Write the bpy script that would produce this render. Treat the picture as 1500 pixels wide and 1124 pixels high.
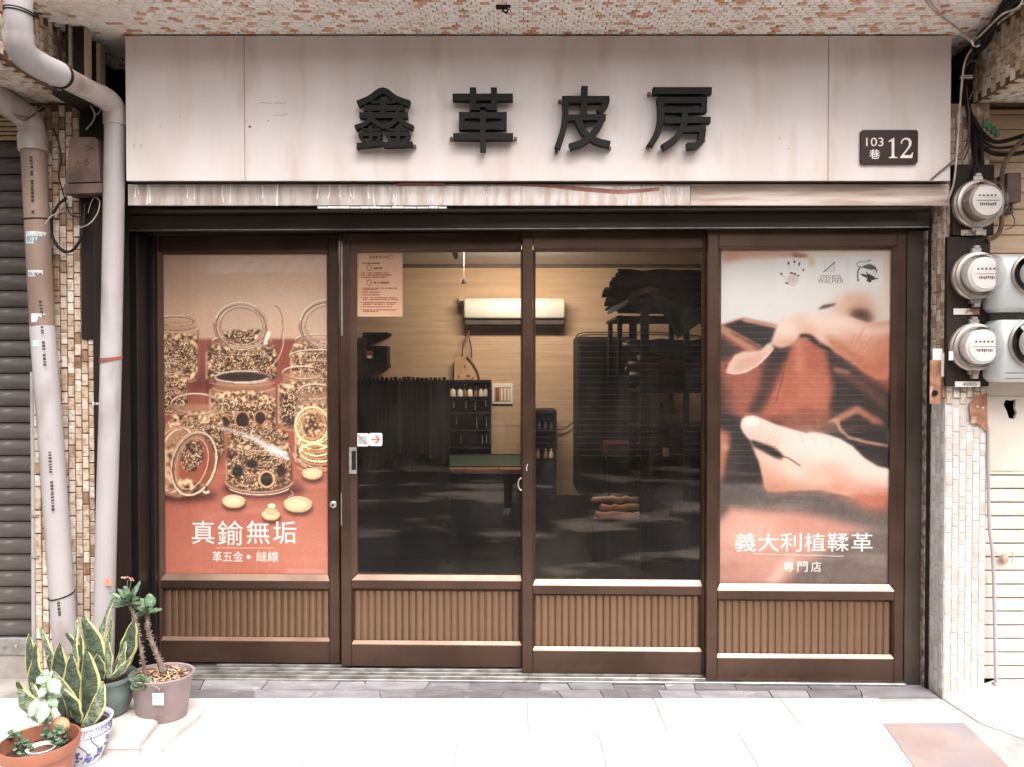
import bpy, bmesh, math, random
import numpy as np
from mathutils import Vector, Matrix

random.seed(11)
RNG = np.random.default_rng(11)
for _o in list(bpy.data.objects):
    bpy.data.objects.remove(_o)
S = bpy.context.scene
COL = S.collection

# ---------------------------------------------------------------- camera
F, CX, CY, HOR, EYE, DIST = 1085.0, 750.0, 562.0, 545.0, 1.55, 3.5
PITCH = math.atan((CY - HOR) / F)
CP, SP = math.cos(PITCH), math.sin(PITCH)
cam_data = bpy.data.cameras.new('camera')
cam_data.sensor_width = 36.0
cam_data.lens = 36.0 * F / 1500.0
cam_data.clip_start = 0.02
cam_data.clip_end = 200.0
cam = bpy.data.objects.new('camera', cam_data)
cam.location = (0, -DIST, EYE)
cam.rotation_euler = (math.pi / 2 - PITCH, 0, 0)
COL.objects.link(cam)
S.camera = cam

# ---------------------------------------------------------------- sky, sun, exposure
SUN_EL, SUN_AZ = math.radians(55), math.radians(24)      # azimuth: to the right of straight out of the shop
world = bpy.data.worlds.new('World')
S.world = world
world.use_nodes = True
wn = world.node_tree
wn.nodes.clear()
w_out = wn.nodes.new('ShaderNodeOutputWorld')
w_bg = wn.nodes.new('ShaderNodeBackground')
w_sky = wn.nodes.new('ShaderNodeTexSky')
w_sky.sky_type = 'NISHITA'
w_sky.sun_disc = False
w_sky.sun_elevation = SUN_EL
w_sky.sun_rotation = math.pi - SUN_AZ
w_sky.dust_density = 4.0
w_hsv = wn.nodes.new('ShaderNodeHueSaturation')          # an overcast sky: nearly white
w_hsv.inputs['Saturation'].default_value = 0.12
w_tint = wn.nodes.new('ShaderNodeMix')
w_tint.data_type = 'RGBA'
w_tint.blend_type = 'MULTIPLY'
w_tint.inputs[0].default_value = 1.0
w_tint.inputs[7].default_value = (1.0, 0.965, 0.95, 1)
wn.links.new(w_sky.outputs[0], w_hsv.inputs['Color'])
wn.links.new(w_hsv.outputs[0], w_tint.inputs[6])
wn.links.new(w_tint.outputs[2], w_bg.inputs['Color'])
w_bg.inputs['Strength'].default_value = 0.15
wn.links.new(w_bg.outputs[0], w_out.inputs['Surface'])

sun_data = bpy.data.lights.new('sun', 'SUN')
sun_data.energy = 1.05
sun_data.angle = math.radians(40)
sun_data.color = (1.0, 0.955, 0.925)
sun = bpy.data.objects.new('sun', sun_data)
_to_sun = Vector((math.sin(SUN_AZ) * math.cos(SUN_EL), -math.cos(SUN_AZ) * math.cos(SUN_EL), math.sin(SUN_EL)))
sun.rotation_euler = _to_sun.to_track_quat('Z', 'Y').to_euler()
COL.objects.link(sun)

S.view_settings.view_transform = 'Standard'
S.view_settings.look = 'None'
S.view_settings.gamma = 1.0
S.view_settings.use_curve_mapping = False
S.view_settings.exposure = 1.42
S.render.engine = 'CYCLES'
S.cycles.use_denoising = True
S.cycles.max_bounces = 8
S.cycles.transparent_max_bounces = 12
S.cycles.sample_clamp_indirect = 6.0

# ---------------------------------------------------------------- helpers
def ray(px, py):
    a, b = (px - CX) / F, (CY - py) / F
    return Vector((a, CP + b * SP, -SP + b * CP))

def P(px, py, Y=0.0, s=0.0):
    """the point of the upright plane y = Y + s*x that is seen at a pixel of the photograph"""
    d = ray(px, py)
    t = (Y + DIST) / (d.y - s * d.x)
    return Vector((d.x * t, -DIST + d.y * t, EYE + d.z * t))

def G(px, py, z=0.0):
    """the point at height z that is seen at a pixel of the photograph"""
    d = ray(px, py)
    t = (z - EYE) / d.z
    return Vector((d.x * t, -DIST + d.y * t, z))

def lin(v):
    v = v / 255.0
    return v / 12.92 if v <= 0.04045 else ((v + 0.055) / 1.055) ** 2.4

def rgb(r, g, b, k=1.0):
    return (lin(r) * k, lin(g) * k, lin(b) * k, 1.0)

ROOTM = {}

def mark(o, label=None, cat=None, group=None, kind=None):
    if label: o['label'] = label
    if cat: o['category'] = cat
    if group: o['group'] = group
    if kind: o['kind'] = kind
    return o

def thing(name, label, cat, loc=(0, 0, 0), rz=0.0, group=None):
    o = bpy.data.objects.new(name, None)
    o.empty_display_size = 0.05
    COL.objects.link(o)
    o.location = loc
    o.rotation_euler = (0, 0, rz)
    ROOTM[o.name] = (Matrix.Translation(Vector(loc)) @ Matrix.Rotation(rz, 4, 'Z')).inverted()
    return mark(o, label, cat, group)

def root_of(o):
    while o.parent is not None:
        o = o.parent
    return o

def put(name, mesh, parent=None, loc=None, rot=None):
    o = bpy.data.objects.new(name, mesh)
    COL.objects.link(o)
    if parent is not None: o.parent = parent
    if loc is not None: o.location = loc
    if rot is not None: o.rotation_euler = rot
    return o

class MB:
    """gathers geometry that becomes one mesh object"""
    def __init__(self):
        self.v, self.f, self.c, self.uv = [], [], [], []

    def add(self, vs, fs, col=None, uvs=None):
        n = len(self.v)
        self.v.extend([tuple(p) for p in vs])
        self.f.extend([tuple(i + n for i in f) for f in fs])
        if col is not None: self.c.extend([col] * len(vs))
        if uvs is not None: self.uv.extend(uvs)
        return self

    def box(self, a, b, ch=0.0, M=None, col=None):
        x0, x1 = sorted((a[0], b[0])); y0, y1 = sorted((a[1], b[1])); z0, z1 = sorted((a[2], b[2]))
        lo, hi = (x0, y0, z0), (x1, y1, z1)
        if ch <= 0:
            vs = [(x, y, z) for x in (x0, x1) for y in (y0, y1) for z in (z0, z1)]
            fs = [(0, 1, 3, 2), (4, 6, 7, 5), (0, 4, 5, 1), (2, 3, 7, 6), (0, 2, 6, 4), (1, 5, 7, 3)]
        else:
            ch = min(ch, (x1 - x0) * .45, (y1 - y0) * .45, (z1 - z0) * .45)
            vs, idx = [], {}
            for sx in (0, 1):
                for sy in (0, 1):
                    for sz in (0, 1):
                        s3 = (sx, sy, sz)
                        for ax in range(3):
                            p = []
                            for k in range(3):
                                e = hi[k] if s3[k] else lo[k]
                                if k != ax: e += -ch if s3[k] else ch
                                p.append(e)
                            idx[(s3, ax)] = len(vs)
                            vs.append(tuple(p))
            fs = []
            for ax in range(3):
                o1, o2 = [k for k in range(3) if k != ax]
                for sg in (0, 1):
                    q = []
                    for (i, j) in ((0, 0), (1, 0), (1, 1), (0, 1)):
                        s3 = [0, 0, 0]; s3[ax] = sg; s3[o1] = i; s3[o2] = j
                        q.append(idx[(tuple(s3), ax)])
                    fs.append(tuple(q))
                for i in (0, 1):
                    for j in (0, 1):
                        a3 = [0, 0, 0]; a3[o1] = i; a3[o2] = j; b3 = list(a3); b3[ax] = 1
                        fs.append((idx[(tuple(a3), o1)], idx[(tuple(b3), o1)], idx[(tuple(b3), o2)], idx[(tuple(a3), o2)]))
            for s3 in [(i, j, k) for i in (0, 1) for j in (0, 1) for k in (0, 1)]:
                fs.append((idx[(s3, 0)], idx[(s3, 1)], idx[(s3, 2)]))
        if M is not None: vs = [M @ Vector(p) for p in vs]
        return self.add(vs, fs, col)

    def tube(self, pts, r, n=8, cap=True, col=None, closed=False):
        pts = [Vector(p) for p in pts]
        m = len(pts)
        rr = r if isinstance(r, (list, tuple)) else [r] * m
        vs, fs = [], []
        up = None
        for i, p in enumerate(pts):
            if closed: t = pts[(i + 1) % m] - pts[i - 1]
            else: t = pts[min(i + 1, m - 1)] - pts[max(i - 1, 0)]
            if t.length < 1e-9: t = Vector((0, 0, 1))
            t.normalize()
            if up is None:
                up = Vector((0, 0, 1)) if abs(t.z) < .9 else Vector((1, 0, 0))
            a = t.cross(up)
            if a.length < 1e-6: a = t.cross(Vector((0.3, 1, 0.2)))
            a.normalize()
            b = a.cross(t).normalized()
            up = b
            for k in range(n):
                an = 2 * math.pi * k / n
                vs.append(p + (a * math.cos(an) + b * math.sin(an)) * rr[i])
        for i in range(m if closed else m - 1):
            j = (i + 1) % m
            for k in range(n):
                fs.append((i * n + k, i * n + (k + 1) % n, j * n + (k + 1) % n, j * n + k))
        if cap and not closed:
            fs.append(tuple(range(n - 1, -1, -1)))
            fs.append(tuple((m - 1) * n + k for k in range(n)))
        return self.add(vs, fs, col)

    def lathe(self, prof, c=(0, 0, 0), n=28, M=None, col=None, ell=(1, 1)):
        vs, fs, rows = [], [], []
        for (r, z) in prof:
            if r < 1e-6:
                rows.append([len(vs)]); vs.append((0, 0, z))
            else:
                rows.append(list(range(len(vs), len(vs) + n)))
                vs.extend([(r * ell[0] * math.cos(2 * math.pi * k / n), r * ell[1] * math.sin(2 * math.pi * k / n), z) for k in range(n)])
        for A, B in zip(rows, rows[1:]):
            if len(A) == 1 and len(B) == 1: continue
            for k in range(n):
                k2 = (k + 1) % n
                if len(A) == 1: fs.append((A[0], B[k], B[k2]))
                elif len(B) == 1: fs.append((A[k], A[k2], B[0]))
                else: fs.append((A[k], A[k2], B[k2], B[k]))
        M = (Matrix.Translation(Vector(c)) @ M) if M is not None else Matrix.Translation(Vector(c))
        return self.add([M @ Vector(p) for p in vs], fs, col)

    def prism(self, poly, y0, y1, col=None):
        """polygon of (x, z) points given thickness from y0 (front) to y1"""
        n = len(poly)
        vs = [(x, y0, z) for x, z in poly] + [(x, y1, z) for x, z in poly]
        fs = [tuple(range(n)), tuple(range(2 * n - 1, n - 1, -1))]
        fs += [(k, k + n, (k + 1) % n + n, (k + 1) % n) for k in range(n)]
        return self.add(vs, fs, col)

    def slab(self, poly, z0, z1, col=None):
        n = len(poly)
        vs = [(p[0], p[1], z1) for p in poly] + [(p[0], p[1], z0) for p in poly]
        fs = [tuple(range(n)), tuple(range(2 * n - 1, n - 1, -1))]
        fs += [(k, k + n, (k + 1) % n + n, (k + 1) % n) for k in range(n)]
        return self.add(vs, fs, col)

    def ribbon(self, pts, w, y0, y1, col=None):
        """flat stroke through (x, z) points"""
        L, R = [], []
        m = len(pts)
        ww = w if isinstance(w, (list, tuple)) else [w] * m
        for i in range(m):
            a, b = pts[max(i - 1, 0)], pts[min(i + 1, m - 1)]
            dx, dz = b[0] - a[0], b[1] - a[1]
            l = math.hypot(dx, dz) or 1
            nx, nz = -dz / l * ww[i] / 2, dx / l * ww[i] / 2
            L.append((pts[i][0] + nx, pts[i][1] + nz)); R.append((pts[i][0] - nx, pts[i][1] - nz))
        for i in range(m - 1):
            self.prism([L[i], L[i + 1], R[i + 1], R[i]], y0, y1, col)
        return self

    def build(self, name, mat, parent=None, smooth=None, label=None, local=False, kind=None, colname='tint'):
        me = bpy.data.meshes.new(name)
        vs = self.v
        if parent is not None and not local:
            Mi = ROOTM.get(root_of(parent).name)
            if Mi is not None: vs = [tuple(Mi @ Vector(p)) for p in vs]
        me.from_pydata(vs, [], self.f)
        bm = bmesh.new(); bm.from_mesh(me)
        bmesh.ops.recalc_face_normals(bm, faces=bm.faces)
        bm.to_mesh(me); bm.free()
        if self.c:
            at = me.color_attributes.new(colname, 'FLOAT_COLOR', 'POINT')
            at.data.foreach_set('color', np.array(self.c, dtype=np.float32).ravel())
        if self.uv:
            ul = me.uv_layers.new(name='UVMap')
            li = np.zeros(len(me.loops), dtype=np.int32); me.loops.foreach_get('vertex_index', li)
            ul.data.foreach_set('uv', np.array(self.uv, dtype=np.float32)[li].ravel())
        if smooth is not None:
            me.shade_smooth()
            me.set_sharp_from_angle(angle=math.radians(smooth))
        me.materials.append(mat)
        o = put(name, me, parent)
        if label: o['label'] = label
        if kind: o['kind'] = kind
        return o

def curve(pts, n=8):
    """Catmull-Rom through points"""
    pts = [Vector(p) for p in pts]
    if len(pts) < 3: return pts
    q = [pts[0] * 2 - pts[1]] + pts + [pts[-1] * 2 - pts[-2]]
    out = []
    for i in range(1, len(q) - 2):
        a, b, c, d = q[i - 1], q[i], q[i + 1], q[i + 2]
        for k in range(n):
            t = k / n
            out.append(.5 * ((2 * b) + (c - a) * t + (2 * a - 5 * b + 4 * c - d) * t * t + (3 * b - a - 3 * c + d) * t ** 3))
    out.append(pts[-1])
    return out

# ---- materials
def mat(name, col, rough=.6, metal=0.0, col2=None, scale=6.0, detail=6.0, lo=.35, hi=.65, bump=0.0, bscale=80.0, stretch=(1, 1, 1),
        spec=.5, attr=None, world_pos=False, dirt=None, rand=0.0, coat=0.0, rvar=0.0, emit=None):
    m = bpy.data.materials.new(name)
    m.use_nodes = True
    nt = m.node_tree
    N, L = nt.nodes, nt.links
    bs = N['Principled BSDF']
    bs.inputs['Roughness'].default_value = rough
    bs.inputs['Metallic'].default_value = metal
    bs.inputs['Specular IOR Level'].default_value = spec
    if coat: bs.inputs['Coat Weight'].default_value = coat
    if world_pos:
        src = N.new('ShaderNodeNewGeometry').outputs['Position']
    else:
        src = N.new('ShaderNodeTexCoord').outputs['Object']
    mp = N.new('ShaderNodeMapping'); mp.inputs['Scale'].default_value = stretch
    L.new(src, mp.inputs['Vector'])
    def noise(sc, de=detail, lo_=lo, hi_=hi):
        n = N.new('ShaderNodeTexNoise'); n.inputs['Scale'].default_value = sc; n.inputs['Detail'].default_value = de
        L.new(mp.outputs[0], n.inputs['Vector'])
        r = N.new('ShaderNodeMapRange'); r.inputs[1].default_value = lo_; r.inputs[2].default_value = hi_
        L.new(n.outputs['Fac'], r.inputs[0])
        return r.outputs[0]
    def mix(fac, a, b, mode='MIX'):
        x = N.new('ShaderNodeMix'); x.data_type = 'RGBA'; x.blend_type = mode
        if isinstance(fac, float): x.inputs[0].default_value = fac
        else: L.new(fac, x.inputs[0])
        for sock, val in ((x.inputs[6], a), (x.inputs[7], b)):
            if isinstance(val, tuple): sock.default_value = val
            else: L.new(val, sock)
        return x.outputs[2]
    if attr:
        an = N.new('ShaderNodeAttribute'); an.attribute_name = attr
        base = an.outputs['Color']
    else:
        base = col
    if col2 is not None:
        base = mix(noise(scale), base, mix(1.0, base, col2, 'MULTIPLY') if attr else col2)
    if rand:
        oi = N.new('ShaderNodeObjectInfo')
        r = N.new('ShaderNodeMapRange'); r.inputs[3].default_value = 1 - rand; r.inputs[4].default_value = 1 + rand
        L.new(oi.outputs['Random'], r.inputs[0])
        cc = N.new('ShaderNodeCombineColor')
        for k in range(3): L.new(r.outputs[0], cc.inputs[k])
        base = mix(1.0, base, cc.outputs[0], 'MULTIPLY')
    if dirt:
        dc, ds, dl, dh = dirt
        base = mix(noise(ds, 8.0, dl, dh), base, dc)
    if isinstance(base, tuple): bs.inputs['Base Color'].default_value = base
    else: L.new(base, bs.inputs['Base Color'])
    if rvar:
        r = noise(scale * 1.7, 5.0, .3, .7)
        rr = N.new('ShaderNodeMapRange'); rr.inputs[3].default_value = max(.02, rough - rvar); rr.inputs[4].default_value = min(1, rough + rvar)
        L.new(r, rr.inputs[0]); L.new(rr.outputs[0], bs.inputs['Roughness'])
    if bump:
        n = N.new('ShaderNodeTexNoise'); n.inputs['Scale'].default_value = bscale; n.inputs['Detail'].default_value = 4
        L.new(mp.outputs[0], n.inputs['Vector'])
        b = N.new('ShaderNodeBump'); b.inputs['Strength'].default_value = bump; b.inputs['Distance'].default_value = .004
        L.new(n.outputs['Fac'], b.inputs['Height']); L.new(b.outputs[0], bs.inputs['Normal'])
    if emit:
        bs.inputs['Emission Color'].default_value = emit[0]; bs.inputs['Emission Strength'].default_value = emit[1]
    return m

def glass_mat(name, tint=(1, 1, 1, 1), rough=0.0, ior=1.5, dust=0.0):
    """clear pane: straight-through light plus mirror reflection by Fresnel"""
    m = bpy.data.materials.new(name); m.use_nodes = True
    nt = m.node_tree; nt.nodes.clear(); N, L = nt.nodes, nt.links
    out = N.new('ShaderNodeOutputMaterial'); mx = N.new('ShaderNodeMixShader')
    tr = N.new('ShaderNodeBsdfTransparent'); tr.inputs[0].default_value = tint
    gl = N.new('ShaderNodeBsdfGlossy'); gl.inputs['Roughness'].default_value = rough
    fr = N.new('ShaderNodeFresnel')
    ge = N.new('ShaderNodeNewGeometry'); mr = N.new('ShaderNodeMapRange')      # the far face of the pane mirrors like the near one
    mr.inputs[3].default_value = ior; mr.inputs[4].default_value = 1 / ior
    L.new(ge.outputs['Backfacing'], mr.inputs[0]); L.new(mr.outputs[0], fr.inputs['IOR'])
    L.new(fr.outputs[0], mx.inputs[0]); L.new(tr.outputs[0], mx.inputs[1]); L.new(gl.outputs[0], mx.inputs[2])
    if dust:
        tc = N.new('ShaderNodeTexCoord'); nz = N.new('ShaderNodeTexNoise'); nz.inputs['Scale'].default_value = 2.6; nz.inputs['Detail'].default_value = 9; nz.inputs['Roughness'].default_value = .65
        mp = N.new('ShaderNodeMapping'); mp.inputs['Scale'].default_value = (1.6, 1, .8); L.new(tc.outputs['Object'], mp.inputs[0]); L.new(mp.outputs[0], nz.inputs['Vector'])
        dr = N.new('ShaderNodeMapRange'); dr.inputs[1].default_value = .42; dr.inputs[2].default_value = .75; dr.inputs[3].default_value = .004; dr.inputs[4].default_value = dust
        L.new(nz.outputs['Fac'], dr.inputs[0])
        df_ = N.new('ShaderNodeBsdfDiffuse'); df_.inputs[0].default_value = rgb(176, 164, 154)
        m2 = N.new('ShaderNodeMixShader'); L.new(dr.outputs[0], m2.inputs[0]); L.new(mx.outputs[0], m2.inputs[1]); L.new(df_.outputs[0], m2.inputs[2])
        L.new(m2.outputs[0], out.inputs[0])
    else:
        L.new(mx.outputs[0], out.inputs[0])
    return m

# ---- lettering
_TXT = {}
def glyphs(body, off=0.0, ext=0.0, shear=0.0):
    key = (body, off, ext, shear)
    if key not in _TXT:
        c = bpy.data.curves.new('lettering', 'FONT')
        c.body = body; c.offset = off; c.extrude = ext; c.resolution_u = 4; c.fill_mode = 'BOTH' if ext else 'FRONT'; c.shear = shear
        o = bpy.data.objects.new('lettering', c)
        COL.objects.link(o)
        dg = bpy.context.evaluated_depsgraph_get()
        me = bpy.data.meshes.new_from_object(o.evaluated_get(dg))
        vs = np.array([v.co[:] for v in me.vertices]); fs = [tuple(p.vertices) for p in me.polygons]
        bpy.data.objects.remove(o); bpy.data.curves.remove(c); bpy.data.meshes.remove(me)
        _TXT[key] = (vs, fs)
    return _TXT[key]

def text(mb, body, box, y, ext=0.0, off=0.0, shear=0.0, col=None, M=None):
    """lettering fitted into box (x0, z0, x1, z1), facing -y; ext is its thickness"""
    vs, fs = glyphs(body, off, .5 if ext else 0.0, shear)
    mn, mx = vs.min(0), vs.max(0)
    sx = (box[2] - box[0]) / max(mx[0] - mn[0], 1e-6); sz = (box[3] - box[1]) / max(mx[1] - mn[1], 1e-6)
    pts = [(box[0] + (v[0] - mn[0]) * sx, y - (v[2]) * ext, box[1] + (v[1] - mn[1]) * sz) for v in vs]
    if M is not None: pts = [M @ Vector(p) for p in pts]
    mb.add(pts, fs, col)
    return mb

# ---------------------------------------------------------------- shared materials
M_GROUT_WHITE = mat('whitewashed_grout', rgb(200, 195, 191), .9, 0, rgb(178, 172, 167), scale=25, bump=.3, bscale=200)
M_BRONZE = mat('bronze_aluminium', rgb(94, 73, 62), .36, .7, rgb(76, 58, 49), scale=3, rvar=.06, bump=.05, bscale=300, dirt=(rgb(70, 60, 54), 9, .62, .8))
M_BRONZE_DK = mat('dark_bronze_aluminium', rgb(84, 74, 67), .4, .45, rgb(68, 59, 53), scale=3, rvar=.08, dirt=(rgb(95, 85, 78), 14, .68, .85))
M_FRAME_DK = mat('black_brown_frame', rgb(27, 23, 20), .5, .2, rgb(20, 17, 15), scale=5, dirt=(rgb(80, 70, 62), 20, .7, .9))
M_ALU = mat('bare_aluminium', rgb(190, 188, 186), .4, .85, rgb(150, 146, 142), scale=12, dirt=(rgb(95, 80, 70), 20, .6, .85))
M_RIB = mat('ribbed_tan_panel', rgb(134, 106, 84), .36, .6, rgb(112, 87, 69), scale=5, stretch=(1, 1, .3), dirt=(rgb(90, 70, 58), 6, .6, .85), rand=.06)
M_GLASS = glass_mat('window_glass', dust=.022)
M_SIGN = mat('sign_board_white', rgb(216, 208, 205), .55, 0, rgb(205, 194, 188), scale=2.2, stretch=(2.2, 1, .55), bump=.05, bscale=24, dirt=(rgb(190, 172, 158), 3.5, .56, .82))
M_BLACK = mat('black_paint', rgb(17, 15, 14), .6, 0, rgb(12, 11, 10), scale=20, spec=.25)
M_PLAQUE = mat('dark_brown_enamel', rgb(48, 29, 24), .45, 0, rgb(38, 23, 19), scale=9, spec=.3)
M_WHITE = mat('white_paint', rgb(236, 232, 228), .5, 0, rgb(222, 216, 210), scale=9)
M_PVC = mat('grey_pvc_pipe', rgb(178, 173, 174), .42, 0, rgb(156, 148, 146), scale=2.5, stretch=(1, 1, .4), dirt=(rgb(118, 102, 92), 5, .52, .78))
M_PVC_DIRTY = mat('stained_pvc_pipe', rgb(190, 182, 180), .5, 0, rgb(160, 144, 134), scale=3.0, stretch=(1, 1, .5), dirt=(rgb(112, 92, 80), 5, .5, .72))
M_GROUT = mat('brown_grout', rgb(112, 86, 64), .9, 0, rgb(84, 62, 46), scale=25, bump=.4, bscale=200)
M_GROUT_LT = mat('pale_grout', rgb(186, 168, 152), .9, 0, rgb(150, 126, 106), scale=25, bump=.3, bscale=200)
M_TILE = mat('glazed_mosaic_tile', (1, 1, 1, 1), .38, 0, (.55, .42, .3, 1), scale=38, detail=8, lo=.47, hi=.72, attr='tint', world_pos=True, bump=.25, bscale=90, dirt=(rgb(110, 78, 56), 60, .63, .8))
M_TILE_WHITE = mat('whitewashed_tile', (1, 1, 1, 1), .6, 0, (.86, .84, .82, 1), scale=14, detail=8, lo=.45, hi=.7, attr='tint', world_pos=True, bump=.9, bscale=45, dirt=(rgb(158, 148, 140), 11, .6, .78))
M_CEIL = mat('ceiling_mosaic_tile', (1, 1, 1, 1), .5, 0, (.95, .91, .88, 1), scale=20, attr='tint', world_pos=True, bump=.15, bscale=60, dirt=(rgb(176, 146, 124), 9, .66, .85))
M_CONC = mat('concrete', rgb(170, 164, 158), .9, 0, rgb(140, 133, 127), scale=5, bump=.4, bscale=90, dirt=(rgb(105, 98, 92), 4, .6, .85))
M_RUST = mat('rusty_plate', rgb(166, 150, 145), .8, .0, rgb(150, 130, 124), scale=4, bump=.4, bscale=70, dirt=(rgb(144, 138, 142), 2.2, .48, .62))
# ================================================================ ground and setting
def structure(mb, name, m, smooth=None):
    return mark(mb.build(name, m, smooth=smooth), kind='structure')

structure(MB().box((-40, -60, -.4), (40, -1.55, -.014)), 'road', mat('asphalt', rgb(60, 54, 50), .8, 0, rgb(44, 40, 37), scale=1.1, stretch=(.7, 1.1, 1), bump=.6, bscale=120,
          dirt=(rgb(206, 188, 172), 1.0, .54, .62)))
M_PAVE = mat('white_floor_tile', rgb(216, 214, 212), .55, 0, rgb(202, 199, 196), scale=3, bump=.25, bscale=60, rand=.03, dirt=(rgb(142, 135, 129), 4, .58, .86))
structure(MB().box((-3.6, -1.55, -.35), (5.0, 0.0, -.006)), 'pavement', mat('pavement_joint', rgb(180, 177, 175), .9, 0, rgb(158, 154, 151), scale=12))
pave = bpy.data.objects['pavement']
# white floor tiles, laid with their own recessed joints
def pave_tile(x0, y0, x1, y1):
    g = .0022
    return MB().box((x0 + g, y0 + g, -.015), (x1 - g, y1 - g, random.uniform(-.0012, .0)), .0015).build('paving_tile', M_PAVE, pave)
tx, ty = .6, .33
for j in range(5):
    y1 = -j * ty
    offs = (j % 2) * .3 + .07
    x = -3.6
    cuts = [-3.6] + [c for c in [(-6 + k) * tx + offs for k in range(15)] if -3.55 < c < 1.74] + [1.74]
    for a, b in zip(cuts, cuts[1:]):
        if j >= 3 and (b < -2.2 or a > 1.6): continue
        pave_tile(a, max(y1 - ty, -1.55), b, y1)

# right-hand side: grey slab, rusty plate, the neighbour's raised white floor
gp = [G(1291, 1029), G(1384, 1027.5), G(1412, 1059), G(1294, 1060)]
structure(MB().slab([(p.x, p.y) for p in gp], -.0055, .001), 'stone_landing', mat('grey_landing', rgb(206, 204, 206), .6, 0, rgb(182, 178, 180), scale=6, bump=.2, bscale=80))
rp = [G(1294, 1061), G(1412, 1060), G(1545, 1190), G(1386, 1190)]
mark(MB().slab([(p.x, p.y) for p in rp], -.0053, .003).build('drain_cover', M_RUST), 'rusty pinkish steel plate let into the floor by the right pillar', 'drain cover')
nf = [(2.045, -.004), (2.32, .03), (5.0, .03), (5.0, -1.55), (2.9, -1.55), (2.5, -.9), (2.07, -.25)]
n = len(nf)
zz = [.003, .075, .075, .02, .0, .0, .0]
vs = [(p[0], p[1], z) for p, z in zip(nf, zz)] + [(p[0], p[1], -.03) for p in nf]
structure(MB().add(vs, [tuple(range(n)), tuple(range(2 * n - 1, n - 1, -1))] + [(k, k + n, (k + 1) % n + n, (k + 1) % n) for k in range(n)]), 'neighbour_floor',
          mat('white_ramp', rgb(216, 212, 208), .7, 0, rgb(202, 196, 190), scale=4, bump=.15, bscale=70))

# slate strip in front of the doors: irregular slabs with pale joints
slate_m = [mat('slate_%s' % n_, c1, .5, 0, c2, scale=7, stretch=(1, 2.2, 1), bump=.35, bscale=60, dirt=(rgb(196, 192, 192), 11, .64, .76), world_pos=True)
           for n_, c1, c2 in (('grey', rgb(142, 140, 144), rgb(120, 117, 121)), ('pale', rgb(158, 156, 160), rgb(134, 131, 136)), ('dark', rgb(126, 122, 125), rgb(104, 100, 103)))]
structure(MB().box((-1.95, .002, -.05), (2.04, .40, -.008)), 'threshold', mat('pale_mortar', rgb(168, 163, 162), .9, 0, rgb(140, 135, 134), scale=20, bump=.3))
thr = bpy.data.objects['threshold']
x = -1.94
rows = [(.004, .085), (.09, .20), (.205, .33)]
for (ya, yb) in rows:
    x = -1.94
    sk = random.uniform(-.015, .015)
    while x < 2.0:
        w = random.uniform(.12, .38)
        x1 = min(x + w, 2.03)
        if 2.03 - x1 < .09: x1 = 2.03
        sk2 = random.uniform(-.03, .03) if x1 < 2.0 else 0
        g = .003
        q = [(x + g - sk / 2, ya), (x1 - g - sk2 / 2, ya + random.uniform(0, .006)), (x1 - g + sk2 / 2, yb - random.uniform(0, .008)), (x + g + sk / 2, yb)]
        mb = MB().slab(q, -.012, random.uniform(-.003, .003))
        mb.build('slate_slab', random.choice(slate_m), thr)
        x, sk = x1, sk2

# ---------------------------------------------------------------- building shell
M_WALLDK = mat('old_render_wall', rgb(120, 104, 92), .9, 0, rgb(92, 78, 68), scale=6, bump=.4, bscale=60)
structure(MB().box((-4.2, .36, 2.25), (4.2, .5, 6.0)).box((-4.2, .36, -.05), (-1.95, .5, 2.25)).box((2.06, .36, -.05), (4.2, .5, 2.25)), 'front_wall', M_WALLDK)

# ---- mosaic tile fields
def tile_mesh(w, h, d, tint, m, bev=.0018):
    mb = MB()
    a, b = w / 2, h / 2
    vs = [(-a, 0, -b), (a, 0, -b), (a, 0, b), (-a, 0, b), (-a, -d + bev, -b), (a, -d + bev, -b), (a, -d + bev, b), (-a, -d + bev, b),
          (-a + bev, -d, -b + bev), (a - bev, -d, -b + bev), (a - bev, -d, b - bev), (-a + bev, -d, b - bev)]
    fs = [(0, 1, 5, 4), (1, 2, 6, 5), (2, 3, 7, 6), (3, 0, 4, 7), (4, 5, 9, 8), (5, 6, 10, 9), (6, 7, 11, 10), (7, 4, 8, 11), (8, 9, 10, 11)]
    mb.add(vs, fs, tint)
    return mb

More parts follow.
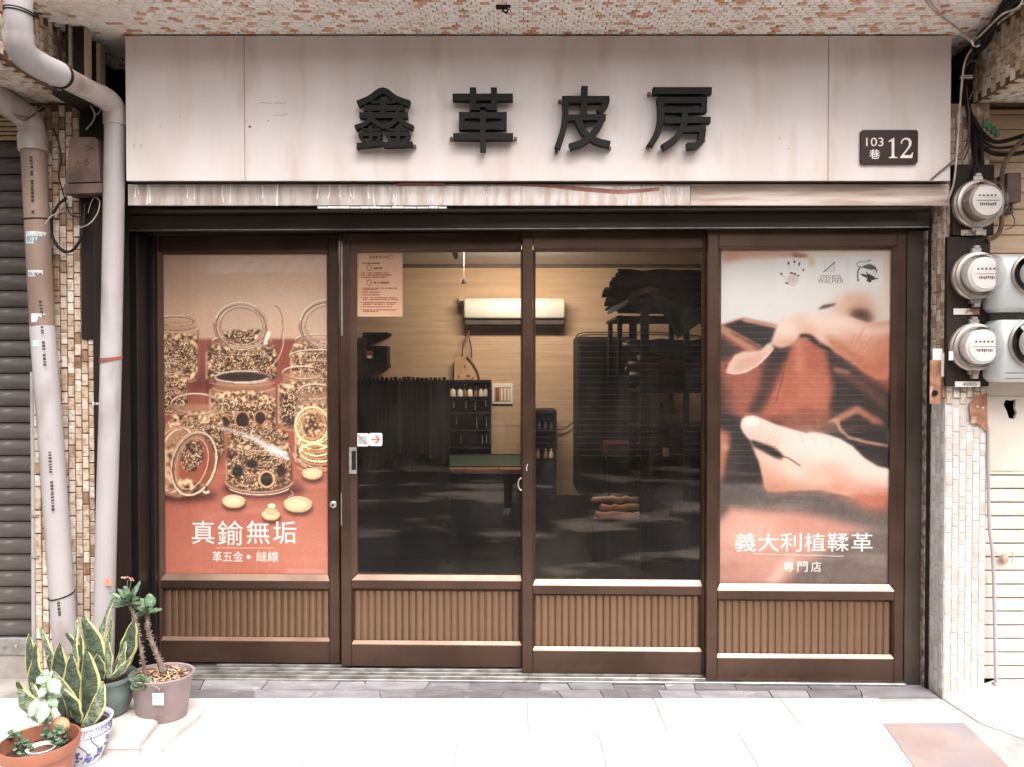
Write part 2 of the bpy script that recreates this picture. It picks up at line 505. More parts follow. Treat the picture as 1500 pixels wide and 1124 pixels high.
def tile_field(root, frame, U, V, w, h, gap, tints, m, pick, upright=False, limit=300, depth=.006, skip=None, jit=.02):
    """running-bond mosaic on a plane: frame maps (u, 0, v) with outward -y to the root's local space"""
    cells = []
    (u0, u1), (v0, v1) = U, V
    if upright:
        cols = int((u1 - u0) / (w + gap)); rows_ = int((v1 - v0) / (h + gap)) + 1
        cw = (u1 - u0) / cols
        for i in range(cols):
            for j in range(-1, rows_ + 1):
                v = v0 + (j + .5 + (.5 if i % 2 else 0) + random.uniform(-.04, .04)) * (h + gap)
                if v - h / 2 < v0 - .001 or v + h / 2 > v1 + .001: continue
                cells.append((u0 + (i + .5) * cw, v))
    else:
        rows_ = int((v1 - v0) / (h + gap)); cols = int((u1 - u0) / (w + gap)) + 1
        for j in range(rows_):
            for i in range(-1, cols + 1):
                u = u0 + (i + .5 + (.5 if j % 2 else 0) + random.uniform(-.06, .06)) * (w + gap)
                if u - w / 2 < u0 - .001 or u + w / 2 > u1 + .001: continue
                cells.append((u, v0 + (j + .5) * (h + gap)))
    if skip: cells = [c for c in cells if not skip(*c)]
    Minv = ROOTM[root_of(root).name].inverted()
    camp = Vector((0, -DIST, EYE))
    def key(c):
        p = Minv @ (frame @ Vector((c[0], 0, c[1])))
        d = p - camp
        px = abs(d.x / max(d.y, .05)) * F
        py = abs(d.z / max(d.y, .05) + .016) * F
        out = max(0, px - 755) + max(0, py - 566)
        return d.length + out * .05
    cells.sort(key=key)
    protos = {}
    rest = MB()
    rot0 = frame.to_3x3()
    for k, (u, v) in enumerate(cells):
        ti = pick(u, v)
        R = Matrix.Rotation(random.uniform(-jit, jit), 3, 'Y') @ Matrix.Rotation(random.uniform(-jit, jit) * 1.5, 3, 'X') @ Matrix.Rotation(random.uniform(-jit, jit) * 1.5, 3, 'Z')
        loc = frame @ Vector((u, -random.uniform(0, .0012), v))
        if k < limit:
            if ti not in protos:
                o = tile_mesh(w, h, depth, tints[ti], m).build('tile', m, root, local=True)
                protos[ti] = o
            else:
                o = protos[ti].copy(); COL.objects.link(o)
            o.location = loc
            o.rotation_euler = (rot0 @ R).to_euler()
        else:
            t = tile_mesh(w, h, depth, tints[ti], m)
            M4 = Matrix.Translation(loc) @ (rot0 @ R).to_4x4()
            rest.add([M4 @ Vector(p) for p in t.v], t.f, tints[ti])
    if rest.v:
        rest.build('tile_field', m, root, local=True, kind='stuff')

def noise2(x, y, s):
    return (math.sin(x * s * 1.7 + 1.3 * math.sin(y * s * 1.1 + .4)) + math.sin(y * s * 2.1 + 1.7 * math.sin(x * s * .9 + 2.1))) * .25 + .5

CREAM = [rgb(206, 189, 172), rgb(192, 172, 152), rgb(213, 202, 189), rgb(186, 166, 147), rgb(162, 136, 114), rgb(199, 184, 167), rgb(144, 117, 97)]
WHITED = [rgb(206, 201, 198), rgb(200, 195, 191), rgb(210, 206, 203), rgb(190, 182, 177), rgb(198, 191, 186)]
CEILT = [rgb(238, 232, 226), rgb(233, 224, 216), rgb(241, 236, 232), rgb(220, 180, 152), rgb(208, 160, 128), rgb(226, 200, 180), rgb(194, 144, 114)]
I4 = Matrix.Identity(4)

# left pillar
lp = thing('tiled_pillar', 'stained cream mosaic pillar left of the doors behind two drainpipes', 'pillar', (-2.12, 0, 0), group='tiled pillars beside the shop doors')
MB().box((-2.262, 0, -.03), (-1.965, .355, 2.81)).build('core', M_GROUT, lp)
def pick_left(u, v):
    r = random.random() + (.45 if v > 1.9 else 0) * random.random()
    if r < .76: return random.choice([0, 1, 2, 5])
    if r < .94: return 3
    return random.choice([4, 6])
tile_field(lp, I4, (-.139, .153), (.0, 2.8), .027, .052, .004, CREAM, M_TILE, pick_left, upright=True)
# right pillar
rpil = thing('tiled_pillar', 'whitewashed mosaic pillar right of the doors below the meters', 'pillar', (2.14, 0, 0), group='tiled pillars beside the shop doors')
MB().box((2.048, 0, -.03), (2.245, .355, 1.42)).build('core', M_GROUT_WHITE, rpil)
MB().box((2.048, 0, 1.4202), (2.245, .355, 2.81)).build('core', M_GROUT_LT, rpil)
def pick_right(u, v):
    if v < 1.36 + noise2(u * 8, v, 6) * .14: return random.randrange(7, 12)
    return random.choice([0, 1, 2, 5, 3, 0, 2, 4])
TR = CREAM + WHITED
pk_low = lambda u, v: random.randrange(7, 12)
tile_field(rpil, I4, (-.09, .103), (.004, 1.39), .0275, .0525, .0035, TR, M_TILE_WHITE, pk_low, upright=True, limit=130, depth=.0022, jit=.012)
tile_field(rpil, I4, (-.09, .103), (1.40, 2.8), .027, .052, .004, TR, M_TILE, pick_right, upright=True, limit=100)
# reveal of the right pillar (faces the doors)
fr = Matrix.Translation((-.0925, 0, 0)) @ Matrix.Rotation(-math.pi / 2, 4, 'Z')
tile_field(rpil, fr, (-.145, -.002), (.004, 1.39), .0275, .0525, .0035, TR, M_TILE_WHITE, pk_low, upright=True, limit=40, depth=.0022, jit=.012)
tile_field(rpil, fr, (-.145, -.002), (1.40, 2.4), .027, .052, .004, TR, M_TILE, pick_right, upright=True, limit=30)

# downstand beams over the pillars, running out from the building
def beam(x0, x1, label, face_left):
    t = thing('tiled_beam', label, 'beam', ((x0 + x1) / 2, 0, 2.81), group='tiled beams running out over the pillars')
    MB().box((x0, -.75, 2.81), (x1, .355, 3.0955)).build('core', M_GROUT, t)
    hw = (x1 - x0) / 2
    pk = lambda u, v: random.choice([0, 1, 1, 3, 3, 5, 4, 2])
    # underside
    fu = Matrix(((1, 0, 0, 0), (0, 0, 1, 0), (0, 1, 0, 0), (0, 0, 0, 1)))      # u->x, v->y, outward -> -z
    tile_field(t, fu, (-hw + .003, hw - .003), (-.74, .0), .052, .027, .004, CREAM[:3] + WHITED, M_TILE, lambda u, v: random.randrange(8), limit=150)
    # inner side
    if face_left: fs_ = Matrix.Translation((-hw, 0, 0)) @ Matrix.Rotation(-math.pi / 2, 4, 'Z'); U = (.0, .74)
    else: fs_ = Matrix.Translation((hw, 0, 0)) @ Matrix.Rotation(math.pi / 2, 4, 'Z'); U = (-.74, .0)
    tile_field(t, fs_, U, (.003, .283), .027, .052, .004, CREAM, M_TILE, pk, upright=True, limit=150)
beam(-2.9, -2.04, 'dark brown tiled beam over the left pillar above the bent drainpipe', False)
beam(2.17, 3.0, 'pale tiled beam over the right pillar above the electricity meters', True)

# canopy with mosaic soffit
can = thing('canopy', 'overhanging soffit of white and terracotta mosaic tiles above the sign', 'canopy', (0, 0, 3.1))
MB().box((-4.2, -.55, 3.103), (4.2, .355, 3.28)).build('slab', M_GROUT_WHITE, can)
def pick_ceil(u, v):
    r = random.random()
    cl = noise2(u * 1.0, v * 2.2, 9)
    if r < .08 + .17 * cl: return random.choice([3, 4, 5, 4, 6])
    return random.choice([0, 1, 2, 2])
fu = Matrix(((1, 0, 0, 0), (0, 0, 1, 0), (0, 1, 0, 0), (0, 0, 0, 1))) @ Matrix.Translation((0, -.003, 0))
tile_field(can, fu, (-2.04, 2.17), (-.545, .34), .034, .0195, .003, CEILT, M_CEIL, pick_ceil, jit=.01)
# little dark hook in the soffit
hk = thing('ceiling_hook', 'small black iron hook plate in the mosaic soffit above the sign', 'hook', tuple(P(737, 8, -.36)))
p = P(737, 9, -.345); zc = 3.096
MB().box((p.x - .032, p.y - .02, zc - .006), (p.x + .032, p.y + .02, zc), .002).build('plate', M_BLACK, hk)
MB().tube(curve([(p.x, p.y, zc - .004), (p.x, p.y, zc - .02), (p.x + .014, p.y, zc - .028), (p.x + .02, p.y, zc - .016)]), .004, 6).build('hook', M_BLACK, hk, 40)

# ---------------------------------------------------------------- shop sign
sg = thing('shop_sign', 'long white shop sign board with four black raised characters', 'sign', (0, -.1, 2.75))
YS = -.1
za, zb = P(750, 52.5, YS).z, P(750, 265, YS).z
xs = [P(183.5, 150, YS).x, P(358, 150, YS).x, P(1213.5, 150, YS).x, P(1393.5, 150, YS).x]
MB().box((xs[0] + .004, YS + .012, zb + .004), (xs[3] - .004, .11, za - .003)).build('box', M_BRONZE_DK, sg)
for a, b in zip(xs, xs[1:]):
    MB().box((a + .0015, YS, zb), (b - .0015, YS + .011, za), .0015).build('panel', M_SIGN, sg)
M_SEAM = mat('seam_sealant', rgb(186, 160, 146), .7, 0, rgb(150, 118, 100), scale=9)
for x in xs[1:3]:
    MB().box((x - .0014, YS + .004, zb + .002), (x + .0014, YS + .0118, za - .002)).build('seam', M_SEAM, sg)
M_STUD = mat('stud_brass', rgb(120, 92, 76), .5, .5, rgb(90, 70, 60), scale=9)
LET = [('鑫', 522, 127, 604, 212, [(524, 217), (607, 214)]), ('革', 662, 127, 752, 218, [(661, 203), (755, 203)]), ('皮', 812, 126, 896, 216, [(815, 222), (893, 217), (820, 148)]), ('房', 948, 127, 1042, 216, [(949, 215), (951, 137), (1031, 206)])]
YL = YS - .055
STROKES = {      # strokes of the four characters as seen enlarged: (points, width)
 '鑫': (400, [([(462, 570), (530, 540), (602, 496), (672, 540), (748, 568)], 36), ([(538, 560), (672, 560)], 18), ([(497, 592), (716, 592)], 34), ([(603, 545), (603, 632)], 36), ([(522, 608), (545, 625)], 16), ([(690, 608), (668, 625)], 16), ([(473, 632), (737, 632)], 34),
        ([(448, 700), (500, 682), (537, 656), (575, 680), (612, 700)], 28), ([(486, 712), (588, 712)], 14), ([(468, 735), (592, 735)], 26), ([(536, 690), (536, 790)], 22), ([(476, 748), (500, 780)], 20), ([(588, 748), (568, 778)], 20), ([(459, 798), (602, 783)], 28),
        ([(612, 700), (650, 680), (686, 650), (724, 680), (767, 700)], 28), ([(632, 712), (738, 712)], 14), ([(620, 735), (750, 735)], 26), ([(686, 690), (686, 790)], 22), ([(628, 748), (652, 780)], 20), ([(742, 748), (722, 778)], 20), ([(604, 794), (764, 790)], 28)]),
 '革': (400, [([(1097, 480), (1097, 604)], 38), ([(1212, 480), (1212, 604)], 36), ([(985, 532), (1317, 532)], 40), ([(1080, 590), (1225, 590)], 30), ([(1020, 632), (1283, 632)], 38), ([(1020, 694), (1283, 694)], 36), ([(1036, 614), (1036, 712)], 33), ([(1268, 614), (1268, 712)], 31), ([(1152, 588), (1152, 827)], 34), ([(988, 748), (1318, 748)], 38)]),
 '皮': (800, [([(212, 472), (208, 640)], 37), ([(88, 545), (348, 545)], 40), ([(334, 540), (326, 572), (288, 614)], 36), ([(106, 530), (106, 630), (94, 712), (62, 812)], 36), ([(106, 645), (328, 641)], 35), ([(314, 640), (272, 715), (210, 775), (130, 805)], 37), ([(174, 655), (212, 728), (275, 772), (352, 792)], 38)]),
 '房': (800, [([(588, 497), (910, 497)], 40), ([(612, 549), (885, 549)], 36), ([(868, 535), (868, 616)], 34), ([(635, 604), (880, 604)], 31), ([(632, 535), (632, 650), (612, 730), (574, 796)], 37), ([(650, 660), (904, 658)], 35), ([(762, 604), (762, 662)], 34), ([(760, 708), (878, 706)], 34), ([(764, 660), (742, 716), (704, 766), (642, 808)], 37), ([(860, 700), (855, 755), (832, 794), (776, 800)], 38)]),
}
for ch, x0, y0, x1, y1, studs in LET:
    ox, sts = STROKES[ch]
    mb = MB()
    for k, (pts, w) in enumerate(sts):
        q = [P(ox + x / 3.7475, y / 3.7475, YL) for x, y in pts]
        if len(q) > 2: q = curve(q, 4)
        mb.ribbon([(p.x, p.z) for p in q], w / 3.7475 / F * (YL + DIST) * .92, YL + .0004 * (k % 5), YS - .018 - .0003 * (k % 4))
    lo = mb.build('letter', M_BLACK, sg)
    for sx, sy in studs:
        q = P(sx, sy, YS - .02)
        MB().box((q.x - .007, YS - .022, q.z - .007), (q.x + .007, YS - .0002, q.z + .007), .002).build('stud', M_STUD, lo)
# screw scars on the board
M_SCAR = mat('rust_scar', rgb(150, 118, 104), .9, 0, rgb(120, 84, 70), scale=40)
for (px, py, r) in [(366, 186, .008), (264, 172, .0035), (235, 186, .003), (276, 165, .002), (393, 177, .004), (1142, 203, .004), (1155, 218, .004), (361, 178, .003), (908, 219, .002)]:
    q = P(px, py, YS)
    pts = [(q.x + r * random.uniform(.6, 1.2) * math.cos(k * .9), q.z + r * random.uniform(.5, 1.0) * math.sin(k * .9)) for k in range(7)]
    MB().prism(pts, YS - .0006, YS + .0004).build('scar', M_SCAR, sg)

M_SCRATCH = mat('grey_scratch', rgb(168, 154, 146), .8, 0, rgb(150, 134, 126), scale=40)
for pts in ([(401, 151), (412, 151.5), (420, 151)], [(400, 169.5), (412, 169), (419, 168), (421, 165)], [(195, 216), (198, 211)], [(205, 216), (207, 211), (208, 215)], [(380, 150), (398, 152)]):
    q = [P(x, y, YS) for x, y in pts]
    MB().ribbon([(p_.x, p_.z) for p_ in q], .0022, YS - .0005, YS + .0004).build('scratch', M_SCRATCH, sg)

# house number plate
def pbox(mb, x0, y0, x1, y1, Y, th, ch=0.0):
    a, b = P(x0, y1, Y), P(x1, y0, Y)
    return mb.box((a.x, Y, a.z), (b.x, Y + th, b.z), ch)
YN = YS - .014
hp = thing('house_number_plate', 'dark brown house number plate reading 103 lane 12 on the sign', 'number plate', tuple(P(1303, 215, YN)))
a, b = P(1261, 240, YN), P(1345, 190.5, YN)
r = .012
pl = []
for cx_, cz_, a0 in ((b.x - r, b.z - r, 0), (a.x + r, b.z - r, 90), (a.x + r, a.z + r, 180), (b.x - r, a.z + r, 270)):
    for k in range(5):
        an = math.radians(a0 + k * 22.5); pl.append((cx_ + r * math.cos(an), cz_ + r * math.sin(an)))
MB().prism(pl, YN, YS - .0004).build('plate', M_PLAQUE, hp)
M_NUM = mat('cream_numerals', rgb(228, 216, 208), .5, 0, rgb(216, 200, 190), scale=20)
def nbox(x0, y0, x1, y1):
    a, b = P(x0, y1, YN), P(x1, y0, YN)
    return (a.x, a.z, b.x, b.z)
text(MB(), '103', nbox(1268.5, 202, 1294, 214.5), YN - .001, .0016).build('numerals', M_NUM, hp)
text(MB(), '巷', nbox(1273, 219, 1289, 233), YN - .001, .0016, .012).build('numerals', M_NUM, hp)
def zpt(x, y):    # pixel of the enlarged plate to the plate's plane
    q = P(1100 + x / 3.7475, y / 3.7475, YN); return (q.x, q.z)
one = [(754, 775), (782, 758), (786, 758), (786, 852), (789, 862), (803, 864), (803, 869), (757, 869), (757, 864), (769, 862), (772, 852), (772, 782), (770, 776), (756, 781)]
MB().prism([zpt(*q) for q in one], YN - .0018, YN - .0002).build('numerals', M_NUM, hp)
two = [(822, 790), (824, 774), (836, 761), (852, 757), (870, 761), (881, 775), (881, 792), (874, 808), (860, 826), (838, 852), (866, 853), (878, 850), (885, 838), (890, 838), (884, 869), (818, 869), (818, 864), (846, 830), (860, 810), (867, 792), (865, 776), (856, 768), (846, 766), (836, 771), (829, 782), (827, 791)]
bm2 = MB(); bm2.prism([zpt(*q) for q in two], YN - .0018, YN - .0002); bm2.build('numerals', M_NUM, hp)

# valance strip under the sign
YV = -.05
vl = thing('sign_valance', 'narrow reflective strip with a wood look end below the sign board', 'valance', tuple(P(780, 284, YV)))
M_MIRR = mat('wavy_glossy_strip', rgb(204, 195, 190), .16, .25, rgb(182, 164, 152), scale=7, stretch=(3.2, 1, .5), lo=.45, hi=.6, bump=.5, bscale=9, dirt=(rgb(196, 160, 136), 15, .64, .74))  # mottled colours paint in part of the warped reflection
a, b = P(187.5, 301, YV), P(1011, 266, YV)
MB().box((a.x, YV, a.z), (b.x, YV + .012, zb - .003), .001).build('mirror_strip', M_MIRR, vl)
c_ = P(1390, 301, YV)
M_WOODLOOK = mat('weathered_veneer', rgb(204, 188, 177), .5, 0, rgb(168, 148, 134), scale=3.2, stretch=(.7, 1, 9), lo=.42, hi=.6)
MB().box((b.x + .002, YV, a.z), (c_.x, YV + .012, zb - .003), .001).build('wood_strip', M_WOODLOOK, vl)
M_REDST = mat('painted_red_reflection', rgb(176, 104, 90), .4, 0, rgb(196, 140, 126), scale=20)  # red arcs painted in as the reflection of a red thing opposite
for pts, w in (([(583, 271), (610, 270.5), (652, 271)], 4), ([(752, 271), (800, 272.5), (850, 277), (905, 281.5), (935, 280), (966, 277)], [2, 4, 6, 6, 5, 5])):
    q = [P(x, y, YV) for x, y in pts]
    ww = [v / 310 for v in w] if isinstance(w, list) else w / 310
    MB().ribbon([(p_.x, p_.z) for p_ in q], ww, YV - .0012, YV - .0002).build('red_reflection', M_REDST, vl)
mbd = MB()
rr_ = random.Random(12)
for k in range(34):                             # white streaks painted in for the warped reflection on the strip
    x_ = rr_.uniform(a.x + .02, b.x - .02); zt_ = zb - .006
    L_ = rr_.uniform(.04, .1); w_ = rr_.uniform(.003, .008)
    pts = [(x_, zt_), (x_ + rr_.uniform(-.004, .004), zt_ - L_ * .5), (x_ + rr_.uniform(-.008, .008), zt_ - L_)]
    mbd.ribbon(pts, [w_, w_ * .7, w_ * 1.1], YV - .0008, YV - .0002)
mbd.build('reflection_streaks', M_WHITE, vl, kind='stuff')
# a run of torn pale packing along the lower edge of the strip
mbp = MB()
x = P(465, 303, YV).x
x_end = P(650, 303, YV).x
while x < x_end:
    w = random.uniform(.04, .06)
    mbp.box((x, YV + .002, a.z - .012), (x + w - .004, YV + .02, a.z - .004 + random.uniform(-.002, .001)))
    x += w
mbp.build('packing', M_WHITE, vl)
# ================================================================ door set
SL = -.02                                    # the door set stands slightly turned against the pillars
AL = math.atan(SL)
CA = math.cos(AL)
YF = .185
def frame_y(x, off=0.0): return YF + off + SL * x

df = thing('door_frame', 'dark brown metal door frame with deep header round the sliding doors', 'door frame', (0, YF, 0), AL)
def U(x): return x / CA
# header, a moulded profile run along the frame (local y out of the wall is negative)
xl, xr = P(183, 330, YF, SL).x, P(1352, 330, YF, SL).x
uL, uR = U(xl) - .02, U(xr)
prof = [(.0, 2.252), (-.055, 2.252), (-.058, 2.255), (-.058, 2.318), (-.050, 2.322), (-.050, 2.330), (-.066, 2.334), (-.070, 2.342), (-.070, 2.350), (-.060, 2.368), (-.040, 2.380), (-.040, 2.46), (.0, 2.46)]
mb = MB()
vs = [(uL, y, z) for y, z in prof] + [(uR, y, z) for y, z in prof]
k = len(prof)
mb.add(vs, [tuple(range(k)), tuple(range(2 * k - 1, k - 1, -1))] + [(i, (i + 1) % k, (i + 1) % k + k, i + k) for i in range(k)])
mb.build('header', M_BRONZE_DK, df, 25, local=True)
MB().box((uL, -.0605, 2.2475), (uR, -.052, 2.2515)).build('drip_edge', M_ALU, df, local=True)
MB().box((uL, .002, 2.264), (uR, .168, 2.46)).build('head_channel', M_FRAME_DK, df, local=True)
# jambs
jl0, jl1 = U(P(181, 700, YF, SL).x), U(P(205, 700, YF, SL).x)
MB().box((jl0, -.012, -.005), (jl1, .17, 2.2475), .003).build('jamb', M_FRAME_DK, df, local=True)
MB().box((jl1 + .001, .10, .0), (U(P(229, 700, YF + .12, SL).x), .128, 2.2475), .002).build('stop', M_FRAME_DK, df, local=True)
jr0, jr1 = U(P(1327, 700, YF, SL).x), U(P(1350, 700, YF, SL).x)
MB().box((jr0, .0, -.005), (jr1, .17, 2.2475), .003).build('jamb', M_BRONZE_DK, df, local=True)
MB().box((jr1 + .002, -.025, -.006), (jr1 + .008, .1, 2.24)).build('sealant', mat('crumbling_sealant', rgb(170, 152, 140), .9, 0, rgb(84, 68, 58), scale=30, bump=.5), df, local=True)
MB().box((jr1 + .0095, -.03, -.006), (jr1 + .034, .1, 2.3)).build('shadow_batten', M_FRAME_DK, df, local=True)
# threshold track with running rails
MB().box((jl1, -.02, .0), (jr0, .17, .012), .002).build('track', M_ALU, df, local=True)
for d in (.012, .057, .102, .147):
    MB().box((jl1, d - .003, .0125), (jr0, d + .003, .020), .001).build('rail', M_ALU, df, local=True)

M_BEAD_LIT = mat('bead_bronze_lit', rgb(150, 124, 108), .36, .75, rgb(128, 102, 88), scale=4, rvar=.05)  # same bronze made paler: sky glare painted into the bottom beads
def door_leaf(label, off, xa, xb, yt, yb, sl, sr, gl, gr, gt, gb, mid, pan, bead=7.5, dark=False):
    """one sliding leaf; all numbers are where its edges are seen. sl/sr: inner edges of the stiles; gl..gb: glass; mid: (top, bottom) of
    the middle rail; pan: (top, bottom) of the ribbed panel"""
    Y = YF + off
    xm = (xa + xb) / 2
    p0 = P(xa, yb, Y, SL)
    def u(px): return (P(px, 700, Y, SL).x - p0.x) / CA
    def z(py): return P(xm, py, Y, SL).z - P(xm, yb, Y, SL).z
    zb_ = P(xm, yb, Y, SL).z
    t = thing('sliding_door', label, 'sliding door', (p0.x, p0.y, zb_), AL, 'glazed sliding doors of the shop')
    H = 2.258 - zb_
    wL, wR = u(sl), u(sr); W = u(xb)
    D = .036
    ch = .0025
    MB().box((0, 0, 0), (wL, D, H), ch).build('stile', M_BRONZE, t, local=True)
    MB().box((wR, 0, 0), (W, D, H), ch).build('stile', M_BRONZE, t, local=True)
    ztop = z(gt) + .014
    MB().box((wL + .0005, .001, ztop), (wR - .0005, D, H), ch).build('top_rail', M_BRONZE, t, local=True)
    zm1, zm0 = z(mid[0]), z(mid[1])
    MB().box((wL + .0005, .001, zm0), (wR - .0005, D, zm1), ch).build('middle_rail', M_BRONZE, t, local=True)
    zp1, zp0 = z(pan[0]), z(pan[1])
    zbr = zp0 - .016
    MB().box((wL + .0005, .001, 0), (wR - .0005, D, zbr), ch).build('bottom_rail', M_BRONZE, t, local=True)
    def beads(a0, a1, b0, b1, i0, i1, j0, j1, yb_):
        """sloping glazing beads from the outer rectangle a,b (front) to the inner rectangle i,j (at depth yb_)"""
        o = [(a0, .002, b0), (a1, .002, b0), (a1, .002, b1), (a0, .002, b1)]
        n_ = [(i0, yb_, j0), (i1, yb_, j0), (i1, yb_, j1), (i0, yb_, j1)]
        back = [(a0, yb_ + .004, b0), (a1, yb_ + .004, b0), (a1, yb_ + .004, b1), (a0, yb_ + .004, b1)]
        bk2 = [(i0, yb_ + .004, j0), (i1, yb_ + .004, j0), (i1, yb_ + .004, j1), (i0, yb_ + .004, j1)]
        for k in range(4):
            l = (k + 1) % 4
            mb = MB().add([o[k], o[l], n_[l], n_[k], back[k], back[l], bk2[l], bk2[k]], [(0, 1, 2, 3), (4, 5, 6, 7), (0, 1, 5, 4), (3, 2, 6, 7), (0, 3, 7, 4), (1, 2, 6, 5)])
            mb.build('glazing_bead', M_BEAD_LIT if k == 0 else M_BRONZE, t, local=True)
    e = .0006
    beads(wL + e, wR - e, zm1 + e, ztop - e, u(gl), u(gr), z(gb), z(gt), .022)
    MB().box((wL + .003, .027, zm1 + .002), (wR - .003, .032, ztop - .002)).build('pane', M_GLASS, t, local=True)
    # ribbed lower panel
    zt_ = zm0 - e
    pl_, pr_ = wL + .008, wR - .008
    beads(wL + e, wR - e, zbr + e, zt_, pl_, pr_, zp0, zp1 - .002, .016)
    pb = MB().box((wL + .002, .0285, zbr + .002), (wR - .002, .034, zt_ - .002)).build('lower_panel', M_RIB, t, local=True)
    nr = 24
    cw = (pr_ - pl_) / nr
    rib = MB()
    w_ = cw * .94
    prof = [(-.5, .0), (-.36, -.0055), (-.12, -.008), (.12, -.008), (.36, -.0055), (.5, .0)]
    vs = [(a * w_, .0282 + b, zp0 - .004) for a, b in prof] + [(a * w_, .0282 + b, zp1 + .004) for a, b in prof]
    rib.add(vs, [(i, i + 1, i + 7, i + 6) for i in range(5)] + [(0, 5, 11, 6), tuple(range(6)), tuple(range(6, 12))])
    first = None
    for i in range(nr):
        if first is None: o = first = rib.build('slat', M_RIB, pb, 30, local=True)
        else:
            o = first.copy(); COL.objects.link(o)
        o.location = (pl_ + (i + .5) * cw, random.uniform(-.001, .001), 0)
    return t, dict(Y=Y, p0=p0, zb=zb_, u=u, z=z, gl=u(gl), gr=u(gr), gt=z(gt), gb=z(gb))

L1, D1 = door_leaf('leftmost sliding door with a hardware jar poster behind its glass', .135, 226, 497, 352, 971, 233.5, 482, 238, 478, 372, 843, (851, 863), (866, 935))
L2, D2 = door_leaf('sliding door with paper notice, pull handle and two small stickers', .09, 500, 772, 350, 977, 514, 764, 522, 762.5, 369, 844, (851, 863.5), (867, 940.5))
L3, D3 = door_leaf('clear sliding door showing the leather racks, right of the notice door', .045, 765, 1034, 348, 987, 780.5, 1029.5, 784.5, 1028, 368, 851, (858.5, 871.5), (874, 949.5))
L4, D4 = door_leaf('rightmost sliding door with a poster of hands and leather', .0, 1034.5, 1325.5, 346, 998, 1051.5, 1312, 1057, 1306.5, 365, 857.5, (866, 879.5), (882, 960))

# fittings on the leaves
M_STEEL = mat('worn_steel_plate', rgb(206, 200, 192), .35, .7, rgb(170, 162, 154), scale=30, dirt=(rgb(100, 88, 76), 60, .66, .8))
def leaf_xz(D, px, py, off=0.0):
    q = P(px, py, D['Y'] + off, SL); return ((q.x - D['p0'].x) / CA, q.z - D['zb'])
a = leaf_xz(D2, 511.5, 694); b = leaf_xz(D2, 522.5, 655.5)
h_ = MB().box((a[0], -.006, a[1]), (b[0], .0, b[1]), .0015).build('pull_handle', M_STEEL, L2, local=True)
MB().box((a[0] + .0145, -.0065, a[1] + .02), (b[0] - .0025, -.0055, b[1] - .018)).build('finger_recess', M_FRAME_DK, h_, local=True)
for dz in (.02, -.022):
    zc_ = (a[1] if dz > 0 else b[1]) + dz
    MB().lathe([(0, -.0085), (.0032, -.0078), (.0035, -.006)], (0, 0, 0), 10, Matrix.Translation((a[0] + .0065, 0, zc_)) @ Matrix.Rotation(-math.pi / 2, 4, 'X') @ Matrix.Scale(-1, 4, (0, 0, 1)) @ Matrix.Translation((0, 0, 0))).build('screw', M_FRAME_DK, h_, local=True)
c = leaf_xz(D1, 488.5, 739)
k_ = MB().lathe([(.0, .012), (.012, .011), (.018, .008), (.019, .0)], n=24, M=Matrix.Translation((c[0], 0, c[1])) @ Matrix.Rotation(math.pi / 2, 4, 'X')).build('lock_knob', M_STEEL, L1, 40, local=True)
MB().lathe([(.0, .0135), (.006, .0132), (.0065, .011)], n=14, M=Matrix.Translation((c[0] - .001, 0, c[1] - .003)) @ Matrix.Rotation(math.pi / 2, 4, 'X')).build('keyhole', M_FRAME_DK, k_, local=True)
pts = [leaf_xz(D3, 763 - 5 * math.sin(t_) + 1, 709 - 9 * math.cos(t_)) for t_ in [k * math.pi / 8 for k in range(9)]]
MB().tube([(x, -.008, z) for x, z in pts], .0035, 8).build('crescent_pull', M_STEEL, L3, 40, local=True)
a = leaf_xz(D3, 772, 690); b = leaf_xz(D3, 773, 680)
MB().tube([(a[0], -.001, a[1]), (a[0] - .003, -.0014, (a[1] + b[1]) / 2), (b[0], -.001, b[1])], .0015, 5).build('scratch_mark', M_WHITE, L3, local=True)
a = leaf_xz(D2, 500, 492); b = leaf_xz(D2, 501.8, 354)
MB().box((a[0], -.003, a[1]), (b[0], -.0005, b[1])).build('weather_strip', M_ALU, L2, local=True)
a = leaf_xz(D2, 499.5, 770); b = leaf_xz(D2, 501, 722)
MB().box((a[0], -.003, a[1]), (b[0], -.0005, b[1])).build('weather_strip', M_ALU, L2, local=True)

# small stickers by the handle (on the outside of the glass)
M_STICK = mat('sticker_white', rgb(232, 226, 220), .5, 0, rgb(222, 214, 208), scale=20)
M_RED = mat('orange_red_print', rgb(226, 96, 66), .55, 0, rgb(214, 84, 56), scale=20)
M_TEAL = mat('pale_teal_print', rgb(150, 178, 176), .55, 0, rgb(130, 160, 160), scale=30)
YST = D2['Y'] + .0262
def stick(name, label, x0, y0, x1, y1):
    a, b = P(x0, y1, YST, SL), P(x1, y0, YST, SL)
    t = thing(name, label, 'sticker', tuple(a), AL)
    W, H = (b.x - a.x) / CA, b.z - a.z
    r = W * .14
    pl = []
    for cx_, cz_, a0 in ((W - r, H - r, 0), (r, H - r, 90), (r, r, 180), (W - r, r, 270)):
        for k in range(5):
            an = math.radians(a0 + k * 22.5); pl.append((cx_ + r * math.cos(an), cz_ + r * math.sin(an)))
    MB().prism(pl, 0, .0005).build('backing', M_STICK, t, local=True)
    return t, W, H
t, W, H = stick('no_pull_sticker', 'rounded white sticker with a pale square crossed by a red diagonal line', 521.5, 635, 540.3, 654)
MB().box((W * .17, -.0004, H * .16), (W * .86, -.0001, H * .84)).build('square_print', M_TEAL, t, local=True)
MB().ribbon([(W * .14, H * .86), (W * .88, H * .14)], W * .09, -.0008, -.0005).build('diagonal_print', M_RED, t, local=True)
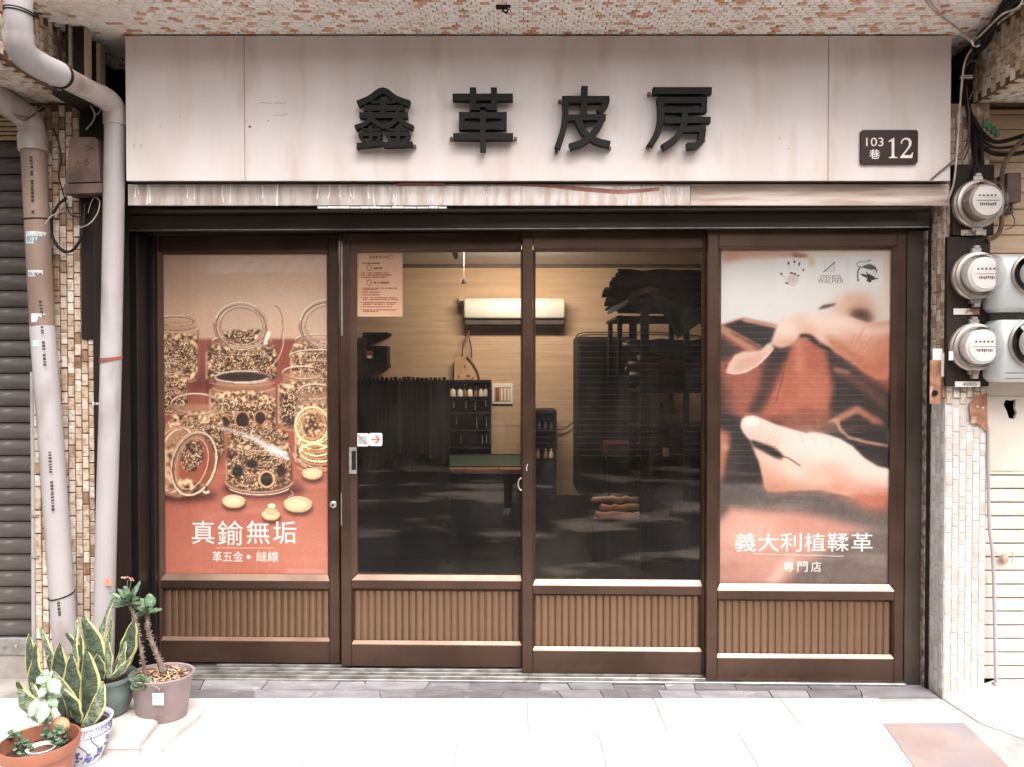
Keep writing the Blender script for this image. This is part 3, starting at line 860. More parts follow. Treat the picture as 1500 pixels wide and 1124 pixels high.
t, W, H = stick('arrow_sticker', 'rounded white sticker with an orange arrow pointing right', 540.9, 634.5, 560, 653.5)
MB().box((W * .14, -.0004, H * .44), (W * .72, -.0001, H * .56)).ribbon([(W * .48, H * .80), (W * .80, H * .5), (W * .48, H * .20)], W * .15, -.0009, -.0005).build('arrow_print', M_RED, t, local=True)

# paper notice taped inside the glass
YNO = D2['Y'] + .0335
a, b = P(523.5, 464, YNO, SL), P(589.5, 369.5, YNO, SL)
nt_ = thing('paper_notice', 'peach paper notice covered in small print at the top of the door glass', 'notice', tuple(a), AL)
W, H = (b.x - a.x) / CA, b.z - a.z
M_PAPER = mat('peach_paper', rgb(224, 184, 152), .8, 0, rgb(214, 170, 138), scale=4)
M_INK = mat('dark_red_ink', rgb(92, 48, 42), .8, 0, rgb(110, 58, 50), scale=30)
M_INK_RED = mat('red_ink', rgb(158, 66, 54), .8, 0, rgb(150, 60, 50), scale=30)
MB().box((0, 0, 0), (W, .0006, H)).build('sheet', M_PAPER, nt_, local=True)
def nx(x): return (x - 40) / (715 - 40) * W
def nz(y): return H - (y - 100) / (1058 - 100) * H
mb = MB()
text(mb, '皮革裁切公告', (nx(222), nz(196), nx(500), nz(152)), -.0004, 0, .012)
mb.build('heading_print', M_INK, nt_, local=True)
MB().ribbon([(nx(515), nz(160)), (nx(512), nz(190)), (nx(540), nz(205)), (nx(575), nz(188)), (nx(580), nz(158)), (nx(545), nz(150)), (nx(515), nz(160))], W * .012, -.0007, -.0004).build('emblem_print', M_INK_RED, nt_, local=True)
for cx_, cy_ in ((218, 332), (218, 552)):
    pts = [(nx(cx_ + 36 * math.cos(k * .524) * (1 + .18 * math.cos(4 * k * .524))), nz(cy_ + 42 * math.sin(k * .524) * (1 + .1 * math.cos(3 * k)))) for k in range(13)]
    MB().ribbon(pts, W * .012, -.0007, -.0004).build('emblem_print', M_INK, nt_, local=True)
blk, red = MB(), MB()
for (y, x0, x1, h, dst) in [(265, 118, 370, 18, blk), (340, 285, 410, 26, blk), (410, 125, 505, 16, red), (440, 125, 545, 16, red), (472, 125, 480, 16, red), (553, 288, 528, 26, blk), (637, 125, 635, 16, red),
                            (658, 125, 335, 14, red), (695, 125, 375, 15, red), (735, 125, 372, 15, red), (778, 125, 632, 15, red), (805, 125, 655, 15, red), (850, 125, 625, 15, red), (875, 125, 590, 15, red),
                            (912, 125, 545, 15, red), (958, 125, 610, 15, red), (982, 125, 345, 14, red)]:
    x = x0
    while x < x1:                              # unreadable small print: one little mark per character
        w = random.uniform(9, 15)
        if random.random() > .1:
            dst.box((nx(x), -.0004, nz(y + h * random.uniform(.45, .68))), (nx(x + w * .75), -.0001, nz(y - h * random.uniform(.45, .68))))
        x += w
for y in (410, 440, 472, 637, 695, 735, 778, 850, 912, 958):
    blk.box((nx(96), -.0004, nz(y + 8)), (nx(110), -.0001, nz(y - 8)))
blk.build('small_print', M_INK, nt_, local=True)
red.build('small_print', M_INK_RED, nt_, local=True)
# ================================================================ printed posters
class Print:
    """a small raster painter; the picture becomes the colours of a fine flat sheet"""
    def __init__(self, x0, y0, x1, y1, w, h, bg):
        self.x0, self.y0, self.sx, self.sy, self.w, self.h = x0, y0, w / (x1 - x0), h / (y1 - y0), w, h
        self.im = np.ones((h, w, 3), np.float32) * np.array(bg, np.float32)
        self.tr = None
    def pt(self, p):
        if self.tr: p = (self.tr[0] + p[0] / self.tr[2], self.tr[1] + p[1] / self.tr[2])
        return ((p[0] - self.x0) * self.sx, (p[1] - self.y0) * self.sy)
    @staticmethod
    def blur(m, s):
        if s < .4: return m
        r = int(3 * s + 1)
        k = np.exp(-.5 * (np.arange(-r, r + 1) / s) ** 2); k /= k.sum()
        m = np.pad(m, r, mode='edge')
        m = np.apply_along_axis(lambda v: np.convolve(v, k, 'valid'), 0, m)
        return np.apply_along_axis(lambda v: np.convolve(v, k, 'valid'), 1, m)
    def box(self, q, pad):
        xs, ys = [a for a, _ in q], [b for _, b in q]
        a0, a1 = max(0, int(min(xs) - pad)), min(self.w, int(max(xs) + pad) + 2)
        b0, b1 = max(0, int(min(ys) - pad)), min(self.h, int(max(ys) + pad) + 2)
        return a0, a1, b0, b1
    def lay(self, bx, m, col, col2=None, axis=None):
        a0, a1, b0, b1 = bx
        c = np.array(col, np.float32)
        if col2 is not None:
            (ax, ay), (bx_, by) = self.pt(axis[0]), self.pt(axis[1])
            yy, xx = np.mgrid[b0:b1, a0:a1]
            t = np.clip(((xx - ax) * (bx_ - ax) + (yy - ay) * (by - ay)) / ((bx_ - ax) ** 2 + (by - ay) ** 2 + 1e-6), 0, 1)[..., None]
            c = c * (1 - t) + np.array(col2, np.float32) * t
        reg = self.im[b0:b1, a0:a1]
        self.im[b0:b1, a0:a1] = reg * (1 - m[..., None]) + c * m[..., None]
    def poly(self, pts, col, soft=1.0, alpha=1.0, col2=None, axis=None):
        q = [self.pt(p) for p in pts]
        s = soft * self.sx
        bx = self.box(q, 3 * s + 2); a0, a1, b0, b1 = bx
        if a1 <= a0 or b1 <= b0: return
        yy, xx = np.mgrid[b0:b1, a0:a1]; xx = xx + .5; yy = yy + .5
        ins = np.zeros(xx.shape, bool)
        for (ax, ay), (cx_, cy_) in zip(q, q[1:] + q[:1]):
            if ay == cy_: continue
            cond = (ay > yy) != (cy_ > yy)
            ins ^= cond & (xx < (cx_ - ax) * (yy - ay) / (cy_ - ay) + ax)
        self.lay(bx, self.blur(ins.astype(np.float32), s) * alpha, col, col2, axis)
    def stroke(self, pts, w, col, alpha=1.0, soft=.5):
        q = [self.pt(p) for p in pts]
        sc = self.sx if not self.tr else self.sx / self.tr[2]
        w = w * sc; so = max(.5, soft * self.sx)
        bx = self.box(q, w + 2 * so); a0, a1, b0, b1 = bx
        if a1 <= a0 or b1 <= b0: return
        yy, xx = np.mgrid[b0:b1, a0:a1]; xx = xx + .5; yy = yy + .5
        d = np.full(xx.shape, 1e9)
        for (ax, ay), (cx_, cy_) in zip(q, q[1:]):
            l2 = (cx_ - ax) ** 2 + (cy_ - ay) ** 2 + 1e-9
            t = np.clip(((xx - ax) * (cx_ - ax) + (yy - ay) * (cy_ - ay)) / l2, 0, 1)
            d = np.minimum(d, np.hypot(xx - ax - t * (cx_ - ax), yy - ay - t * (cy_ - ay)))
        self.lay(bx, np.clip((w / 2 - d) / so + .5, 0, 1) * alpha, col)
    def ell(self, c, rx, ry, col, soft=.7, alpha=1.0, ang=0.0, **k):
        ca, sa = math.cos(ang), math.sin(ang)
        self.poly([(c[0] + rx * math.cos(t) * ca - ry * math.sin(t) * sa, c[1] + rx * math.cos(t) * sa + ry * math.sin(t) * ca) for t in np.linspace(0, 2 * math.pi, 28)[:-1]], col, soft, alpha, **k)
    def ring(self, c, rx, ry, w, col, alpha=1.0, ang=0.0, a0=0, a1=360, soft=.4):
        ca, sa = math.cos(ang), math.sin(ang)
        self.stroke([(c[0] + rx * math.cos(t) * ca - ry * math.sin(t) * sa, c[1] + rx * math.cos(t) * sa + ry * math.sin(t) * ca) for t in np.radians(np.linspace(a0, a1, 22))], w, col, alpha, soft)

def sheet(im, W, H, m, name, parent, k=1.0):
    h, w, _ = im.shape
    im = im * .84 + im.mean(-1, keepdims=True) * .16
    c = np.clip(im[::-1] / 255.0, 0, 1)
    c = np.where(c <= .04045, c / 12.92, ((c + .055) / 1.055) ** 2.4)
    c = np.minimum(c ** 1.2 * k, .86)
    gx, gz = np.meshgrid(np.linspace(0, W, w), np.linspace(0, H, h))
    vs = np.stack([gx, np.zeros_like(gx), gz], -1).reshape(-1, 3)
    i = np.arange(h * w).reshape(h, w)
    fs = np.stack([i[:-1, :-1], i[:-1, 1:], i[1:, 1:], i[1:, :-1]], -1).reshape(-1, 4)
    me = bpy.data.meshes.new(name)
    me.vertices.add(len(vs)); me.vertices.foreach_set('co', vs.ravel())
    me.loops.add(fs.size); me.loops.foreach_set('vertex_index', fs.ravel().astype(np.int32))
    me.polygons.add(len(fs)); me.polygons.foreach_set('loop_start', np.arange(0, fs.size, 4, dtype=np.int32))
    me.update(calc_edges=True)
    at = me.color_attributes.new('ink', 'FLOAT_COLOR', 'POINT')
    at.data.foreach_set('color', np.concatenate([c.reshape(-1, 3), np.ones((h * w, 1))], 1).astype(np.float32).ravel())
    me.materials.append(m)
    return put(name, me, parent)

M_POSTER = mat('poster_print', (1, 1, 1, 1), .55, 0, attr='ink')
PK = .86

# ---- left: jars of brass fittings on a red leather table
rnd = random.Random(5)
C = Print(238, 372, 478, 843, 240, 471, (196, 170, 150))
C.poly([(230, 365), (485, 365), (485, 520), (230, 520)], (226, 192, 164), 3, 1, (206, 168, 140), ((350, 372), (350, 510)))
C.ell((400, 440), 80, 40, (226, 196, 170), 25, .8)
C.poly([(230, 497), (485, 497), (485, 850), (230, 850)], (156, 84, 66), 1.5, 1, (198, 122, 98), ((350, 540), (350, 845)))
C.ell((300, 545), 60, 10, (120, 52, 42), 12, .6)
C.poly([(230, 690), (485, 660), (485, 850), (230, 850)], (196, 118, 94), 14, .45)
C.ell((440, 800), 60, 60, (212, 140, 114), 25, .5)
GOLD = [(255, 226, 182), (232, 188, 138), (206, 152, 100), (246, 206, 150), (255, 240, 214)]
DARK = [(52, 32, 24), (38, 26, 22), (78, 48, 34)]
def heap(pts, cut=(.30, .52, .78), s=1.0, alpha=.95, soft=1.2, pal=((78, 52, 38), (136, 96, 66), (190, 146, 106), (240, 208, 166))):
    """a heap of glinting metal bits: four tones cut out of fine noise, inside a polygon"""
    q = [C.pt(p) for p in pts]
    bx = C.box(q, 5); a0, a1, b0, b1 = bx
    if a1 <= a0 + 2 or b1 <= b0 + 2: return
    n = Print.blur(RNG.normal(0, 1, (b1 - b0, a1 - a0)), s) + .5 * Print.blur(RNG.normal(0, 1, (b1 - b0, a1 - a0)), s * 2.2) * 2
    r_ = n.ravel().argsort().argsort().reshape(n.shape) / n.size
    col = np.zeros(n.shape + (3,))
    lo_ = 0
    for k, c in enumerate(pal):
        hi_ = list(cut) + [1.01]
        col[(r_ >= lo_) & (r_ < hi_[k])] = c; lo_ = hi_[k]
    col = np.stack([Print.blur(col[..., k], .75) for k in range(3)], -1)
    keep = C.im.copy()
    C.poly(pts, (255, 255, 255), soft, 1.0)
    m = np.clip((C.im[b0:b1, a0:a1] - keep[b0:b1, a0:a1]).max(-1) / (255.001 - keep[b0:b1, a0:a1].min(-1)), 0, 1)[..., None] * alpha
    C.im = keep
    C.im[b0:b1, a0:a1] = keep[b0:b1, a0:a1] * (1 - m) + col * m
def bits(cx_, cy_, rx, ry, n, smin=2.0, smax=5.0):
    """curved links: dark edge, gold body, bright glint"""
    n = int(max(n * .6, rx * ry / 9.0))
    for _ in range(n):
        a, r = rnd.uniform(0, 6.28), math.sqrt(rnd.random()) * .97
        x, y = cx_ + rx * r * math.cos(a), cy_ + ry * r * math.sin(a)
        s, w_, q, an = rnd.uniform(smin, smax), rnd.uniform(1.2, 2.3), rnd.uniform(.35, .9), rnd.uniform(0, 3.1)
        a0 = rnd.uniform(0, 360); a1 = a0 + rnd.uniform(80, 260)
        C.ring((x, y + .5), s, s * q, w_ + 1.5, (50, 31, 23), .75, an, a0 - 8, a1 + 8)
        C.ring((x, y), s, s * q, w_, rnd.choice([(206, 152, 104), (224, 176, 126), (182, 128, 84), (236, 196, 148)]), .95, an, a0, a1)
        C.ring((x, y - .3), s, s * q, w_ * .5, (255, 238, 208), .8, an, a0 + 15, a0 + (a1 - a0) * .45)
def elpts(c, rx, ry, ang=0.0, n=26):
    return [(c[0] + rx * math.cos(t) * math.cos(ang) - ry * math.sin(t) * math.sin(ang), c[1] + rx * math.cos(t) * math.sin(ang) + ry * math.sin(t) * math.cos(ang)) for t in np.linspace(0, 6.283, n)[:-1]]
def rim(c, rx, ry, ang=0.0, w=2.2):
    C.ring(c, rx, ry, w * 1.6, (206, 172, 142), .6, ang)
    C.ring((c[0], c[1] + w * .5), rx * .96, ry * .94, w * .5, (96, 64, 48), .7, ang)
    C.ring(c, rx * 1.03, ry * 1.05, w * .45, (112, 78, 58), .6, ang, 0, 180)
    C.ring((c[0], c[1] - w * .3), rx, ry, w * .5, (255, 240, 222), .85, ang, 190, 300)
    C.ring(c, rx, ry, w * .5, (250, 226, 198), .7, ang, 30, 110)
def jar(cx_, w, y0, y1, yc, ry, cut=(.30, .52, .78), nb=26, tone=(190, 150, 118)):
    f = [(cx_ - w * .80, y0), (cx_ - w * .80, y0 + ry * 1.1), (cx_ - w * .94, y0 + ry * 1.9), (cx_ - w, y0 + ry * 2.8), (cx_ - w, y1 - ry * .9), (cx_ - w * .8, y1 - ry * .2), (cx_ - w * .4, y1 + ry * .2), (cx_ + w * .4, y1 + ry * .2), (cx_ + w * .8, y1 - ry * .2), (cx_ + w, y1 - ry * .9), (cx_ + w, y0 + ry * 2.8), (cx_ + w * .94, y0 + ry * 1.9), (cx_ + w * .80, y0 + ry * 1.1), (cx_ + w * .80, y0)]
    C.poly(f, tone, 1.5, .6)
    h_ = [(cx_ - w * .93, yc), (cx_ - w * .95, y1 - ry), (cx_ - w * .7, y1 - ry * .3), (cx_, y1), (cx_ + w * .7, y1 - ry * .3), (cx_ + w * .95, y1 - ry), (cx_ + w * .93, yc)]
    heap(h_, cut)
    heap(elpts((cx_, yc), w * .9, ry * .9), (.16, .34, .62))
    bits(cx_, (yc + y1) / 2, w * .85, (y1 - yc) / 2, int(nb * 1.9))
    C.stroke([(cx_ - w * .97, y0 + ry * 2), (cx_ - w * .97, y1 - ry)], 2.0, (232, 200, 168), .55); C.stroke([(cx_ + w * .96, y0 + ry * 2), (cx_ + w * .96, y1 - ry)], 1.6, (90, 58, 44), .6)
    C.stroke([(cx_ - w * .6, yc - 2), (cx_ - w * .62, y1 - ry * 1.5)], 2.4, (255, 236, 208), .4, 1.2)
    C.ring((cx_, y0 + ry * 1.0), w * .9, ry, 1.2, (128, 90, 68), .6, 0, 0, 180); C.ring((cx_, y0 + ry * 1.5), w * .93, ry, 1.0, (240, 214, 184), .6, 0, 10, 170)
    rim((cx_, y0), w * .81, ry)
    C.ring((cx_, y1 - ry * .4), w * .92, ry * .8, 1.4, (230, 190, 150), .6, 0, 15, 165)
# back row
C.ell((300, 562), 26, 12, (96, 34, 28), 6, .6)
jar(256, 34, 470, 558, 494, 7, (.3, .5, .75), 22)
jar(352, 53, 500, 562, 508, 8, (.45, .68, .86), 30, (170, 130, 104))
C.ell((352, 478), 38, 34, (206, 176, 152), 1.2, .7)
heap([(324, 485), (380, 483), (376, 500), (352, 508), (330, 500)], (.35, .55, .8)); bits(352, 494, 24, 9, 12)
rim((351, 478), 38, 34, .12, 3.0); rim((352, 477), 32, 28, .12, 1.6)
C.ring((388, 502), 24, 38, 2.2, (226, 190, 154), .7, .2, -70, 80); C.ring((396, 484), 15, 36, 1.2, (110, 76, 56), .6, .1, -90, 70); C.stroke([(391, 488), (386, 502)], 6, (250, 240, 226), .8, 1.5)
jar(462, 40, 498, 566, 506, 8, (.18, .38, .68), 26)
C.ell((476, 476), 40, 35, (206, 178, 154), 1.5, .55); rim((477, 476), 41, 36, 0, 3.0); rim((478, 476), 35, 30, 0, 1.4); rim((459, 521), 38, 8, 0, 1.6)
jar(244, 30, 540, 604, 552, 8, (.22, .42, .72), 14)
# middle row
jar(440, 36, 546, 628, 566, 9, (.3, .52, .78), 34)
C.poly([(408, 580), (428, 576), (432, 624), (410, 616)], (48, 30, 24), 3, .7); bits(420, 598, 10, 20, 14)
C.ell((356, 552), 42, 9, (70, 46, 36), 1.5, .8)
jar(354, 50, 553, 632, 580, 9, (.26, .48, .76), 40)
C.ell((351, 554), 36, 5, (58, 38, 30), 1.2, .8); C.ring((351, 553), 38, 7, 1.8, (244, 226, 206), .8, 0, 10, 170)
for c_, r_ in (((352, 615), 12), ((326, 618), 9), ((378, 612), 10)):
    C.ell(c_, r_ * .8, r_, (44, 28, 22), 1, .85); C.ring(c_, r_ * .85, r_, 2.4, (206, 152, 104), .9, .2, 100, 330)
jar(284, 43, 592, 668, 616, 15, (.3, .52, .8), 34)
C.ell((306, 660), 18, 24, (54, 34, 26), 4, .6); heap(elpts((308, 652), 17, 24), (.45, .66, .88)); bits(308, 652, 15, 22, 16, 1.5, 4)
# right coil jar
jar(458, 30, 574, 686, 600, 11, (.2, .45, .75), 10)
for k in range(8): C.ring((456 + k * .6, 626 + k * 6.2), 25, 24 - k * 1.9, 2.8, GOLD[(k * 2) % 4], .95, .1); C.ring((456 + k * .6, 628.5 + k * 6.2), 25, 24 - k * 1.9, 1.0, (104, 64, 42), .8, .1, 0, 180)
C.ell((454, 622), 15, 20, (190, 140, 100), 1.2, .95); heap(elpts((454, 622), 13, 18), (.3, .55, .8)); C.ring((453, 622), 24, 26, 3.6, (248, 214, 164), 1, .1); C.ring((453, 622), 19, 21, 2.0, (214, 164, 112), 1, .1); C.ring((453, 622), 21.5, 23.5, .9, (110, 70, 46), .8, .1)
C.ring((470, 668), 44, 18, 2.0, (226, 180, 144), .8, .1, 60, 180); C.ring((470, 673), 47, 19, 1.2, (104, 58, 42), .8, .1, 60, 180)
# front centre jar
C.ell((382, 716), 60, 13, (84, 32, 26), 5, .85)
jar(376, 49, 646, 718, 652, 15, (.42, .62, .84), 46, (120, 80, 60))
heap(elpts((376, 640), 44, 15), (.3, .5, .78)); bits(376, 638, 40, 13, 22, 2.5, 6)
C.ell((387, 702), 9, 10, (40, 26, 21), .8, .95); C.ring((387, 702), 11, 11.5, 3.0, (226, 178, 124), 1); C.ring((387, 702), 13, 13.5, .8, (90, 56, 38), .8)
C.ell((345, 690), 8, 9, (36, 24, 20), 1.2, .9); C.ell((366, 680), 9, 6, (36, 24, 20), 1.2, .85); C.ell((408, 690), 7, 9, (44, 28, 22), 1.2, .8)
C.ring((388, 624), 6, 7, 2.4, (196, 146, 98), 1, 0, 150, 400)
C.poly([(318, 628), (345, 634), (398, 664), (424, 668), (412, 660), (362, 636), (322, 624)], (230, 220, 224), 2.0, .8)
C.poly([(380, 652), (414, 662), (424, 676), (398, 668)], (236, 224, 222), 2.0, .7)
C.ring((376, 704), 49, 17, 2.6, (200, 164, 132), .9, 0, 8, 172); C.ring((376, 708), 49, 17, 1.4, (252, 230, 202), .85, 0, 30, 150); C.ring((376, 711), 50, 18, 1.2, (70, 34, 26), .8, 0, 10, 170)
# lying jar at the left
C.ell((266, 726), 50, 9, (74, 28, 23), 5, .9)
C.poly([(232, 632), (262, 622), (296, 634), (313, 668), (308, 700), (290, 722), (258, 730), (232, 724)], (192, 144, 110), 1.5, .85)
heap([(234, 660), (252, 650), (254, 715), (234, 716)], (.15, .35, .66), 2.2, .7)
C.ell((285, 682), 25, 40, (172, 84, 64), 2, .85, .25)
heap(elpts((279, 668), 17, 24, .25), (.42, .62, .86)); bits(279, 668, 15, 22, 16, 1.5, 4)
heap([(252, 704), (270, 700), (296, 710), (284, 722), (258, 726)], (.1, .3, .62), 2.0)
for k, (rx, ry, w_) in enumerate(((32, 48, 2.6), (27, 43, 1.6), (23, 39, 1.4))):
    C.ring((281 - k * 1.5, 679), rx, ry, w_, [(246, 222, 194), (134, 92, 68), (228, 196, 164)][k], .9, .28); C.ring((282 - k * 1.5, 680), rx + 1.6, ry + 1.6, .9, (84, 54, 42), .6, .28)
C.ring((256, 674), 26, 48, 3.2, (240, 212, 182), .8, .25, 70, 290); C.ring((252, 674), 26, 48, 1.4, (112, 76, 58), .7, .25, 70, 290); C.ring((247, 674), 25, 47, 1.6, (236, 202, 168), .7, .25, 80, 280)
# coins and studs
def coin(x, y, rx, ry):
    C.ell((x + 1, y + 5), rx, ry, (74, 30, 24), 2.5, .9)
    C.ell((x, y + 2), rx, ry, (110, 78, 48), .6); C.ell((x, y), rx, ry, (214, 182, 136), .6)
    C.ell((x - 1, y - 1), rx * .8, ry * .7, (240, 216, 176), 2, .8); C.ring((x, y), rx, ry, 1, (255, 240, 208), .7, 0, 190, 350)
coin(339, 735, 16.5, 9.5); coin(432, 739, 20.5, 11.5); coin(453, 694, 14.5, 8); coin(393, 755, 13, 7.5)
C.ell((393, 749), 9, 6, (216, 184, 138), .7); C.ell((394, 741), 6.5, 4, (250, 230, 196), .7); C.ring((394, 741), 6.5, 4, .9, (120, 84, 52), .8)
C.ell((299, 721), 5, 2.6, (240, 220, 190), .6); C.stroke([(299, 720), (299, 712)], 2.6, (60, 36, 28)); C.ell((299, 711), 2.5, 1.4, (206, 160, 120), .6)
C.stroke([(422, 718), (426, 724), (418, 728)], .8, (240, 220, 200), .8)
C.stroke([(312, 803), (398, 803)], .9, (238, 214, 198), .9)
C.im += (RNG.normal(0, 3.5, C.im.shape[:2]) + Print.blur(RNG.normal(0, 1, C.im.shape[:2]), 4.0) * 9)[..., None].astype(np.float32)
def poster(name, label, D, im, texts, pk=PK):
    Yp = D['Y'] + .0325
    t = thing(name, label, 'poster', (0, 0, 0), AL)
    x0, z0 = D['gl'], D['gb']
    o = Vector((D['p0'].x, D['p0'].y, D['zb'])) + Matrix.Rotation(AL, 3, 'Z') @ Vector((x0 - .006, .0335, z0 - .006))
    t.location = o
    ROOTM[t.name] = (Matrix.Translation(o) @ Matrix.Rotation(AL, 4, 'Z')).inverted()
    W, H = D['gr'] - x0 + .012, D['gt'] - z0 + .012
    sheet(im, W, H, M_POSTER, 'print', t, pk)
    for body, (px0, py0, px1, py1), off in texts:
        a, b = P(px0, py1, Yp, SL), P(px1, py0, Yp, SL)
        f = lambda q: ((q.x - o.x) / CA, q.z - o.z)
        (ax, az), (bx, bz) = f(a), f(b)
        text(MB(), body, (ax, az, bx, bz), -.0005, 0, off).build('lettering', M_WHITE, t, local=True)
    return t
poster('hardware_poster', 'poster of glass jars filled with brass rings on red leather', D1, C.im,
       [('真', (281, 763, 314, 797), .004), ('鍮', (319, 763, 356, 799), .004), ('無', (361, 763, 395, 797), .004), ('垢', (400, 764, 434, 797), .004),
        ('革五金', (311, 808, 356, 823), .006), ('・', (361, 813, 367, 819), .03), ('縫線', (375, 808, 408, 823), .006)], 1.15)

# ---- right: hands folding leather
R = Print(1057, 365, 1307, 857.5, 250, 492, (224, 220, 214))
Z = lambda a: setattr(R, 'tr', a)
zA, zB = (1050, 360, 4.323), (1050, 610, 4.323)
Z(zA)
R.poly([(0, 0), (1124, 0), (1124, 480), (0, 520)], (226, 222, 217), 3)
R.poly([(1060, 0), (1124, 0), (1124, 480), (1080, 480)], (232, 204, 176), 8, .9)
R.poly([(20, 0), (1124, 0), (1124, 60), (600, 66), (20, 90)], (232, 210, 188), 5, .8)
R.poly([(30, 30), (520, 34), (585, 80), (480, 72), (240, 70), (60, 110)], (214, 158, 124), 4, .95)
R.poly([(480, 50), (580, 62), (585, 82), (500, 76)], (150, 84, 66), 2, .8)
R.poly([(590, 75), (622, 78), (628, 130), (596, 126)], (222, 178, 140), 3, .9)
R.ell((900, 440), 120, 115, (214, 160, 126), 9, .9); R.ell((890, 350), 100, 40, (222, 178, 150), 7, .8)
R.ell((800, 400), 90, 60, (226, 190, 164), 10, .7)
R.ell((912, 440), 62, 34, (74, 44, 38), 4.5, .95); R.ell((950, 465), 50, 22, (110, 66, 54), 4, .8)
R.poly([(648, 404), (690, 378), (770, 366), (740, 384), (690, 398)], (66, 38, 32), 1.4, .95)
# leather behind and below
R.poly([(28, 505), (180, 460), (400, 505), (1110, 560), (1124, 1160), (20, 1160)], (170, 92, 66), 2)
R.poly([(28, 520), (180, 465), (390, 520), (380, 650), (300, 650), (60, 520)], (42, 31, 29), 1.4)
R.poly([(34, 505), (70, 508), (310, 640), (250, 668), (210, 668), (36, 545)], (196, 138, 106), 1.5)
R.poly([(110, 545), (300, 640), (280, 655), (90, 545)], (110, 72, 56), 1.5, .8)
R.poly([(165, 470), (195, 458), (395, 505), (390, 522), (200, 486)], (206, 160, 132), 1.5)
R.poly([(20, 560), (130, 640), (190, 660), (60, 730), (20, 740)], (64, 40, 34), 4)
R.poly([(20, 740), (100, 790), (330, 760), (300, 1160), (20, 1160)], (178, 102, 76), 6)
R.poly([(20, 800), (60, 860), (130, 1160), (20, 1160)], (66, 40, 34), 10, .9)
R.poly([(320, 660), (500, 620), (430, 800), (330, 1000), (280, 1070), (210, 1060), (290, 900)], (76, 47, 40), 5, .95)
R.poly([(370, 655), (500, 620), (470, 700), (380, 760)], (52, 36, 33), 3, .8)
R.poly([(500, 620), (545, 575), (620, 610), (740, 690), (760, 880), (740, 1090), (300, 1110), (420, 820)], (190, 106, 78), 3)
R.poly([(520, 600), (560, 585), (556, 820), (525, 820)], (226, 156, 122), 5, .9)
R.ell((620, 930), 90, 130, (212, 132, 100), 14, .8); R.ell((440, 960), 60, 120, (206, 124, 94), 14, .6)
R.stroke([(470, 640), (440, 800), (395, 980)], 10, (120, 64, 48), .6, 1.5)
R.poly([(300, 1100), (560, 1075), (760, 1095), (760, 1160), (300, 1160)], (104, 62, 50), 5, .8)
R.poly([(700, 640), (860, 730), (960, 810), (1124, 950), (1124, 1160), (700, 1160), (756, 900)], (58, 40, 36), 4)
R.poly([(745, 770), (840, 800), (1000, 900), (1100, 970), (1100, 1060), (900, 900), (770, 815)], (120, 76, 62), 4, .85)
R.poly([(745, 760), (860, 795), (850, 822), (760, 800)], (176, 122, 100), 2, .9)
R.poly([(690, 1120), (900, 1008), (1080, 1130), (1000, 1124), (905, 1060), (740, 1140)], (196, 136, 108), 2.5)
# upper hand
hand = [(352, 622), (378, 560), (398, 510), (430, 455), (560, 425), (700, 428), (860, 452), (965, 490), (1124, 470), (1124, 800), (1075, 850), (1020, 845), (940, 800), (860, 735), (720, 650), (610, 560), (548, 552), (520, 590), (480, 628), (420, 648)]
R.poly(hand, (236, 212, 196), 1.6, 1, (216, 142, 108), ((620, 430), (900, 800)))
R.ell((1010, 760), 110, 80, (206, 122, 90), 12, .8); R.ell((900, 660), 120, 60, (226, 160, 128), 12, .7)
R.ell((720, 510), 150, 45, (242, 222, 208), 10, .8); R.ell((460, 540), 70, 60, (238, 208, 190), 6, .8); R.ell((450, 590), 60, 30, (226, 172, 146), 6, .8)
R.ell((600, 540), 60, 26, (226, 160, 128), 6, .7)
R.ell((545, 500), 40, 50, (226, 176, 150), 8, .6)
R.poly([(535, 566), (580, 560), (620, 572), (660, 620), (720, 640), (760, 680), (720, 668), (640, 632), (590, 582), (540, 582)], (48, 32, 29), 1.6, .95)
for (x, y) in ((880, 560), (930, 600), (980, 680), (1040, 640)): R.stroke([(x, y), (x - 20, y + 70), (x - 60, y + 110)], 6, (206, 136, 106), .45, 2)
# pale leather lip
R.poly([(76, 800), (92, 750), (130, 690), (180, 672), (290, 664), (330, 622), (362, 612), (378, 650), (330, 712), (270, 765), (200, 802), (130, 816)], (228, 196, 178), 1.3)
R.poly([(120, 785), (150, 715), (290, 690), (330, 660), (300, 720), (230, 775), (150, 800)], (218, 166, 142), 4, .8)
R.stroke([(80, 802), (130, 812), (200, 798), (270, 758), (335, 700), (372, 652)], 7, (246, 228, 214), .7, 1.2)
Z(zB)
R.poly([(20, -30), (300, 40), (600, 100), (1100, 60), (1124, 460), (20, 440)], (50, 37, 34), 3)
R.poly([(560, -60), (760, -40), (690, 90), (560, 120), (400, 60)], (170, 98, 74), 4, .8)
R.poly([(600, 100), (690, 50), (770, 8), (790, 20), (800, 70), (850, 122), (960, 152), (1100, 178), (1100, 194), (950, 170), (850, 142), (790, 90), (770, 55), (690, 105)], (206, 158, 132), 1.3)
R.poly([(600, 98), (700, 40), (765, 40), (770, 70), (720, 112)], (122, 76, 60), 2.5, .9)
R.poly([(900, -60), (1000, -10), (1090, 50), (1060, 60), (960, 10)], (176, 104, 80), 4, .8)
R.poly([(20, 60), (70, 90), (108, 110), (90, 300), (60, 420), (20, 425)], (206, 130, 98), 4, .95)
R.poly([(55, 170), (110, 195), (100, 215), (50, 205)], (236, 196, 172), 3, .8)
R.poly([(105, 200), (160, 200), (165, 425), (70, 428)], (66, 48, 42), 4, .9)
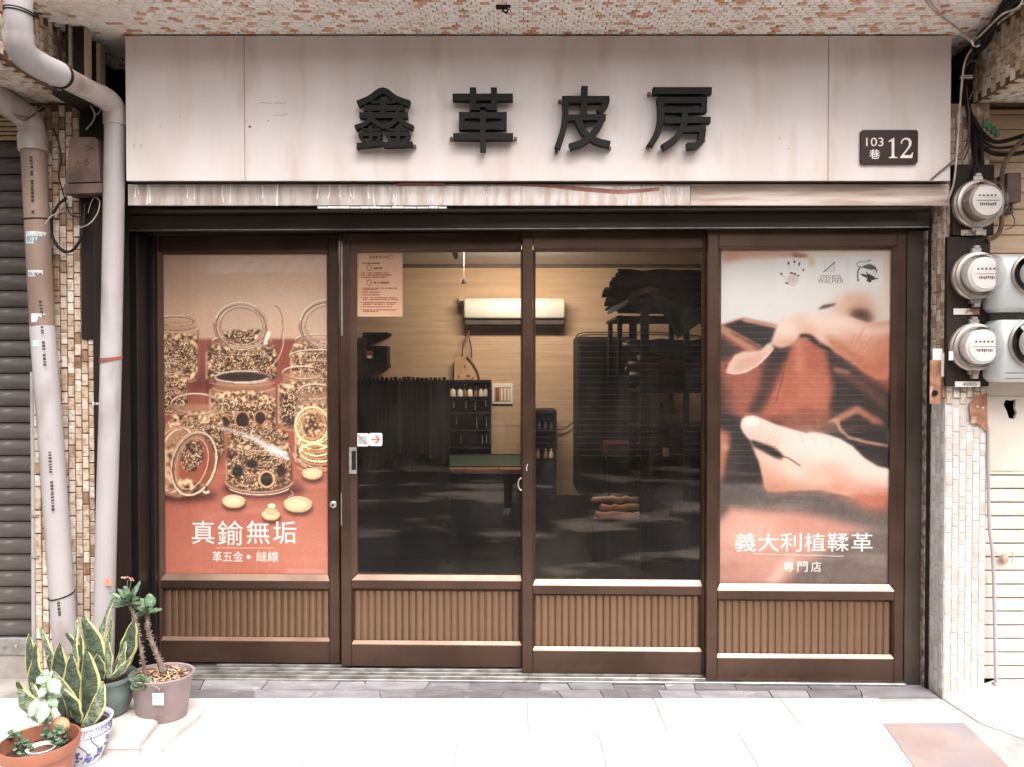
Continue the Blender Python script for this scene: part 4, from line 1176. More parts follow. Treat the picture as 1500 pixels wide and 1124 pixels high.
# lower ground: grey blur and soft pink leather
R.poly([(20, 428), (1124, 430), (1124, 1080), (20, 1080)], (106, 94, 90), 3, 1, (136, 118, 110), ((500, 440), (900, 1060)))
R.ell((500, 520), 300, 50, (124, 112, 108), 10, .6)
R.poly([(20, 650), (90, 575), (320, 600), (500, 600), (700, 635), (900, 690), (1020, 730), (860, 760), (760, 830), (560, 960), (440, 1080), (20, 1080)], (226, 164, 142), 6, 1, (206, 150, 132), ((200, 600), (300, 1060)))
R.poly([(20, 560), (110, 560), (60, 640), (20, 680)], (96, 72, 66), 5, .8)
R.ell((250, 700), 180, 60, (240, 196, 178), 14, .8); R.ell((120, 970), 100, 60, (186, 128, 112), 14, .6)
R.poly([(330, 1060), (480, 890), (540, 860), (440, 1000), (390, 1070)], (246, 220, 208), 6, .8)
R.poly([(30, 735), (500, 760), (600, 800), (400, 840), (40, 800)], (234, 190, 172), 8, .6)
# lower hand
low = [(166, 62), (176, 22), (205, 2), (250, -4), (300, 12), (400, 52), (500, 82), (575, 104), (640, 100), (710, 112), (800, 142), (880, 190), (950, 262), (1030, 312), (1124, 334), (1124, 500), (1060, 560), (1000, 566), (900, 520), (790, 490), (690, 470), (600, 466), (450, 476), (350, 478), (322, 450), (306, 380), (284, 290), (250, 210), (232, 160), (190, 112)]
R.poly(low, (242, 222, 210), 1.3, 1, (224, 172, 146), ((600, 120), (420, 470)))
R.ell((1010, 520), 120, 60, (212, 122, 92), 10, .85); R.poly([(700, 480), (780, 385), (900, 430), (1100, 480), (1100, 570), (960, 560)], (218, 134, 102), 8, .75)
R.ell((230, 45), 50, 40, (248, 226, 214), 5, .8); R.ell((600, 200), 220, 70, (246, 230, 222), 14, .8); R.ell((930, 380), 130, 70, (244, 224, 212), 14, .7)
R.poly([(232, 148), (280, 168), (350, 196), (422, 236), (424, 254), (400, 258), (340, 226), (270, 186)], (44, 31, 28), 1.4, .95)
R.stroke([(410, 248), (470, 262), (545, 312)], 9, (120, 72, 56), .8, 1.2); R.stroke([(300, 185), (380, 190), (420, 225)], 8, (200, 140, 114), .6, 1.5)
R.poly([(262, 210), (310, 215), (420, 258), (440, 300), (400, 330), (330, 300)], (238, 206, 188), 4, .7)
R.ell((400, 400), 70, 50, (230, 172, 144), 10, .6); R.stroke([(600, 340), (700, 330), (760, 360)], 16, (230, 184, 160), .5, 3)
for (x, y) in ((360, 110), (385, 120), (410, 135)): R.stroke([(x, y), (x - 12, y + 36), (x - 30, y + 60)], 5, (206, 160, 138), .6, 1)
R.stroke([(178, 30), (210, 20), (250, 30), (280, 60)], 6, (226, 190, 172), .5, 1.5)
# marks along the top: hand print, triangle emblem, bull
zC = (1130, 360, 8.333)
Z(zB)
R.poly([(640, 330), (720, 300), (820, 330), (900, 400), (1000, 440), (1000, 470), (860, 450), (760, 390), (680, 380)], (228, 176, 150), 7, .6)
R.poly([(420, 290), (520, 310), (590, 360), (560, 400), (470, 380), (420, 340)], (246, 222, 206), 5, .6)
R.poly([(320, 440), (420, 470), (560, 455), (700, 450), (760, 485), (560, 470), (400, 480)], (206, 132, 102), 4, .7)
R.poly([(176, 22), (205, 4), (250, 0), (290, 16), (300, 50), (270, 70), (210, 60)], (250, 232, 222), 2.0, .8)
R.stroke([(292, 20), (304, 48), (276, 72), (212, 66)], 4, (206, 160, 140), .7, .8)
for (x, y) in ((520, 90), (600, 112), (700, 122)): R.stroke([(x, y), (x + 30, y + 30), (x + 40, y + 70)], 7, (226, 190, 170), .5, 1.6)
Z(zA)
R.poly([(560, 440), (700, 440), (860, 470), (980, 520), (1110, 500), (1110, 560), (960, 580), (820, 520), (660, 480)], (246, 226, 212), 5, .6)
R.poly([(700, 560), (820, 620), (920, 700), (1020, 790), (960, 800), (860, 725), (740, 650)], (196, 116, 86), 4, .7)
for (x, y, dx) in ((940, 520, -30), (990, 580, -40), (1050, 600, -50), (870, 600, -20)): R.stroke([(x, y), (x + dx, y + 60), (x + dx * 2.2, y + 130)], 9, (212, 140, 110), .5, 2)
R.poly([(405, 515), (440, 500), (500, 500), (520, 520), (500, 560), (430, 580), (395, 570)], (246, 224, 210), 6.0, .6)
Z(zB)
R.poly([(232, 150), (300, 170), (380, 200), (440, 250), (430, 270), (390, 262), (320, 225), (250, 190)], (40, 28, 26), 2.0, .9)
R.poly([(306, 380), (330, 400), (420, 440), (560, 440), (600, 466), (450, 478), (348, 480), (320, 450)], (208, 140, 110), 6, .7)
R.poly([(880, 470), (1000, 500), (1124, 470), (1124, 565), (1000, 570), (900, 525)], (206, 116, 86), 7, .8)
Z(zA)
R.poly([(520, 590), (500, 625), (420, 648), (352, 622), (370, 600), (430, 610), (490, 600)], (206, 146, 120), 5, .7)
Z(zC)
R.poly([(85, 150), (455, 150), (455, 520), (85, 520)], (228, 226, 222), .6, .8); R.poly([(555, 150), (920, 150), (920, 480), (555, 480)], (228, 226, 222), .6, .8); R.poly([(985, 150), (1370, 150), (1370, 500), (985, 500)], (228, 226, 222), .6, .8)
BR = (92, 56, 48)
for c_, rx, ry, an in (((230, 218), 12, 20, 0), ((302, 200), 12, 18, 0), ((360, 228), 12, 22, .1), ((410, 302), 11, 19, .15), ((145, 350), 10, 24, -.7)): R.ell(c_, rx, ry, BR, .35, .95, an)
for a_, b_ in (((236, 245), (240, 300)), ((300, 225), (298, 290)), ((352, 255), (346, 305)), ((160, 372), (200, 410))): R.stroke([a_, b_], 8, (190, 160, 150), .8, .3)
for c_, rx, ry, an in (((270, 338), 26, 14, .2), ((308, 350), 18, 14, .2), ((345, 368), 22, 11, .4)): R.ell(c_, rx, ry, (130, 84, 70), .35, .9, an)
R.ell((282, 420), 72, 60, (212, 196, 190), 1.0, .8)
for k in range(5): R.stroke([(230 + k * 26, 375), (215 + k * 30, 440)], 5, (186, 160, 152), .7, .3)
R.ell((212, 460), 26, 11, (128, 90, 80), .4, .9, .4); R.ell((280, 488), 26, 7, (160, 130, 122), .4, .8, .1)
R.poly([(655, 325), (785, 210), (785, 325)], (206, 210, 206), .3, .8); R.stroke([(655, 325), (790, 205)], 11, (84, 88, 84), 1, .3)
for y_ in (208, 326): R.stroke([(665, y_), (790, y_)], 4, (160, 165, 160), .8, .3)
for x_ in (672, 788): R.stroke([(x_, 208), (x_, 326)], 4, (170, 175, 170), .7, .3)
GR, BKc = (92, 106, 78), (50, 52, 44)
R.poly([(1095, 275), (1150, 245), (1205, 228), (1260, 250), (1290, 280), (1280, 300), (1240, 300), (1190, 295), (1150, 280)], GR, .4)
R.stroke([(1095, 265), (1060, 250), (1055, 225), (1090, 200), (1150, 205), (1195, 195), (1215, 183)], 8, GR, .9, .3); R.ell((1208, 186), 14, 8, GR, .3)
R.stroke([(1092, 268), (1070, 310), (1062, 380), (1074, 430)], 15, (70, 78, 60), 1, .4); R.ell((1072, 426), 12, 13, BKc, .4)
R.stroke([(1275, 285), (1290, 310), (1296, 330)], 14, BKc, 1, .4)
R.poly([(1090, 345), (1140, 350), (1180, 370), (1165, 320), (1200, 350), (1250, 375), (1290, 405), (1325, 402), (1290, 418), (1240, 425), (1215, 458), (1175, 440), (1180, 400), (1130, 380)], BKc, .4)
R.stroke([(1250, 345), (1262, 320)], 7, (120, 120, 110), .8, .3); R.stroke([(1275, 372), (1285, 352)], 7, (120, 120, 110), .8, .3)
R.stroke([(1030, 480), (1320, 484)], 4, (196, 190, 184), .7, .3)
Z(None)
R.stroke([(1110, 812), (1240, 815)], 1.0, (246, 236, 230), .9)
_g = RNG.normal(0, 1, R.im.shape[:2])
_skin = Print.blur(_g, 1.0) * 8 + Print.blur(_g, 3.0) * 14 + RNG.normal(0, 2.5, R.im.shape[:2])
R.im += (_skin * np.clip((215 - R.im.mean(-1)) / 90, .1, 1))[..., None].astype(np.float32)
tp = poster('leather_poster', 'poster of two hands folding brown leather on the rightmost door', D4, R.im,
       [(ch, (x, 781, x + 31.5, 808), .004) for ch, x in zip('義大利植鞣革', (1076, 1110, 1143, 1178, 1212, 1247))] +
       [(ch, (x, 823, x + 15, 838), .006) for ch, x in zip('專門店', (1148, 1168, 1188))])
M_INKGREY = mat('grey_ink', rgb(120, 112, 106), .8, 0, rgb(110, 102, 96), scale=20)
o = tp.location
Yp = D4['Y'] + .0325
for body, bx in (('conceria', (1201, 401, 1232, 408)), ('WALPIER', (1197.5, 408, 1236, 415.5))):
    a, b = P(bx[0], bx[3], Yp, SL), P(bx[2], bx[1], Yp, SL)
    text(MB(), body, ((a.x - o.x) / CA, a.z - o.z, (b.x - o.x) / CA, b.z - o.z), -.0005).build('lettering', M_INKGREY, tp, local=True)
# ================================================================ left side: shutter, pipes, junction box
def PP(lst, dy=0.0):
    return [P(a, b, c + dy) for a, b, c in lst]
YSH = .2
M_SHUT = mat('grey_brown_shutter', rgb(96, 89, 84), .5, .2, rgb(78, 71, 67), scale=5, stretch=(1, 1, 6), dirt=(rgb(150, 142, 136), 8, .62, .85))
sh = thing('roller_shutter', 'dark grey ribbed roller shutter at the left edge', 'shutter', (-2.6, YSH, .16))
z0, z1 = P(20, 932, YSH).z, P(20, 207, YSH).z
ns = 30; ph = (z1 - z0) / ns
prof = [(.02, 0.0), (.0, .004), (-.012, ph * .3), (-.013, ph * .6), (-.004, ph * .86), (.006, ph * .9), (.006, ph * .97), (.02, ph * .985)]
mb = MB(); k = len(prof)
vs = [(-3.1, YSH + y, z) for y, z in prof] + [(-2.255, YSH + y, z) for y, z in prof]
mb.add(vs, [(i, i + 1, i + 1 + k, i + k) for i in range(k - 1)] + [tuple(range(k)), tuple(range(k, 2 * k))])
first = mb.build('slat', M_SHUT, sh, 30)
for i in range(ns):
    o = first if i == 0 else first.copy()
    if i: COL.objects.link(o)
    o.location = (0, random.uniform(-.0015, .0015), z0 + i * ph)
MB().box((-3.1, YSH - .02, P(20, 958, YSH).z), (-2.255, YSH + .02, z0 - .002), .004).build('bottom_bar', M_ALU, sh)
a_ = P(23.5, 946, YSH - .02)
MB().lathe([(0, .006), (.006, .005), (.008, 0)], (a_.x, a_.y, a_.z), 10, Matrix.Rotation(math.pi / 2, 4, 'X')).build('bolt', M_STEEL, sh, 40)
MB().box((-2.262, YSH - .04, .14), (-2.24, YSH + .03, z1)).build('guide_channel', M_SHUT, sh)
structure(MB().box((-3.6, .19, -.3), (-2.263, .36, P(20, 959, .19).z)).box((-3.6, .002, -.3), (-2.263, .189, .012)), 'left_step', M_CONC)
lv = thing('louvre_panel', 'cream horizontal louvre strips above the grey roller shutter', 'louvre', tuple(P(20, 185, YSH)))
M_CREAMB = mat('cream_board', rgb(206, 186, 150), .5, 0, rgb(186, 166, 130), scale=4)
for (ya, yb) in ((160, 176), (178, 184), (186, 191), (193, 197), (199, 205)):
    a, b = P(-40, yb, YSH), P(47, ya, YSH)
    MB().box((a.x, YSH, a.z), (b.x, YSH + .02, b.z), .003).build('slat', M_CREAMB, lv)
MB().box((-3.1, YSH + .02, 2.66), (-2.255, YSH + .04, 2.9)).build('backing', M_FRAME_DK, lv)

# left drainpipe
RA = .052
pa = thing('drainpipe', 'stained leaning drainpipe with old stickers at the far left', 'drainpipe', tuple(P(95, 940, -.12)), group='plastic drainpipes left of the doors')
up = curve(PP([(-70, 92, -.35), (-25, 126, -.26), (10, 152, -.17), (36, 170, -.10), (47, 190, -.075), (48.5, 215, -.07)]), 6)
MB().tube(up, [RA * 1.08] * len(up), 20).build('elbow', M_PVC_DIRTY, pa, 50)
MB().tube(PP([(48, 198, -.07), (49, 222, -.07)]), RA * 1.2, 20).build('coupling', M_PVC_DIRTY, pa, 50)
MB().tube(PP([(49, 215, -.07), (57, 380, -.075), (62, 478, -.08)]), RA, 20).build('upper_section', mat('brown_stained_pvc', rgb(150, 128, 114), .55, 0, rgb(112, 90, 78), scale=3.5, stretch=(1, 1, .4), dirt=(rgb(78, 60, 50), 5, .55, .8)), pa, 50)
MB().tube(PP([(62, 478.5, -.08), (75, 650, -.09), (95, 930, -.12), (97, 955, -.122)]), RA, 20).build('lower_section', M_PVC, pa, 50)
M_CABLE = mat('black_cable', rgb(20, 18, 16), .6, 0, rgb(32, 27, 24), scale=20, spec=.3)
M_WIREW = mat('dirty_white_cable', rgb(196, 182, 172), .55, 0, rgb(160, 140, 126), scale=14)
M_WIREB = mat('brown_cable', rgb(112, 86, 70), .6, 0, rgb(84, 62, 50), scale=14)
def collar(cpx, cpy, cY, r, tilt=.2, m=M_CABLE, th=.003, name='tie_wire', parent=None):
    c = P(cpx, cpy, cY)
    pts = [(c.x + r * math.cos(t), c.y + r * math.sin(t), c.z + tilt * r * math.sin(t * 1 + .8)) for t in np.linspace(0, 2 * math.pi, 25)[:-1]]
    return MB().tube(pts, th, 6, closed=True).build(name, m, parent, 40)
collar(90.5, 871, -.115, RA + .001, .25, parent=pa)
collar(54, 322, -.073, RA + .002, .1, parent=pa)
M_PRINTK = mat('black_print', rgb(52, 46, 42), .8, 0, rgb(70, 62, 56), scale=30)
M_PRINTB = mat('blue_print', rgb(86, 128, 150), .8, 0, rgb(110, 140, 156), scale=60)
def wrap(px0, px1, py0, py1, Yc, cxp, m, name, body=None, mi=None, r=RA, parent=pa, th=.0008):
    """a label bent round the pipe"""
    mid = P(cxp, (py0 + py1) / 2, Yc)
    za_, zb_ = P(cxp, py1, Yc - r).z, P(cxp, py0, Yc - r).z
    a0 = math.asin(max(-.97, min(.97, (P(px0, py0, Yc - r * .6).x - mid.x) / r))); a1 = math.asin(max(-.97, min(.97, (P(px1, py0, Yc - r * .6).x - mid.x) / r)))
    n = 8
    mb = MB()
    vs = []
    for k in range(n + 1):
        an = a0 + (a1 - a0) * k / n
        for z in (za_, zb_): vs.append((mid.x + (r + th) * math.sin(an), mid.y - (r + th) * math.cos(an), z))
    mb.add(vs, [(2 * k, 2 * k + 2, 2 * k + 3, 2 * k + 1) for k in range(n)])
    st = mb.build(name, m, parent)
    if body:
        tb = MB(); text(tb, body, (a0 + (a1 - a0) * .06, za_ + (zb_ - za_) * .14, a1 - (a1 - a0) * .06, za_ + (zb_ - za_) * .62), 0, 0, .01)
        tb.v = [(mid.x + (r + th + .0005) * math.sin(x), mid.y - (r + th + .0005) * math.cos(x), z) for x, y, z in tb.v]
        tb.build('print', mi, st)
    return st
M_LABELW = mat('worn_label', rgb(214, 214, 212), .7, 0, rgb(176, 182, 184), scale=60)
wrap(41.5, 68.5, 338.5, 357, -.074, 55, M_LABELW, 'sticker', '007725', M_PRINTB)
wrap(45, 63.5, 395.5, 405, -.0755, 58, M_LABELW, 'sticker', '33-3890', M_PRINTK)
wrap(50, 70.5, 459.5, 472, -.079, 60.8, M_WHITE, 'sticker')
wrap(52, 61, 499, 507, -.0815, 63.6, M_WHITE, 'sticker')
# faded lettering printed down the pipe
mbp = MB()
for (xa, ya, xb, yb) in ((43, 205, 46, 245), (46, 250, 48, 310), (58.5, 440, 60, 455), (61, 478, 62, 492), (63, 500, 65, 533), (72.5, 662, 74, 694), (75, 700, 77.5, 748), (85.5, 882, 88, 910)):
    yy = ya
    while yy < yb:
        t = (yy - ya) / (yb - ya); hh = random.uniform(1.6, 4.2)
        if random.random() > .2:
            Yc = -.07 - (yy - 215) / 740 * .052
            q = P(xa + (xb - xa) * t, yy, Yc - RA)
            mid_x = P(49 + (yy - 215) / 740 * 48, yy, Yc).x
            an = math.asin(max(-.95, min(.95, (q.x - mid_x) / RA)))
            c_, s_ = math.cos(an), math.sin(an)
            R_ = RA + .0012
            cy_ = P(0, yy, Yc).y
            w = .0028
            for dx in (0,):
                vs = [(mid_x + R_ * math.sin(an + e * w / RA * 2), cy_ - R_ * math.cos(an + e * w / RA * 2), q.z - f * hh / 330) for e in (-1, 1) for f in (0, 1)]
                mbp.add(vs, [(0, 1, 3, 2)])
        yy += hh + random.uniform(.8, 2.2)
mbp.build('pipe_print', M_PRINTK, pa, kind='stuff')

# right drainpipe with its two bends
RB = .0455
pb_ = thing('drainpipe', 'clean grey drainpipe bent under the soffit, beside the dark door frame', 'drainpipe', tuple(P(152, 985, -.07)), group='plastic drainpipes left of the doors')
t1 = curve(PP([(28, -60, -.80), (27, 10, -.78), (27, 52, -.76)]), 4)
MB().tube(t1, RB, 20).build('riser', M_PVC, pb_, 50)
el = curve(PP([(27, 46, -.763), (28, 66, -.75), (40, 84, -.70), (62, 98, -.62), (86, 109, -.52)]), 8)
MB().tube(el, RB * 1.1, 20).build('elbow', M_PVC, pb_, 50)
t2 = curve(PP([(84, 108, -.53), (120, 127, -.32), (150, 142, -.16)]), 4)
MB().tube(t2, RB, 20).build('sloping_section', M_PVC_DIRTY, pb_, 50)
e2 = curve(PP([(148, 141, -.165), (160, 149, -.105), (167, 160, -.075), (168.5, 176, -.068), (168.5, 184, -.068)]), 8)
MB().tube(e2, RB * 1.1, 20).build('elbow', M_PVC_DIRTY, pb_, 50)
MB().tube(PP([(168.5, 178, -.068), (166, 340, -.068), (162, 560, -.068), (156, 760, -.068), (151, 985, -.068)]), RB, 20).build('downpipe', M_PVC, pb_, 50)
for k in (0, .012):
    c = P(27.5, 17 + k * 300, -.775)
    pts = [(c.x + (RB + .002) * math.cos(t), c.y + (RB + .002) * math.sin(t), c.z - .004 * math.cos(t)) for t in np.linspace(0, 6.283, 21)[:-1]]
    MB().tube(pts, .0025, 6, closed=True).build('tie_wire', M_CABLE, pb_, 40)
for k in (0, .01):      # wire round the sloping end
    c = P(86, 109, -.52); ax = (P(120, 127, -.32) - P(84, 108, -.53)).normalized()
    e1 = ax.cross(Vector((0, 0, 1))).normalized(); e2_ = ax.cross(e1)
    MB().tube([c + ax * k + (e1 * math.cos(t) + e2_ * math.sin(t)) * RB * 1.13 for t in np.linspace(0, 6.283, 21)[:-1]], .003, 6, closed=True).build('tie_wire', M_CABLE, pb_, 40)
M_REDSTR = mat('red_string', rgb(170, 84, 66), .7, 0, rgb(150, 70, 56), scale=30)
for k in range(3): collar(162.5, 524 + k * 1.6, -.068, RB + .0015 + .001 * k, .12 + .06 * k, M_REDSTR, .0018, 'string', pb_)
MB().box(tuple(P(135, 594, -.03)), tuple(Vector(P(146, 589, -.03)) + Vector((0, .01, 0))), .002).build('clip', M_WHITE, pb_)
MB().box(tuple(P(154.5, 858, -.1155)), tuple(Vector(P(162.5, 848, -.1155)) + Vector((0, .002, 0)))).build('sticker', mat('orange_label', rgb(226, 150, 120), .7, 0, rgb(214, 130, 104), scale=60), pb_)
# thin conduit
cd = thing('conduit', 'thin pale conduit between the grey shutter and the left drainpipe', 'conduit', tuple(P(50, 940, .02)))
MB().tube(PP([(47.5, 545, -.0), (49, 700, -.0), (50, 950, -.0)]), .0105, 12).build('tube', M_PVC, cd, 50)
for y in (756, 816): MB().box(tuple(P(44, y + 2, -.014)), tuple(Vector(P(56, y - 2, -.014)) + Vector((0, .02, 0))), .001).build('clip', M_STEEL, cd)

# junction box and its wires
jb = thing('junction_box', 'weathered brown junction box high on the left pillar', 'junction box', tuple(P(122, 243, -.1)))
M_JB = mat('weathered_brown_plastic', rgb(112, 90, 80), .6, 0, rgb(86, 66, 58), scale=7, bump=.2, bscale=60, dirt=(rgb(62, 48, 42), 8, .5, .75))
pz = lambda x, y, Y: (P(x, y, Y).x, P(x, y, Y).z)
MB().prism([pz(*q, -.10) for q in ((101, 206), (106, 201), (138, 201), (143, 206), (147, 266), (97, 268))], -.10, -.012).build('cover', M_JB, jb)
MB().prism([pz(*q, -.106) for q in ((94, 270), (148.5, 268), (150, 282), (94, 284))], -.106, -.01).build('base', M_JB, jb)
a = P(141, 286, -.06)
MB().tube([a + Vector((0, 0, .02)), a + Vector((0, 0, -.012))], .013, 12).build('gland', M_JB, jb, 40)
q = P(123, 240, -.1008)
mbs = MB(); text(mbs, '6', (*pz(123, 243, -.101), *pz(130, 231, -.101)), -.1008, 0, 0, .2)
mbs.build('handwriting', M_PRINTK, jb)
for pts in ([(112, 241), (114, 236), (117, 242), (119, 236)], [(131, 218), (136, 216), (140, 222)], [(124, 217), (130, 213), (133, 219), (126, 221)]):
    MB().tube([P(x, y, -.1012) for x, y in pts], .0012, 4).build('handwriting', M_PRINTK, jb)
bbd = thing('backing_board', 'dark wooden board on the left pillar behind the junction box', 'board', tuple(P(135, 340, -.015)))
M_DKWOOD = mat('dark_weathered_wood', rgb(38, 30, 26), .75, 0, rgb(27, 21, 18), scale=6, stretch=(6, 6, .6), bump=.2, bscale=50, spec=.25)
a, b = P(120, 497, -.014), P(151, 160, -.014)
MB().box((a.x, -.016, a.z), (b.x, -.0075, b.z), .001).build('board', M_DKWOOD, bbd)
a, b = P(141, 900, -.02), P(168, 300, -.02)
sb = thing('side_batten', 'dark batten running down behind the right drainpipe', 'batten', (a.x, -.02, a.z))
MB().box((-1.962, -.03, .02), (-1.885, .16, 2.5), .002).build('plank', M_DKWOOD, sb)

def cable(label, pts, r, m, name='cable', group='loose cables on the wall', n=8):
    P3 = PP(pts)
    t = mark(MB().tube(curve(P3, n), r, 7).build(name, m, None, 50), label, 'cable', group)
    return t
cable('pale wire looping out from under the junction box', [(140, 289, -.06), (146, 296, -.07), (143, 312, -.08), (133, 326, -.08), (120, 333, -.06), (110, 331, -.03)], .0028, M_WIREW)
cable('short pale wire hanging left of the looping wire below the junction box', [(138, 289, -.06), (133, 298, -.065), (129, 312, -.05)], .0018, M_WIREW)
cable('thin pale wire curling from the left pillar to the stained drainpipe', [(94, 308, -.02), (84, 312, -.05), (74, 318, -.11), (66, 328, -.13)], .0022, M_WIREW)
cable('dark wire hanging beside the left pillar tiles past the junction box', [(78, 188, -.03), (86, 210, -.03), (90, 235, -.035), (86, 256, -.03), (92, 280, -.03), (102, 312, -.03), (116, 318, -.03), (130, 312, -.03)], .003, M_CABLE)
cable('black cable coil hanging on the left pillar below the junction box', [(128, 296, -.03), (122, 318, -.04), (118, 350, -.05), (104, 368, -.055), (88, 364, -.05), (76, 344, -.045), (76, 320, -.04), (86, 300, -.035), (98, 290, -.03)], .0062, M_CABLE)
cable('second turn of the black coil on the left pillar', [(124, 300, -.05), (123, 330, -.055), (114, 358, -.06), (96, 370, -.06), (80, 356, -.055), (73, 330, -.05)], .005, M_CABLE)
cable('pale wire sagging from the tiled beam end toward the drainpipe', [(72, 112, -.3), (100, 134, -.15), (125, 146, -.08), (138, 165, -.06), (136, 178, -.05), (126, 190, -.04)], .004, M_WIREW)
cable('thinner pale wire beside the sagging wire near the drainpipe bend', [(104, 132, -.15), (130, 144, -.08), (146, 154, -.06), (146, 164, -.05), (138, 170, -.04)], .003, M_WIREW)
cable('brown wire tangled round the left drainpipe coupling', [(20, 168, -.2), (40, 172, -.14), (58, 166, -.13), (80, 152, -.05), (72, 150, -.1), (60, 158, -.13), (38, 176, -.14), (24, 172, -.18)], .0025, M_WIREB)

# stored boards under the soffit
M_CUT = mat('pale_cut_edge', rgb(190, 166, 146), .8, 0, rgb(160, 134, 114), scale=9, stretch=(1, 1, .4), bump=.2)
shf = thing('ledge_shelf', 'dark narrow ledge under the soffit beside the left beam', 'shelf', (-1.95, -.1, 2.82))
MB().box((-2.035, -.20, 2.775), (-1.845, .30, 2.795), .002).box((-2.035, .30, 2.60), (-1.80, .34, 3.09)).build('plank', M_DKWOOD, shf)
def stored(x0, y0, x1, y1, Y, dep, label):
    a, b = P(x0, y1, Y), P(x1, y0, Y)
    zb_ = 2.796
    t = thing('stored_board', label, 'board', ((a.x + b.x) / 2, Y, zb_), group='dark boards stored on the ledge')
    MB().box((a.x, Y, zb_), (b.x - .004, Y + dep, b.z), .0015).build('face', M_DKWOOD, t)
    MB().box((b.x - .0038, Y + .002, zb_ + .003), (b.x, Y + dep - .002, b.z - .004)).build('cut_edge', M_CUT, t)
stored(107, 39, 124, 80, -.18, .055, 'largest dark board standing on the ledge, nearest the bent pipe')
stored(128, 60, 142, 100, -.09, .035, 'middle dark board standing on the ledge under the soffit')
stored(146, 66, 149, 100, -.04, .03, 'thin board with a pale cut edge next to the sign on the ledge')
stored(96, 36, 101, 70, -.20, .05, 'small dark board against the tiled beam on the ledge')

# ================================================================ right side: meters, boxes, neighbour
ub = thing('meter_board', 'upper dark board holding the topmost meter', 'meter board', tuple(P(1430, 290, -.02)))
M_MBOARD = mat('meter_board_brown', rgb(46, 33, 28), .65, 0, rgb(34, 24, 20), scale=5, stretch=(3, 3, .7), spec=.3, bump=.15, bscale=40, dirt=(rgb(120, 96, 82), 7, .66, .85))
a, b = P(1396, 344, -.035), P(1457, 241, -.035)
MB().box((a.x, -.035, a.z), (b.x, -.0075, b.z), .002).build('board', M_MBOARD, ub)
lb = thing('meter_board', 'long dark brown board holding the two lower meters', 'meter board', tuple(P(1420, 450, -.02)))
a, b = P(1386, 566, -.03), P(1451, 347, -.03)
MB().box((a.x, -.03, a.z), (b.x, -.0075, b.z), .002).build('board', M_MBOARD, lb)
M_DOME = glass_mat('meter_dome_glass', (.93, .92, .91, 1), .02, 1.45)
M_MRING = mat('meter_ring_metal', rgb(196, 186, 178), .35, .6, rgb(160, 148, 138), scale=12, dirt=(rgb(128, 108, 94), 20, .62, .85))
M_DIAL = mat('meter_dial_white', rgb(236, 232, 230), .5, 0, rgb(226, 220, 216), scale=9)
M_DIALDIRTY = mat('meter_body_grey', rgb(178, 164, 154), .5, .2, rgb(140, 124, 114), scale=8)
RX = Matrix.Rotation(math.pi / 2, 4, 'X')       # lathe axis turned to point out of the wall (-y)
def meter(px, py, Y, r, label, dirty=False, body=True, group='round electricity meters'):
    c = P(px, py, Y)
    t = thing('electricity_meter', label, 'electricity meter', tuple(c), group=group)
    L_ = lambda prof, n=36: MB().lathe(prof, tuple(c), n, RX)
    L_([(0, -.004), (r * .98, -.004), (r, .004), (r, .018), (r * .93, .026), (r * .86, .026), (0, .026)]).build('base_ring', M_MRING, t, 35)
    L_([(r * .90, .026), (r * .96, .030), (r * .96, .040), (r * .88, .044), (r * .84, .044)]).build('clamp_ring', M_MRING, t, 35)
    if body:
        L_([(r * .70, .027), (r * .70, .078), (r * .62, .084), (0, .084)]).build('meter_body', M_DIALDIRTY if dirty else M_DIAL, t, 35)
        rd = r * .60
        dl = L_([(0, .0875), (rd, .0875), (rd, .085), (0, .085)]).build('dial', M_DIAL, t, 35)
        y = c.y - .0885
        tk = MB()
        for k in range(5):
            x0 = c.x - rd * .6 + k * rd * .27
            tk.box((x0, y, c.z + rd * .28), (x0 + rd * .13, y + .0008, c.z + rd * .40))
        tk.box((c.x - rd * .75, y, c.z - .001), (c.x + rd * .8, y + .0008, c.z + .001))
        for k in range(9):
            x0 = c.x - rd * .5 + k * rd * .125
            tk.box((x0, y, c.z - rd * random.uniform(.3, .38)), (x0 + rd * .07, y + .0008, c.z - rd * random.uniform(.12, .2)))
        tk.build('dial_marks', M_PRINTK, dl)
    L_([(r * .83, .040), (r * .82, .085), (r * .78, .104), (r * .66, .116), (r * .35, .121), (0, .122)]).build('glass_dome', M_DOME, t, 60)
    MB().box((c.x - .022, c.y - .022, c.z + r * .92), (c.x + .022, c.y + .004, c.z + r * 1.16), .004).box((c.x - .014, c.y - .026, c.z + r * 1.12), (c.x + .012, c.y - .002, c.z + r * 1.26), .003).build('top_lug', M_MRING, t)
    MB().box((c.x - .024, c.y - .022, c.z - r * 1.14), (c.x + .024, c.y + .004, c.z - r * .92), .004).box((c.x - .014, c.y - .03, c.z - r * 1.30), (c.x + .014, c.y - .002, c.z - r * 1.12), .003).build('bottom_lug', M_MRING, t)
    return t
meter(1429, 300, -.040, .112, 'topmost round glass meter, grimy, on the upper dark board', True)
meter(1427, 405, -.036, .112, 'middle round glass meter, on the long dark board', False)
meter(1424, 509, -.036, .112, 'lowest round glass meter, with a white tag at its left', False)
def plate(x0, y0, x1, y1, Y, label, m, body=None, mi=None, cat='label plate'):
    a, b = P(x0, y1, Y), P(x1, y0, Y)
    t = thing('label_plate', label, cat, (a.x, Y, a.z))
    MB().box((a.x, Y, a.z), (b.x, Y + .003, b.z), .0008).build('plate', m, t)
    if body:
        text(MB(), body, (a.x + (b.x - a.x) * .3, a.z + (b.z - a.z) * .2, b.x - (b.x - a.x) * .15, b.z - (b.z - a.z) * .2), Y - .0006, 0).build('print', mi, t)
    return t
